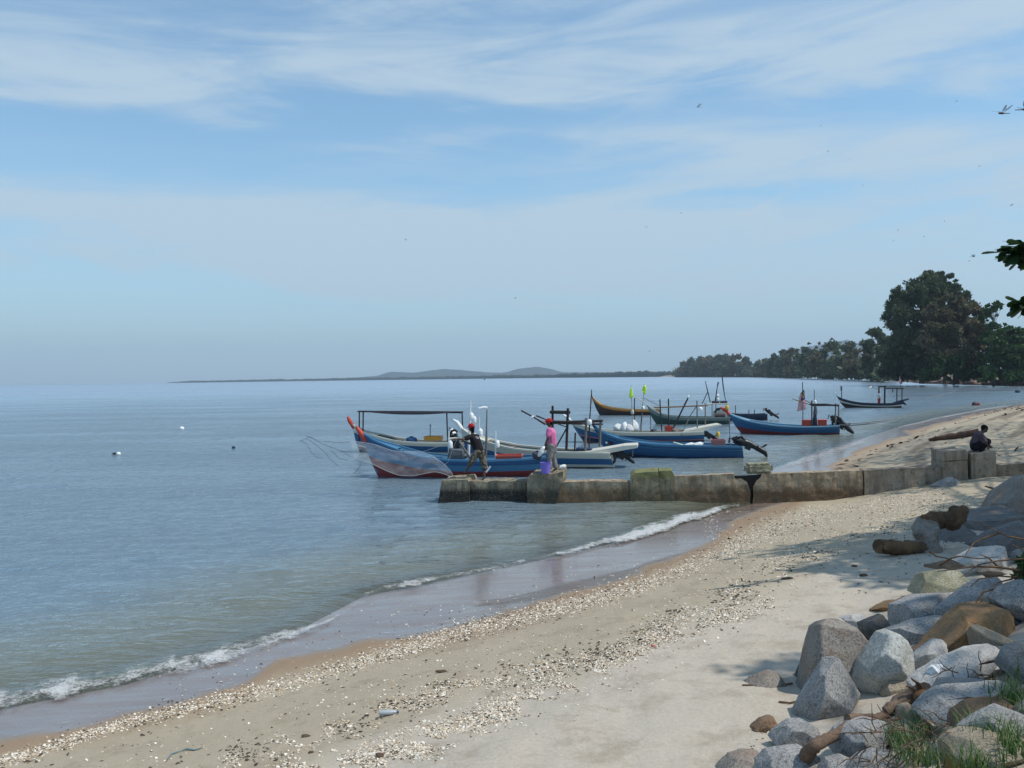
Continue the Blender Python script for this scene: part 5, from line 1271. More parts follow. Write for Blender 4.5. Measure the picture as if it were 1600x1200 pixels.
for i, (x, top, w, Y) in enumerate(far_t):
    b = 588.6 if x < 1300 else 590.0; hw = w*.62; h_ = b-top
    ol = [(x-hw, b), (x-hw*1.05, top+h_*.45), (x-hw*.6, top+h_*.12), (x-hw*.1, top), (x+hw*.5, top+h_*.10), (x+hw, top+h_*.4), (x+hw*1.1, b)]
    od = ('first', 'second', 'third', 'fourth', 'fifth', 'sixth', 'seventh', 'eighth')
    lab = side.get(x) and 'hazy olive shore tree, '+side[x]
    if not lab and x < 1175: lab = 'hazy tree in the clump at the tip of the point, '+od[(18-i)]+' from its left end'
    elif not lab and x > 1200: lab = 'hazy tree in the row along the middle shore, '+od[8-i]+' from its low left end'
    elif not lab: lab = 'thin gappy tree in the dip, '+('nearer the clump' if x < 1190 else 'nearer the middle row')
    tree('shoreline_tree', lab or ('hazy shore tree in the clump at the tip of the point' if x < 1175 else ('thin gappy tree in the dip between clump and wood' if x < 1200 else 'hazy tree in the row along the middle shore')), 'tree', ol, Y, (x, b), 34, max(1.6, w*.12), w*.30, Y*.012+3, 4200, Y*.0016+.1, f_mid if i % 3 else f_brn, 40+i,
         group='trees along the far shore', trunkr=.3)
# dense low growth in front of the row
bl = []
rg_ = random.Random(9)
for i in range(170):
    u = rg_.random(); x = 1060+u*330; Y = np.interp(x, [1060, 1180, 1250, 1310, 1370, 1400], [1240, 860, 560, 430, 330, 260]); k = rg_.uniform(4, 9)
    q = at(x, (588.8 if x < 1300 else 589.6)-rg_.uniform(1, 15 if x > 1200 else 10), Y); bl.append((tuple(q), (k*1.6/F*Y, k/F*Y, k*.8/F*Y)))
o = leaf_cloud('shore_undergrowth', bl, 26000, 1.5, f_mid, None, (0, 0, 0), 77); tag(o, 'dense low bushes under the trees along the far shore', kind='stuff')
# rocky edge of the point
rockrow = paint('shore_rock', (.20, .13, .105), rough=.9, scale=3, bump=.6, dirt=(.32, .27, .22), dirtamt=.6)
MBr = MB(); rg_ = random.Random(21); ico = bmesh.new(); bmesh.ops.create_icosphere(ico, subdivisions=1, radius=1); iv = [v.co.copy() for v in ico.verts]; ifc = [[v.index for v in f.verts] for f in ico.faces]; ico.free()
for i in range(950):
    x = 1290+rg_.random()**.7*420; y0 = np.interp(x, [1290, 1370, 1400, 1450, 1500, 1600, 1700], [589.5, 592, 595.2, 599.2, 600.6, 603.0, 603.5]); y = y0-rg_.uniform(-.3, 7.5 if x > 1390 else 3)
    Y = float((3.7)*F/(y0-hline(x)))+rg_.uniform(-1, 9); q = at(x, y, Y); zt = .15+ (y0-y)/F*Y*.6; k = rg_.uniform(.25, .75)*(1+Y/500)
    MBr.add([Vector((q.x+v.x*k*1.5*rg_.uniform(.7, 1.3), Y+v.y*k, max(0, q.z)*.9+v.z*k*.55)) for v in iv], ifc, rockrow)
o = MBr.build('shore_rocks'); tag(o, 'reddish brown rocks heaped along the edge of the point', kind='stuff')
fp = at(1406, 600, 205)
malay_flag(lambda x, y, o: at(x, y, 205), [(1406.5, 603), (1406.5, 583)], (1406.7, 585), (1405.7, 589), ((1408, 598), (1403.5, 599.5)), 0, 'tiny faded red and white flag on a pole off the rocky point', pr=.06)

# ------------------------------------------------------------------ near tree at the right, mostly out of frame: its shade falls on the beach
def almond_leaf(L=.21, W_=.11):
    bm = bmesh.new(); outl = [(0, 0), (.18, .12), (.45, .36), (.72, .5), (.92, .38), (1, 0)]
    mid = [bm.verts.new((x*L, 0, -.12*L*x*x)) for x, y in outl]
    for s in (1, -1):
        e = [bm.verts.new((x*L, s*y*W_, .05*L*y-.12*L*x*x)) for x, y in outl[1:-1]]
        for i in range(len(e)-1): bm.faces.new((mid[i+1], mid[i+2], e[i+1], e[i]) if s > 0 else (e[i], e[i+1], mid[i+2], mid[i+1]))
        bm.faces.new((mid[0], mid[1], e[0]) if s > 0 else (e[0], mid[1], mid[0])); bm.faces.new((mid[-2], mid[-1], e[-1]) if s > 0 else (e[-1], mid[-1], mid[-2]))
    return bm
lm, t = mat('almond_leaf'); inf = t.n('ShaderNodeObjectInfo'); a = t.attr('tone'); c = t.mix(t.m('ADD', a, t.m('MULTIPLY', inf.outputs['Random'], .9), 0, clamp=True), (.012, .035, .010), (.040, .085, .020))
t.n('ShaderNodeOutputMaterial', {0: t.n('ShaderNodeMixShader', {0: .25, 1: t.n('ShaderNodeBsdfPrincipled', {'Base Color': c, 'Roughness': .35}).outputs[0], 2: t.n('ShaderNodeBsdfTranslucent', {'Color': c}).outputs[0]}).outputs[0]})
T1 = Vector((14.5, 13.5, float(gz(14.5, 13.5))-.2)); nt_ = empty('sea_almond_tree', T1, 'big broad leaved tree at the right edge whose leafy twigs hang into the picture', 'tree')
tm = MB(); tm.tube([(0, 0, -.3), (.1, 0, 1.5), (-.1, .2, 4), (-.3, .2, 7.5), (-.2, .3, 10.5)], [.38, .28, .24, .18, .10], barkm, n=10); 
lbm = almond_leaf(); lme = bpy.data.meshes.new('leaf'); lbm.to_mesh(lme); lbm.free(); lme.materials.append(lm)
lv = np.array([v.co[:] for v in lme.vertices]); lf = [list(p.vertices) for p in lme.polygons]
vis = []
def sprig(p0, p1, n, seed, spread=.16, parts=True):
    rg = random.Random(seed); tm.tube([p0-T1, (p0.lerp(p1, .5)+Vector((0, 0, .06)))-T1, p1-T1], [.03, .02, .008], barkm, n=5)
    for i in range(n):
        u = rg.random()**.7; c = p0.lerp(p1, u)+Vector((rg.gauss(0, spread), rg.gauss(0, spread), rg.gauss(0, spread*.55)))
        o = link('leaf', lme, nt_); o.location = c-T1; o.rotation_euler = (rg.uniform(-.7, .7), rg.uniform(-.5, .7), rg.uniform(0, 6.28)); s = rg.uniform(.9, 1.35); o.scale = (s, s, s)
sprig(at(1640, 398, 12.6), at(1594, 393, 12.6), 115, 1, .10); sprig(at(1640, 374, 12.4), at(1604, 386, 12.4), 50, 2, .08)
sprig(at(1640, 478, 13.4), at(1597, 476, 13.4), 105, 3, .065); sprig(at(1680, 170, 11.6), at(1616, 171, 11.6), 12, 5, .07)
# shade pads: where the photograph shows shade, there is crown along the sun's direction
LV = []; LF = []; LT = []
rgp = np.random.default_rng(4)
def pad(gx_, gy_, h, r, n, thick=.9):
    g = Vector((gx_, gy_, float(gz(gx_, gy_)))); c = g+sd*((h-g.z)/sd.z)
    # stay out of the picture
    ys, xs_ = [], []
    for _ in range(n):
        a = rgp.random()*6.283; q = r*math.sqrt(rgp.random()); p = np.array([c.x+q*math.cos(a), c.y+q*math.sin(a), c.z+rgp.normal()*thick*.4])
        pxx, pyy = topix(p[0], p[1], p[2]); 
        if p[1] > .5 and pxx < 1650 and pyy > -25: continue
        e = rgp.normal(size=3)*np.array([.45, .45, 3]); Rm = np.array((Matrix.Rotation(e[2], 3, 'Z') @ Matrix.Rotation(e[0], 3, 'X') @ Matrix.Rotation(e[1], 3, 'Y')))
        b = len(LV); s = rgp.uniform(.9, 1.5); LV.extend((lv*s @ Rm.T + p-np.array(T1)).tolist()); LF.extend([[b+i for i in f] for f in lf]); LT.extend([rgp.random()*.7]*len(lv))
    e = c-T1; s0 = Vector((-.2, .2, min(8.5, max(4.5, e.z-2.5)))); tm.tube([s0, s0.lerp(e, .3)+Vector((0, 0, .6)), s0.lerp(e, .65)+Vector((.2, .3, .3)), e], [.07, .04, .02, .008], barkm, n=6)
for (px, py, r, n) in ((1250, 858, 1.0, 90), (1340, 850, 1.3, 380), (1440, 850, 1.5, 700), (1480, 880, .9, 220), (1390, 880, 1.1, 420), (1500, 835, 1.4, 600), (1420, 905, .7, 150), (1205, 1052, .34, 34), (1245, 1042, .32, 40),
                        (1570, 870, 1.2, 420), (1600, 950, .9, 220), (1560, 1000, .6, 90), (1600, 1090, .8, 160), (1450, 985, .35, 60), (1540, 815, 1.5, 750), (1590, 790, 1.6, 700), (1500, 860, .9, 300)):
    g = hit(px, py); pad(g.x, g.y, 10.8+rgp.random()*1.6, r, n)
for (x_, y_, r, n) in ((15, 34, 3.0, 1100), (19, 40, 4, 1500), (25, 46, 4.5, 1500), (14, 25, 2.2, 900), (11.5, 25, 1.6, 520), (17, 27, 2.5, 900), (16, 31, 2.6, 800), (20, 33, 3, 800), (12.8, 28.5, 1.2, 260), (10, 16, 1.6, 300), (12, 20, 1.8, 400), (13, 9, 2.4, 500), (9, 12, 1.2, 200)):
    pad(x_, y_, 11.5, r, n)
me = bpy.data.meshes.new('crown'); me.from_pydata(LV, [], LF); at_ = me.attributes.new('tone', 'FLOAT', 'POINT'); at_.data.foreach_set('value', np.array(LT, np.float32)); me.materials.append(lm); me.update()
cr = link('crown', me, nt_); cr['kind'] = 'stuff'
tm.build('trunk', nt_)
# ================================================================== ROCKS OF THE REVETMENT
def granite(name, lo, hi, spk=.5, patch=None, pamt=0.0):
    m, t = mat(name); pos = t.n('ShaderNodeTexCoord').outputs['Object']
    n0 = t.noise(pos, 2.6, 4, .6); n1 = t.noise(pos, 14, 5, .7); n2 = t.noise(pos, 52, 3, .8); v = t.n('ShaderNodeTexVoronoi', {'Vector': pos, 'Scale': 60.0})
    c = t.mix(t.mapr(t.m('ADD', t.m('MULTIPLY', n0, .6), t.m('MULTIPLY', n1, .4)), .36, .62), lo, hi)
    c = t.mix(t.m('MULTIPLY', t.mapr(n2, .50, .62), min(1, spk*1.5)), c, tuple(x*.30 for x in lo)); c = t.mix(t.m('MULTIPLY', t.mapr(v.outputs['Distance'], .30, .12), spk*.9), c, tuple(min(1, x*1.7) for x in hi))
    if patch: c = t.mix(t.m('MULTIPLY', t.mapr(t.noise(pos, 3.6, 4, .65), .44, .60), pamt), c, patch)
    bp = t.n('ShaderNodeBump', {'Strength': .85, 'Distance': .02, 'Height': t.m('ADD', n1, t.m('MULTIPLY', n2, .35))})
    p = t.n('ShaderNodeBsdfPrincipled', {'Base Color': c, 'Roughness': .85, 'Specular IOR Level': .25, 'Normal': bp.outputs[0]}); t.n('ShaderNodeOutputMaterial', {0: p.outputs[0]}); return m
G_ = dict(grey=granite('grey_granite', (.20, .195, .185), (.36, .35, .33)), pale=granite('pale_granite', (.34, .325, .30), (.52, .50, .46), .35), blue=granite('blue_grey_granite', (.21, .205, .195), (.38, .37, .35)),
          brown=granite('brown_stone', (.17, .105, .062), (.30, .19, .11), .45, (.12, .09, .07), .5), orange=granite('orange_stone', (.24, .135, .060), (.38, .23, .11), .4, (.17, .12, .075), .6),
          tan=granite('tan_stone', (.28, .235, .17), (.42, .36, .27), .4, (.20, .15, .10), .4), greybrown=granite('grey_brown_granite', (.22, .195, .165), (.34, .31, .27), .5, (.20, .13, .085), .55),
          moss=granite('lichened_stone', (.24, .225, .15), (.40, .38, .28), .6, (.17, .16, .085), .6), dark=granite('dark_stone', (.06, .06, .055), (.13, .125, .115), .4), shadowed=granite('shadowed_grey_stone', (.11, .108, .105), (.22, .212, .20), .5, (.14, .10, .075), .4), duo=granite('pale_top_dark_base', (.36, .36, .33), (.52, .52, .47), .4, (.15, .14, .10), .35))  # rubble grey near the right edge: shade on the stones put into the colour
def chip(bm, k, size, rgf, rng_, front=True):
    """break flat faces off a convex stone"""
    for _ in range(k):
        nrm = Vector((rgf.gauss(0, 1), -abs(rgf.gauss(0, .9)) if front else rgf.gauss(0, 1), rgf.gauss(.35, .8))).normalized()
        hmax = max(v.co.dot(nrm) for v in bm.verts); co = nrm*(hmax-size*rgf.uniform(*rng_))
        bmesh.ops.bisect_plane(bm, geom=bm.verts[:]+bm.edges[:]+bm.faces[:], plane_co=co, plane_no=nrm, clear_outer=True)
        bmesh.ops.delete(bm, geom=bm.faces[:]+bm.edges[:], context='EDGES_FACES') if False else None
        pts = [v.co.copy() for v in bm.verts]; bm.clear()
        for q in pts: bm.verts.new(q)
        bmesh.ops.convex_hull(bm, input=bm.verts[:]); bmesh.ops.delete(bm, geom=[v for v in bm.verts if not v.link_faces], context='VERTS')
def rock(outline, m, label, thick=.75, lean=.5, ridge=None, dY=0.0, seed=0, base=None, amp=.035, group=None, cat='rock', name='boulder', sharp=17):
    """a boulder that shows this outline from the camera but has its own place on the ground, depth and weight"""
    P = np.array(outline, float); yb = P[:, 1].max(); xb = P[P[:, 1] > yb-4][:, 0].mean(); g = hit(*(base or (xb, yb))); Y0 = g.y+dY
    w = (P[:, 0].max()-P[:, 0].min())/F*Y0; h = (yb-P[:, 1].min())/F*Y0; th = w*thick; pts = []
    for x, y in P:
        f = (yb-y)/max(1, yb-P[:, 1].min()); pts.append(at(x, y, Y0+th*lean*f+.02))
    c = P.mean(0); 
    rgf = random.Random(seed*7+1)
    for k in range(3 if len(P) < 9 else 4):
        u = rgf.uniform(-.42, .42); v_ = (.25, .5, .8, .65)[k]; y = P[:, 1].min()+(yb-P[:, 1].min())*v_
        xs_ = [lerp(P[i][0], P[(i+1) % len(P)][0], (y-P[i][1])/(P[(i+1) % len(P)][1]-P[i][1])) for i in range(len(P)) if (P[i][1] > y) != (P[(i+1) % len(P)][1] > y)]
        if len(xs_) < 2: continue
        xl, xr = min(xs_), max(xs_); pts.append(at(lerp(xl, xr, .5+u), y, Y0+th*lean*(1-v_)-th*rgf.uniform(.08, .20)))
    for q in (ridge or []): pts.append(at(q[0], q[1], Y0+q[2]*w))
    rg = random.Random(seed+len(P))
    for x, y in P:
        f = (yb-y)/max(1, yb-P[:, 1].min()); q = at(c[0]+(x-c[0])*.84, y+(yb-P[:, 1].min())*.06, Y0+th*lean*f+.02); pts.append(Vector((q.x, Y0+th*(1+.15*rg.random()), q.z-(.0 if f < .5 else h*.10*rg.random()))))
    for x, y in P[P[:, 1] > yb-(yb-P[:, 1].min())*.4]: q = at(x, y, Y0); pts.append(Vector((q.x, Y0+.04, q.z-.22*max(.25, h)))); pts.append(Vector((q.x, Y0+th, q.z-.22*max(.25, h))))
    o3 = Vector((g.x, Y0, g.z)); bm = bmesh.new()
    for p in pts: bm.verts.new(p-o3)
    bmesh.ops.convex_hull(bm, input=bm.verts[:]); bmesh.ops.delete(bm, geom=[v for v in bm.verts if not v.link_faces], context='VERTS')
    chip(bm, 14 if w < .75 else 22, max(w, h*.8), rgf, (.03, .13))
    bmesh.ops.dissolve_limit(bm, angle_limit=R(4), verts=bm.verts[:], edges=bm.edges[:])
    bmesh.ops.bevel(bm, geom=bm.edges[:], offset=min(w, max(h, .05))*.012, segments=1, affect='EDGES')
    size = max(w, h); roughen(bm, size*.055, amp*size*.22, 3.0/size, 7, seed*1.7+3, amp*size*.16, 17/size)
    me_o = bm_object(name, bm, m, None, True, o3, R(sharp)); return tag(me_o, label, cat, group)
RK = [
 ([(1265, 1087), (1269, 1032), (1277, 987), (1285, 973), (1302, 964), (1324, 968), (1358, 990), (1381, 1013), (1386, 1036), (1364, 1054), (1347, 1064), (1290, 1088)], 'greybrown', 'tall broad grey brown boulder, largest of the heap, standing on the sand', .7, .35, [(1289, 975, .02), (1352, 1056, -.05)]),
 ([(1254, 1122), (1262, 1100), (1274, 1072), (1295, 1032), (1307, 1030), (1319, 1032), (1345, 1066), (1372, 1100), (1376, 1112), (1352, 1117), (1300, 1124), (1271, 1128)], 'grey', 'triangular speckled grey boulder pointing up in front of the tallest one', .55, .35, None),
 ([(1383, 1017), (1400, 995), (1417, 995), (1437, 1013), (1435, 1030), (1431, 1044), (1420, 1056), (1392, 1080), (1369, 1083), (1350, 1063), (1356, 1046)], 'duo', 'whitish boulder with a dark olive underside', .7, -.25, [(1388, 1026, -.35), (1428, 1050, -.3)]),
 ([(1412, 996), (1434, 969), (1473, 962), (1496, 968), (1516, 978), (1500, 995), (1473, 1002), (1442, 1012)], 'blue', 'smooth blue grey slab behind the whitish boulder', .8, .7, None),
 ([(1398, 958), (1414, 945), (1440, 936), (1468, 928), (1490, 926), (1507, 928), (1500, 948), (1487, 963), (1450, 968), (1417, 990), (1413, 965)], 'blue', 'long blue grey slab with a brown underside', .7, .6, None),
 ([(1440, 962), (1462, 944), (1480, 936), (1506, 929), (1490, 958), (1486, 964), (1450, 968)], 'brown', 'brown wedge under the long blue grey slab', .5, .1, None),
 ([(1473, 1040), (1482, 1030), (1516, 982), (1544, 945), (1561, 938), (1577, 942), (1604, 966), (1640, 1000), (1625, 1024), (1558, 1020), (1501, 1036)], 'orange', 'big orange brown boulder at the right', .7, .35, [(1540, 1010, -.05)]),
 ([(1485, 960), (1487, 951), (1515, 922), (1517, 912), (1530, 903), (1569, 898), (1588, 908), (1575, 925), (1553, 945), (1516, 972), (1492, 966)], 'blue', 'large tilted blue grey slab above the orange brown boulder', .6, .7, None),
 ([(1431, 1043), (1437, 1030), (1473, 1000), (1486, 1001), (1498, 1011), (1475, 1036), (1454, 1046), (1446, 1056)], 'pale', 'pale angular stone beside the whitish boulder', .7, .3, None),
 ([(1437, 1022), (1466, 1004), (1512, 984), (1520, 990), (1486, 1012), (1450, 1032)], 'brown', 'flat dark brown stone wedged over the pale angular one', .6, .5, None),
 ([(1445, 1063), (1490, 1034), (1540, 1020), (1580, 1009), (1593, 1018), (1592, 1034), (1524, 1064), (1500, 1084), (1473, 1092), (1452, 1086)], 'pale', 'long flat pale slab with an orange top edge', .5, .3, [(1490, 1042, -.05)]),
 ([(1469, 1100), (1487, 1080), (1521, 1069), (1566, 1078), (1600, 1076), (1640, 1100), (1610, 1140), (1540, 1150), (1475, 1132)], 'grey', 'broad grey boulder half hidden by dry twigs', .7, .6, None),
 ([(1386, 1084), (1392, 1067), (1405, 1061), (1420, 1062), (1434, 1076), (1415, 1087)], 'tan', 'small tan stone below the whitish boulder', .8, .4, None),
 ([(1213, 1160), (1225, 1140), (1238, 1130), (1262, 1128), (1292, 1146), (1282, 1165), (1258, 1174), (1230, 1173)], 'grey', 'low grey green tinged boulder behind the driftwood foot', .8, .5, None),
 ([(1177, 1140), (1190, 1123), (1205, 1120), (1224, 1125), (1222, 1142), (1192, 1146)], 'brown', 'small red brown stone on the shelly sand', .7, .5, None),
 ([(1160, 1077), (1185, 1060), (1208, 1051), (1225, 1056), (1236, 1071), (1200, 1076)], 'greybrown', 'low pointed brown stone lying alone on the sand', .6, .5, None),
 ([(1245, 1058), (1250, 1040), (1262, 1033), (1272, 1036), (1270, 1060)], 'dark', 'small dark stone against the foot of the tallest boulder', .8, .4, None),
 ([(1195, 1222), (1205, 1186), (1230, 1175), (1260, 1174), (1290, 1190), (1304, 1222)], 'blue', 'rounded blue grey boulder at the bottom edge', .8, .5, None),
 ([(1128, 1215), (1142, 1190), (1165, 1181), (1190, 1180), (1204, 1192), (1202, 1216)], 'greybrown', 'leftmost boulder at the bottom edge', .8, .5, None),
 ([(1290, 1215), (1296, 1194), (1320, 1186), (1345, 1194), (1354, 1216)], 'grey', 'flat grey stone cut by the bottom edge right of the driftwood', .8, .5, None),
 ([(1310, 1172), (1312, 1150), (1335, 1135), (1365, 1127), (1385, 1128), (1397, 1142), (1398, 1168), (1375, 1184), (1340, 1192), (1322, 1184)], 'blue', 'faceted blue grey boulder under the driftwood fork', .8, .4, [(1350, 1150, -.15)]),
 ([(1384, 1128), (1400, 1115), (1430, 1112), (1453, 1096), (1466, 1094), (1471, 1108), (1452, 1126), (1402, 1136)], 'pale', 'small pale blue stone beside the driftwood knot', .6, .4, None),
 ([(1393, 1138), (1430, 1131), (1462, 1137), (1454, 1156), (1425, 1170), (1398, 1170)], 'tan', 'pale pinkish stone with a dark hollow under it', .8, .4, None),
 ([(1452, 1190), (1462, 1168), (1480, 1157), (1498, 1158), (1503, 1176), (1492, 1194), (1462, 1198)], 'blue', 'rounded blue grey stone in the grass', .8, .4, None),
 ([(1345, 977), (1365, 970), (1385, 962), (1392, 975), (1396, 992), (1375, 1004), (1360, 994)], 'dark', 'dark pointed stone behind the tallest boulder', .8, .3, None),
 ([(1318, 970), (1330, 961), (1360, 962), (1369, 972), (1350, 984)], 'pale', 'flat whitish stone peeping over the tallest boulder', .9, .6, None),
 ([(1367, 956), (1375, 947), (1389, 940), (1403, 938), (1412, 951), (1388, 958)], 'orange', 'flat orange stone lying on the sand, nearest the sea', .7, .6, None),
 ([(1402, 940), (1415, 932), (1434, 929), (1434, 941), (1413, 946)], 'orange', 'second flat orange stone leaning on the first', .7, .6, None),
 ([(1433, 926), (1444, 896), (1466, 892), (1490, 893), (1527, 897), (1518, 921), (1500, 927), (1459, 933)], 'moss', 'pale lichen spotted boulder at the top of the heap', .7, .6, None),
 ([(1462, 892), (1490, 878), (1534, 872), (1532, 883), (1500, 892), (1478, 894)], 'brown', 'flat reddish slab behind the lichen spotted boulder', .8, .8, None),
 ([(1500, 812), (1515, 793), (1535, 781), (1565, 776), (1600, 770), (1625, 795), (1585, 818), (1530, 832)], 'shadowed', 'dark shadowed boulder high in the heap near the right edge', .8, .6, None),
 ([(1560, 796), (1568, 764), (1590, 748), (1610, 738), (1640, 745), (1640, 800), (1590, 806)], 'greybrown', 'dark boulder topping the heap at the right edge', .8, .4, None),
 ([(1468, 836), (1500, 818), (1540, 820), (1562, 836), (1545, 852), (1484, 852)], 'shadowed', 'low shadowed grey stone beside the tree root', .8, .6, None),
 ([(1540, 850), (1565, 828), (1600, 812), (1640, 815), (1640, 856), (1590, 868)], 'shadowed', 'tilted shadowed grey slab left of the twig bush', .7, .6, None),
 ([(1520, 880), (1534, 862), (1560, 852), (1606, 862), (1612, 888), (1560, 894)], 'pale', 'pale flat stone under the overhanging twigs', .8, .6, None),
 ([(1560, 940), (1566, 925), (1580, 914), (1606, 904), (1630, 930), (1620, 966), (1590, 955)], 'blue', 'blue grey stone behind the orange brown boulder', .8, .4, None),
 ([(1500, 1184), (1520, 1158), (1555, 1150), (1596, 1156), (1640, 1172), (1640, 1206), (1510, 1206)], 'tan', 'tan boulder under the green grass at the corner', .8, .5, None),
 ([(1488, 1186), (1506, 1168), (1528, 1168), (1550, 1186), (1540, 1212), (1494, 1210)], 'orange', 'orange stone in the grass at the bottom edge', .8, .4, None),
 ([(1410, 1200), (1424, 1174), (1450, 1165), (1468, 1178), (1466, 1206), (1414, 1210)], 'tan', 'tan stone with dead twigs over it at the bottom edge', .8, .4, None),
 ([(1340, 1212), (1350, 1188), (1372, 1178), (1402, 1182), (1416, 1212)], 'grey', 'grey stone at the bottom edge among red twigs', .8, .4, None),
 ([(1530, 1150), (1545, 1124), (1580, 1112), (1625, 1126), (1620, 1164), (1560, 1160)], 'grey', 'grey stone behind the tufts of grass', .8, .4, None),
 ([(1468, 760), (1480, 750), (1492, 745), (1503, 750), (1510, 759)], 'blue', 'rounded blue grey stone at the foot of the sea wall', .8, .5, None),
]
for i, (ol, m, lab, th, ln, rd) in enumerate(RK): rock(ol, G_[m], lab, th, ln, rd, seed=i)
# the stone lying on top of the wall
p0 = onwall(1187, 741, 0); bm = bmesh.new(); bmesh.ops.create_cube(bm, size=1.0)
for v in bm.verts: v.co = Vector((v.co.x*.74, v.co.y*.5, v.co.z*.29))
bmesh.ops.bevel(bm, geom=bm.edges[:], offset=.07, segments=2, affect='EDGES'); roughen(bm, .06, .035, 4, 6, 5, .012, 18)
so_ = bm_object('boulder', bm, G_['moss'], None, True, p0-WN*.28+Vector((0, 0, .145)), R(50)); so_.rotation_euler = (0, R(-2), 0); tag(so_, 'oblong yellowish rubble stone lying on top of the sea wall above the crack', 'rock')
# filler stones: a few shapes shared
def rock_mesh(seed, m):
    rg = random.Random(seed); bm = bmesh.new()
    for _ in range(16):
        v = Vector((rg.gauss(0, 1), rg.gauss(0, 1), rg.gauss(0, .7))).normalized(); bm.verts.new((v.x*rg.uniform(.8, 1.15), v.y*rg.uniform(.7, 1.0), v.z*rg.uniform(.5, .75)))
    bmesh.ops.convex_hull(bm, input=bm.verts[:]); bmesh.ops.delete(bm, geom=[v for v in bm.verts if not v.link_faces], context='VERTS')
    chip(bm, 7, 1.0, rg, (.04, .2), False); bmesh.ops.dissolve_limit(bm, angle_limit=R(4), verts=bm.verts[:], edges=bm.edges[:]); bmesh.ops.bevel(bm, geom=bm.edges[:], offset=.025, segments=1, affect='EDGES'); roughen(bm, .26, .03, 1.6, 5, seed, .02, 8)
    me = bpy.data.meshes.new('stone'); bm.to_mesh(me); bm.free(); me.materials.append(m); me.polygons.foreach_set('use_smooth', np.ones(len(me.polygons), bool)); me.set_sharp_from_angle(angle=R(18)); return me
RM = [rock_mesh(100+i, G_[k]) for i, k in enumerate(('grey', 'blue', 'tan', 'greybrown', 'pale', 'brown', 'dark', 'grey'))]
rg = random.Random(77); cnt = 0
CN = ('grey', 'blue grey', 'tan', 'grey brown', 'pale', 'brown', 'dark', 'light grey'); BIG = [(o.location.copy(), o['label']) for o in COL.objects if o.name.startswith('boulder')]
while cnt < 260:
    x = rg.uniform(.8, 20); y = rg.uniform(3.6, 22); s = float(gs(x, y))
    if s < 8.3 or s > 13.5: continue
    px, py = topix(x, y, float(gz(x, y)))
    if px < 1290 and py < 1150: continue
    if py < 1080 and px < 1400: continue
    if s < 8.9 and rg.random() < .6: continue
    k = rg.uniform(.10, .26)*(1+.4*rg.random()); ci = rg.randrange(8); o = link('stone', RM[ci]); o.location = (x, y, float(gz(x, y))+k*.10); o.scale = (k*rg.uniform(.9, 1.5), k, k*rg.uniform(.8, 1.1)); o.rotation_euler = (rg.uniform(-.4, .4), rg.uniform(-.4, .4), rg.uniform(0, 6.28))
    bb = min(BIG, key=lambda b: (b[0]-o.location).length); nb_ = ' '.join(bb[1].split(',')[0].split()[:8]); q1 = topix(*o.location); q2 = topix(*bb[0]); dx, dy = float(q1[0]-q2[0]), float(q1[1]-q2[1]); rel = ('right of' if dx > 0 else 'left of') if abs(dx) > abs(dy) else ('in front of' if dy > 0 else 'behind'); tag(o, ('tiny ' if k < .16 else 'small ')+CN[ci]+' stone '+rel+' the '+nb_, 'rock', 'small stones between the boulders'); cnt += 1

# ================================================================== WOOD
woodm = granite('driftwood', (.13, .085, .058), (.24, .165, .115), .3, (.07, .045, .032), .6); woodd = granite('dark_wood', (.075, .045, .028), (.15, .095, .055), .3, (.30, .15, .06), .35)
def limb(name, pts, rs, m, label, cat, seed=0, lift=0.0, parent=None, origin=None):
    """pts: (px, py, distance)"""
    P = [at(x, y, d)+Vector((0, 0, lift)) for x, y, d in pts]; o3 = origin or P[0]; fine = []; rr = []
    rg = random.Random(seed)
    for i in range(len(P)-1):
        for s in range(5): t_ = s/5; fine.append(P[i].lerp(P[i+1], t_)+Vector((rg.gauss(0, 1), rg.gauss(0, 1), rg.gauss(0, 1)))*rs[i]*.09-o3); rr.append(lerp(rs[i], rs[i+1], t_)*rg.uniform(.88, 1.12))
    fine.append(P[-1]-o3); rr.append(rs[-1]); mb = MB(); mb.tube(fine, rr, m, n=9); o = mb.build(name, parent, o3 if parent is None else None)
    return tag(o, label, cat) if label else o
def yb(px, py): return float(hit(px, py).y)
y0 = yb(1265, 1180)-.42
dw = empty('driftwood', at(1265, 1180, y0), 'forked reddish driftwood branch lying across the boulders', 'driftwood'); o3 = dw.location.copy()
limb('branch', [(1258, 1184, y0+.1), (1272, 1166, y0+.02), (1290, 1155, y0+.1), (1312, 1142, y0+.2), (1332, 1122, y0+.38)], [.050, .046, .038, .030, .025], woodm, None, None, 1, 0, dw, o3)
limb('branch', [(1322, 1121, y0+.3), (1345, 1120, y0+.38), (1370, 1121, y0+.42), (1384, 1117, y0+.45), (1402, 1108, y0+.5)], [.025, .026, .026, .030, .036], woodm, None, None, 2, 0, dw, o3)
limb('branch', [(1384, 1112, y0+.45), (1404, 1098, y0+.5), (1425, 1088, y0+.55), (1446, 1076, y0+.62)], [.036, .048, .056, .050], woodm, None, None, 3, 0, dw, o3)
limb('knot', [(1436, 1088, y0+.5), (1452, 1100, y0+.45), (1462, 1112, y0+.45)], [.07, .035, .02], woodd, None, None, 4, 0, dw, o3)
for i, (a, b) in enumerate((((1436, 1080), (1424, 1060)), ((1440, 1082), (1434, 1066)), ((1430, 1084), (1416, 1072)), ((1446, 1080), (1470, 1120)), ((1446, 1078), (1490, 1100)))):
    limb('twig', [(*a, y0+.5), ((a[0]+b[0])/2+2, (a[1]+b[1])/2-3, y0+.48), (*b, y0+.46)], [.014, .010, .005], woodd, None, None, 5+i, 0, dw, o3)
y1 = yb(1400, 868)
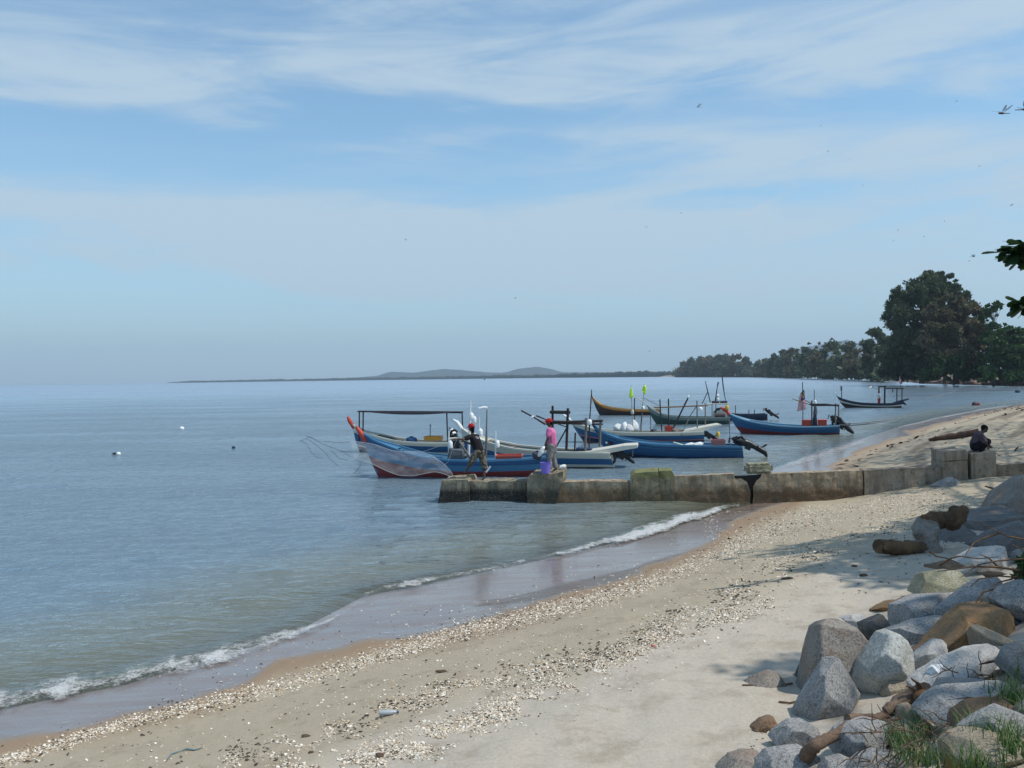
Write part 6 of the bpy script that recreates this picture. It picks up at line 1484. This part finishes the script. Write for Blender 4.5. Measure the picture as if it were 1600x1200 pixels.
rw = empty('tree_root', at(1440, 866, y1), 'old grey brown tree stump and roots washed up above the log', 'tree root'); o3 = rw.location.copy()
def burl(name, segs, m):
    def f(bm):
        for (a, b, ra, rb) in segs: capsule(bm, at(*a), at(*b), ra, rb, None, 14)
    o = remeshed(name, f, .016, m, rw, o3, 1)
    bm = bmesh.new(); bm.from_mesh(o.data); bm.normal_update()
    for v in bm.verts: v.co += v.normal*(mnoise.noise(v.co*7)*.05+mnoise.noise(v.co*22)*.018)
    bm.to_mesh(o.data); bm.free(); return o
burl('stump', [((1456, 866, y1+.1), (1450, 848, y1+.2), .16, .17), ((1450, 848, y1+.2), (1446, 826, y1+.35), .17, .20), ((1440, 832, y1+.25), (1450, 820, y1+.35), .14, .13), ((1462, 866, y1), (1474, 872, y1), .10, .04)], G_['greybrown'])
burl('root', [((1448, 816, y1+.35), (1468, 810, y1+.45), .13, .14), ((1468, 811, y1+.45), (1488, 812, y1+.5), .14, .12), ((1490, 812, y1+.5), (1497, 806, y1+.5), .16, .15), ((1490, 798, y1+.5), (1503, 799, y1+.5), .06, .10)], woodd)
limb('root', [(1446, 840, y1+.2), (1460, 850, y1+.2), (1472, 858, y1+.2)], [.06, .035, .015], woodd, None, None, 14, 0, rw, o3)
limb('log', [(1373, 854, y1), (1395, 855, y1+.03), (1425, 856, y1+.08), (1452, 858, y1+.12)], [.105, .12, .11, .08], woodd, 'short orange brown log lying on the sand under the tree root', 'log', 15)
y2 = yb(1452, 690); limb('log', [(1451, 687, y2), (1470, 684.5, y2-.2), (1500, 681, y2-.5), (1530, 675, y2-.8)], [.06, .12, .16, .17], granite('wet_dark_wood', (.06, .035, .025), (.12, .07, .05), .3), 'long dark log on the beach behind the crouching man', 'log', 16)
# overhanging dry twigs of the bush at the right edge
tb_ = empty('dry_bush', hit(1640, 905)+Vector((0, 0, 0)), 'leafless bush at the right edge reaching long dark twigs over the boulders', 'bush'); o3 = tb_.location.copy(); yt = tb_.location.y-.7
tw = [[(1640, 900), (1600, 893), (1560, 886), (1520, 885), (1495, 889), (1465, 893)], [(1640, 880), (1600, 873), (1560, 876), (1530, 882), (1515, 892), (1500, 903)], [(1660, 870), (1600, 843), (1575, 838), (1560, 832), (1540, 822), (1530, 817)], [(1562, 833), (1540, 840), (1522, 848), (1513, 860), (1508, 868)],
      [(1640, 905), (1600, 903), (1560, 900), (1530, 905), (1516, 917)], [(1650, 915), (1610, 911), (1585, 912), (1555, 920), (1537, 925), (1526, 940), (1519, 956)], [(1536, 926), (1532, 932), (1534, 940)], [(1453, 862), (1462, 869), (1478, 872), (1500, 880)], [(1468, 884), (1485, 873), (1498, 869), (1530, 873), (1560, 870)],
      [(1560, 886), (1545, 872), (1530, 866)], [(1585, 912), (1560, 930), (1545, 945), (1540, 958)], [(1600, 893), (1580, 905), (1560, 910), (1545, 920)], [(1620, 880), (1600, 860), (1580, 850)], [(1610, 905), (1600, 925), (1604, 945)]]
for i, q in enumerate(tw):
    n = len(q); limb('twig', [(x, y, yt-.25*k/n+.03*math.sin(k*2+i)) for k, (x, y) in enumerate(q)], [lerp(.016 if i in (0, 5) else .011, .003, k/(n-1)) for k in range(n)], woodd, None, None, 30+i, 0, tb_, o3)
tuft = leaf_cloud('leaves', [(tuple(at(1606, 885, yt)), (.12, .12, .10)), (tuple(at(1620, 905, yt)), (.15, .15, .12)), (tuple(at(1596, 898, yt)), (.08, .08, .06))], 420, .045, f_brd, tb_, o3, 91, 2.2)
limb('stick', [(1540, 763, yb(1540, 768)), (1560, 769, yb(1560, 774)), (1604, 776, yb(1600, 782))], [.02, .028, .03], woodd, 'thin dark stick lying on the sand near the right edge', 'stick', 61, .05)
y3 = yb(1560, 1050)-.25; tg = empty('twig_tangle', at(1600, 1060, y3), 'tangle of thin dark twigs over the pale slab at the lower right', 'twigs'); o3 = tg.location.copy(); rg = random.Random(8)
limb('twig', [(1600, 1020, y3), (1573, 1027, y3), (1545, 1035, y3), (1530, 1038, y3)], [.013, .011, .009, .004], woodd, None, None, 62, 0, tg, o3)
limb('twig', [(1590, 1140, y3), (1594, 1110, y3), (1584, 1070, y3), (1570, 1045, y3)], [.010, .009, .007, .004], woodd, None, None, 63, 0, tg, o3)
for i in range(60):
    x = rg.uniform(1480, 1600); y = rg.uniform(1042, 1110); a = rg.uniform(-1.4, 1.4); L = rg.uniform(14, 40); q = [(x, y, y3+rg.uniform(-.15, .15))]
    for k in range(3): a += rg.uniform(-.9, .9); x -= L/3*math.cos(a); y -= L/3*math.sin(a); q.append((x, y, q[-1][2]+rg.uniform(-.04, .04)))
    limb('twig', q, [.0045, .004, .003, .002], woodd, None, None, 70+i, 0, tg, o3)
y4 = yb(1440, 1195)-.35; tg = empty('twig_tangle', at(1400, 1190, y4), 'reddish dead twigs among the stones at the bottom edge', 'twigs'); o3 = tg.location.copy()
for i in range(55):
    x = rg.uniform(1350, 1500); y = rg.uniform(1120, 1205); a = rg.uniform(-1.2, 1.2); L = rg.uniform(18, 60); q = [(x, y, y4+rg.uniform(-.05, .25))]
    for k in range(3): a += rg.uniform(-.6, .6); x -= L/3*math.cos(a); y -= L/3*math.sin(a); q.append((x, y, q[-1][2]+rg.uniform(-.04, .04)))
    limb('twig', q, [.004, .0035, .003, .0015], woodd if i % 2 else woodm, None, None, 150+i, 0, tg, o3)
# grass
gm, t = mat('grass_blade'); a = t.attr('tone'); c = t.ramp(a, [(0, (.035, .085, .014)), (.6, (.075, .17, .028)), (.85, (.20, .24, .08)), (1, (.42, .36, .19))])
t.n('ShaderNodeOutputMaterial', {0: t.n('ShaderNodeMixShader', {0: .35, 1: t.n('ShaderNodeBsdfPrincipled', {'Base Color': c, 'Roughness': .5}).outputs[0], 2: t.n('ShaderNodeBsdfTranslucent', {'Color': c}).outputs[0]}).outputs[0]})
VV = []; FF = []; TT = []; rg = random.Random(12)
tufts = [(rg.uniform(1505, 1680), rg.uniform(1130, 1260)) for _ in range(32)]+[(rg.uniform(1400, 1500), rg.uniform(1165, 1230)) for _ in range(16)]+[(rg.uniform(1560, 1640), rg.uniform(1085, 1130)) for _ in range(10)]
for (tx, ty) in tufts:
    g = hit(tx, ty); g.z += .12
    for k in range(rg.randint(16, 34)):
        b = g+Vector((rg.gauss(0, .05), rg.gauss(0, .05), 0)); L = rg.uniform(.07, .18); a = rg.uniform(0, 6.28); d = Vector((math.cos(a), math.sin(a), 0)); s_ = Vector((-d.y, d.x, 0))*rg.uniform(.002, .005); bend = rg.uniform(.2, .9); tn = rg.random()**1.3; b0 = len(VV)
        for j in range(4): u = j/3; p = b+d*L*bend*u*u+Vector((0, 0, L*(u-.35*bend*u*u))); VV += [p-s_*(1-u*.9), p+s_*(1-u*.9)]; TT += [tn, tn]
        FF += [(b0+2*j, b0+2*j+1, b0+2*j+3, b0+2*j+2) for j in range(3)]
me = bpy.data.meshes.new('grass'); me.from_pydata([tuple(v) for v in VV], [], FF); at_ = me.attributes.new('tone', 'FLOAT', 'POINT'); at_.data.foreach_set('value', np.array(TT, np.float32)); me.materials.append(gm); me.update()
tag(link('grass', me), 'bright green grass tufts among the stones in the corner', kind='stuff')

# ================================================================== SHELLS AND DRIFT LINES
sm_, t = mat('shell'); a = t.attr('tone'); c = t.ramp(a, [(0, (.08, .06, .042)), (.10, (.27, .18, .105)), (.35, (.48, .365, .235)), (.7, (.64, .55, .42)), (1, (.80, .75, .65))])
t.n('ShaderNodeOutputMaterial', {0: t.n('ShaderNodeBsdfPrincipled', {'Base Color': c, 'Roughness': .55, 'Specular IOR Level': .3}).outputs[0]})
rg = np.random.default_rng(11)
def along(y0, x0, x1, n, w0, w1, skew=0):
    x = rg.uniform(x0, x1, n); w = np.interp(x, [x0, x1], [w0, w1]); d = rg.normal(size=n)*w; return np.stack([x, y0(x)+d+skew], 1)
clump = lambda P, f, th, sd_: P[fbm(P[:, 0]/f, P[:, 1]/f*2.5, sd_, 3) > th]
sets = [along(yB1, -60, 560, 5200, 4.5, 7), along(yB1, 560, 1160, 9500, 7, 8), along(yB1, 1130, 1480, 7000, 10, 16),
        clump(along(yB2, 60, 700, 3400, 16, 12), 40, .52, 3), clump(along(yB2, 640, 1440, 8500, 9, 13), 46, .49, 4), clump(along(yB3, 330, 700, 5600, 14, 13), 50, .42, 8), clump(along(yB3, 640, 1210, 11500, 13, 8), 60, .40, 5),
        along(lambda x: yB1(x)+45, -60, 1300, 700, 26, 24), along(lambda x: yB2(x)-25, 500, 1500, 900, 22, 20), along(lambda x: yB2(x)+60, 800, 1500, 350, 30, 20), along(lambda x: yWET(x)-22, 250, 1250, 420, 16, 14),
        np.stack([rg.uniform(1170, 1240, 130), rg.uniform(1138, 1200, 130)], 1), clump(np.stack([rg.uniform(1100, 1560, 5200), rg.uniform(768, 850, 5200)], 1), 50, .5, 6)]
PP = np.concatenate(sets); PP = PP[(PP[:, 1] < 1290) & (PP[:, 1] > 762)]; H3 = hits(PP[:, 0], PP[:, 1]); PP = PP[(H3[:, 1] < 24.0) & (H3[:, 2] > -.03)]; H3 = H3[(H3[:, 1] < 24.0) & (H3[:, 2] > -.03)]
def scatter(name, H3, smin, smax, m, label, seed, flatz=.35, tonef=None, elong=1.25):
    r2 = np.random.default_rng(seed); n = len(H3); k = 6; ang = np.arange(k)*2*np.pi/k
    s = smin+(smax-smin)*r2.random(n)**2.2; s = s*np.clip(H3[:, 1]/9, .8, 1.8)**.35; rot = r2.uniform(0, 6.283, n); tl = r2.normal(size=(n, 2))*.35
    x = np.cos(ang)[None]*s[:, None]*elong; y = np.sin(ang)[None]*s[:, None]; cr_, sr = np.cos(rot)[:, None], np.sin(rot)[:, None]; X_ = x*cr_-y*sr; Y_ = x*sr+y*cr_; Z_ = X_*tl[:, :1]+Y_*tl[:, 1:]
    ring = np.stack([X_+H3[:, :1], Y_+H3[:, 1:2], Z_+H3[:, 2:]+s[:, None]*.12+.002], -1); top = np.stack([H3[:, 0], H3[:, 1], H3[:, 2]+s*flatz+s*.12+.003], -1)[:, None]
    V = np.concatenate([ring, top], 1).reshape(-1, 3); tri = np.array([[i, (i+1) % k, k] for i in range(k)]); Fc = (np.arange(n)[:, None, None]*(k+1)+tri[None]).reshape(-1, 3)
    me = bpy.data.meshes.new(name); me.vertices.add(len(V)); me.vertices.foreach_set('co', V.astype(np.float32).ravel()); me.loops.add(Fc.size); me.loops.foreach_set('vertex_index', Fc.ravel().astype(np.int32)); me.polygons.add(len(Fc)); me.polygons.foreach_set('loop_start', np.arange(0, Fc.size, 3, dtype=np.int32)); me.update(calc_edges=True)
    tn = np.repeat(tonef(r2, n) if tonef else r2.random(n), k+1); a_ = me.attributes.new('tone', 'FLOAT', 'POINT'); a_.data.foreach_set('value', tn.astype(np.float32)); me.materials.append(m)
    return tag(link(name, me), label, kind='stuff')
scatter('shells', H3, .0042, .0145, sm_, 'bands of broken white and cream shells left by the tide', 5, tonef=lambda r, n: np.clip(.12+r.random(n)**.8*.9-(r.random(n) < .07)*.9, 0, 1))
dbm = paint('drift_debris', (.060, .043, .030), rough=.9)
sets = [clump(along(yB2, 60, 700, 1100, 14, 12), 45, .50, 3), clump(along(yB2, 640, 1500, 1700, 10, 12), 46, .50, 14), clump(along(lambda x: yB2(x)+12, 900, 1300, 900, 7, 9), 30, .5, 15), clump(along(yB1, 0, 1400, 700, 16, 20), 30, .5, 16), along(lambda x: yB1(x)+50, 0, 1300, 130, 30, 30), clump(np.stack([rg.uniform(1100, 1560, 1500), rg.uniform(768, 850, 1500)], 1), 40, .5, 6), np.stack([rg.uniform(1150, 1500, 150), rg.uniform(850, 930, 150)], 1)]
PP = np.concatenate(sets); PP = PP[(PP[:, 1] < 1290) & (PP[:, 1] > 762)]; H3 = hits(PP[:, 0], PP[:, 1]); H3 = H3[(H3[:, 1] < 24.3) & (H3[:, 2] > .02)]
scatter('drift_debris', H3, .004, .016, dbm, 'dark weed, husks and twig bits in the tide lines', 6, elong=2.0)
# beach beyond the wall: larger bits of wrack in streaks
bx = rg.uniform(9, 75, 9000); by = rg.uniform(26, 110, 9000); s_ = inland(bx, by); k_ = (s_ > 1.2) & (s_ < 13) & (fbm(s_*1.4, (bx+by)*.06, 12, 3) > .56); H3 = np.stack([bx, by, profile(s_, bx, by)], -1)[k_]
scatter('drift_debris', H3, .02, .09, dbm, 'dark streaks of weed on the beach beyond the wall', 7, elong=2.5)
# single things on the sand
def lump(px, py, r, m, label, cat, name, seed=0):
    bm = bmesh.new(); bmesh.ops.create_icosphere(bm, subdivisions=3, radius=1)
    for v in bm.verts: v.co = Vector((v.co.x*r[0], v.co.y*r[1], v.co.z*r[2])); v.co += v.co*mnoise.noise(v.co*(1.4/max(r))+Vector((seed, 0, 0)))*.45
    g = hit(px, py); return tag(bm_object(name, bm, m, None, True, g+Vector((0, 0, r[2]*.5)), R(50)), label, cat)
husk = granite('coconut_husk', (.075, .05, .035), (.15, .10, .07), .3)
for i, (x, y, r, lab) in enumerate(((691, 1050, (.085, .04, .03), 'dark husk lying alone on the smooth sand between the shell bands'), (594, 1182, (.05, .04, .035), 'round brown husk in the lowest shell band'), (478, 1152, (.05, .035, .03), 'brown husk at the left in the middle drift line'), (486, 1176, (.03, .02, .02), 'small dark lump under the left drift line'), (1350, 900, (.07, .04, .04), 'small black lump on the shaded sand'), (1335, 885, (.05, .04, .03), 'black scrap left of the root on the shaded sand'), (1230, 905, (.11, .05, .04), 'long dark clump of weed in the upper drift line'))):
    lump(x, y, (r[0]*.85, r[1]*.7, r[2]*.55), husk, lab, 'husk', 'husk', i*3.1)
bt = empty('plastic_bottle', hit(606, 1119)+Vector((0, 0, .035)), 'clear plastic bottle with a blue cap in the drift line', 'bottle'); bt.rotation_euler = (0, R(90), R(8))
mb = MB(); mb.tube([(0, 0, -.08), (0, 0, -.075), (0, 0, .04), (0, 0, .07), (0, 0, .085)], [.022, .025, .025, .011, .010], P_('pet_plastic', (.38, .42, .44), rough=.25, dirtamt=.05), n=12); mb.build('bottle_body', bt); mb = MB(); mb.tube([(0, 0, .086), (0, 0, .105)], .013, M_['blue_paint'], n=12); mb.build('cap', bt)
lump(668+354, 1010, (.028, .018, .012), M_['coral'], 'small pink red scrap of plastic among the shells', 'litter', 'plastic_scrap', 7)
lump(1260, 822, (.05, .03, .012), M_['pink_red'], 'small pale pink scrap in the far shell band', 'litter', 'plastic_scrap', 9)
rp = [(262, 1188), (268, 1180), (280, 1176), (292, 1172), (304, 1174), (317, 1170)]; tag(thing_tube('rope_scrap', [hit(x, y)+Vector((0, 0, .012)) for x, y in rp], [.004, .008, .005, .009, .007, .004], paint('blue_cord', (.13, .20, .22), rough=.8), 'faded blue scrap of net cord on the lower left sand', 'rope'), None)
for i, (q, lab) in enumerate((([(1217, 1098), (1234, 1100), (1256, 1095)], 'flat dark stick just left of the triangular boulder'), ([(1160, 1072), (1215, 1073), (1238, 1069)], 'thin dark stick against the low pointed stone'), ([(1181, 1198), (1200, 1170), (1226, 1176)], 'dark root bit among the shells near the bottom boulders'), ([(1040, 956), (1058, 954)], 'short dark stick on the smooth middle sand'))):
    P = [hit(x, y)+Vector((0, 0, .01)) for x, y in q]; tag(thing_tube('stick', P, [.008]*len(P), woodd, lab, 'stick'), None)
bgm = bmesh.new(); bmesh.ops.create_icosphere(bgm, subdivisions=3, radius=1)
for v in bgm.verts: v.co = Vector((v.co.x*.075, v.co.y*.06, v.co.z*.05)); v.co += v.co*mnoise.noise(v.co*30)*.5
tag(bm_object('plastic_bag', bgm, M_['white'], None, False, at(1466, 1048, yb(1466, 1060)-.35)), 'crumpled white plastic scrap between the pale stone and the long slab', 'litter')

# ================================================================== DRAGONFLIES
wingm, t = mat('dragonfly_wing'); t.n('ShaderNodeOutputMaterial', {0: t.n('ShaderNodeMixShader', {0: .45, 1: t.n('ShaderNodeBsdfTransparent').outputs[0], 2: t.n('ShaderNodeBsdfPrincipled', {'Base Color': (.10, .10, .11, 1), 'Roughness': .3}).outputs[0]}).outputs[0]})
insm = paint('dragonfly_body', (.035, .018, .014), rough=.5)
bodyb = MB(); bodyb.tube([(-.010, 0, 0), (-.004, 0, .001), (.004, 0, 0), (.010, 0, 0), (.034, 0, .001)], [.0035, .0052, .0042, .0018, .0013], insm, n=7); bodyb.ell((-.013, 0, -.0005), (.0035, .005, .0035), insm, nu=8, nv=5); bmesh_body = bodyb.mesh('body')
def wing(side, fore):
    mb = MB(); sgn = side; x0 = -.004 if fore else .003; sw = -.010 if fore else .010
    P = [Vector((x0, sgn*.003, .002)), Vector((x0+sw*.3-.004, sgn*.018, .010)), Vector((x0+sw-.003, sgn*.040, .020)), Vector((x0+sw+.004, sgn*.042, .021)), Vector((x0+sw*.3+.008, sgn*.020, .011))]
    mb.add(P+[p+Vector((0, 0, .0004)) for p in P], [(0, 1, 2, 3, 4), (9, 8, 7, 6, 5)], wingm); return mb.mesh('wing')
WG = [wing(1, True), wing(-1, True), wing(1, False), wing(-1, False)]
flies = [(1566, 177, 3.6, 'dragonfly with its wings raised in a V near the upper right corner'), (1602, 171, 3.2, 'dragonfly cut by the right edge of the picture'), (1091, 167, 9, 'small dragonfly in the upper sky right of the middle'), (1521, 401, 9, 'small dragonfly above the top of the grove'), (1580, 321, 14, None), (1494, 159, 22, None), (634, 375, 20, 'lone speck of a dragonfly in the pale cloud left of the middle'),
         (805, 466, 22, 'lone dark dragonfly speck low in the middle sky'), (1294, 237, 24, None), (1282, 197, 30, None), (1064, 333, 26, None), (1010, 355, 26, None), (1530, 260, 22, None), (1015, 549, 26, None), (1348, 290, 30, None), (1403, 360, 26, None), (1444, 370, 28, None), (1327, 249, 34, None), (1476, 346, 30, None), (1514, 408, 24, None), (1396, 376, 34, None)]
ods = ('leftmost', 'second from the left', 'third from the left', 'fourth from the left', 'fifth from the left', 'sixth from the left', 'seventh from the left', 'middle', 'seventh from the right', 'sixth from the right', 'fifth from the right', 'fourth from the right', 'third from the right', 'second from the right', 'rightmost')
non = sorted([f[0] for f in flies if f[3] is None])
for i, (x, y, Y, lab) in enumerate(flies):
    if lab is None: lab = 'faint dragonfly speck in the sky, '+ods[non.index(x)]+' of the faint specks'
    r_ = empty('dragonfly', at(x, y, Y), lab or 'tiny far dragonfly hovering over the beach', 'dragonfly', 'dragonflies hovering in the air', (.15, 2.9, .4, 2.5, .2)[i % 5]); link('body', bmesh_body, r_)
    for k in range(4): link('wing', WG[k], r_)

# ================================================================== HAZE
hb = MB(); hb.box((0, 0, 0), (1, 1, 1), P_('haze_tmp', (1, 1, 1))); hz = hb.build('haze'); hz.data.materials.clear()
hm = bpy.data.materials.new('haze'); hm.use_nodes = True; ht = NT(hm.node_tree); vol = ht.n('ShaderNodeVolumePrincipled', {'Color': (.70, .86, 1.0, 1), 'Density': HAZE, 'Anisotropy': .1}); o_ = ht.n('ShaderNodeOutputMaterial'); ht.t.links.new(vol.outputs[0], o_.inputs['Volume'])
hz.data.materials.append(hm); hz.scale = (7000, 7000, 138); hz.location = (0, 0, 133); tag(hz, 'thin pale haze over the bay', kind='stuff')
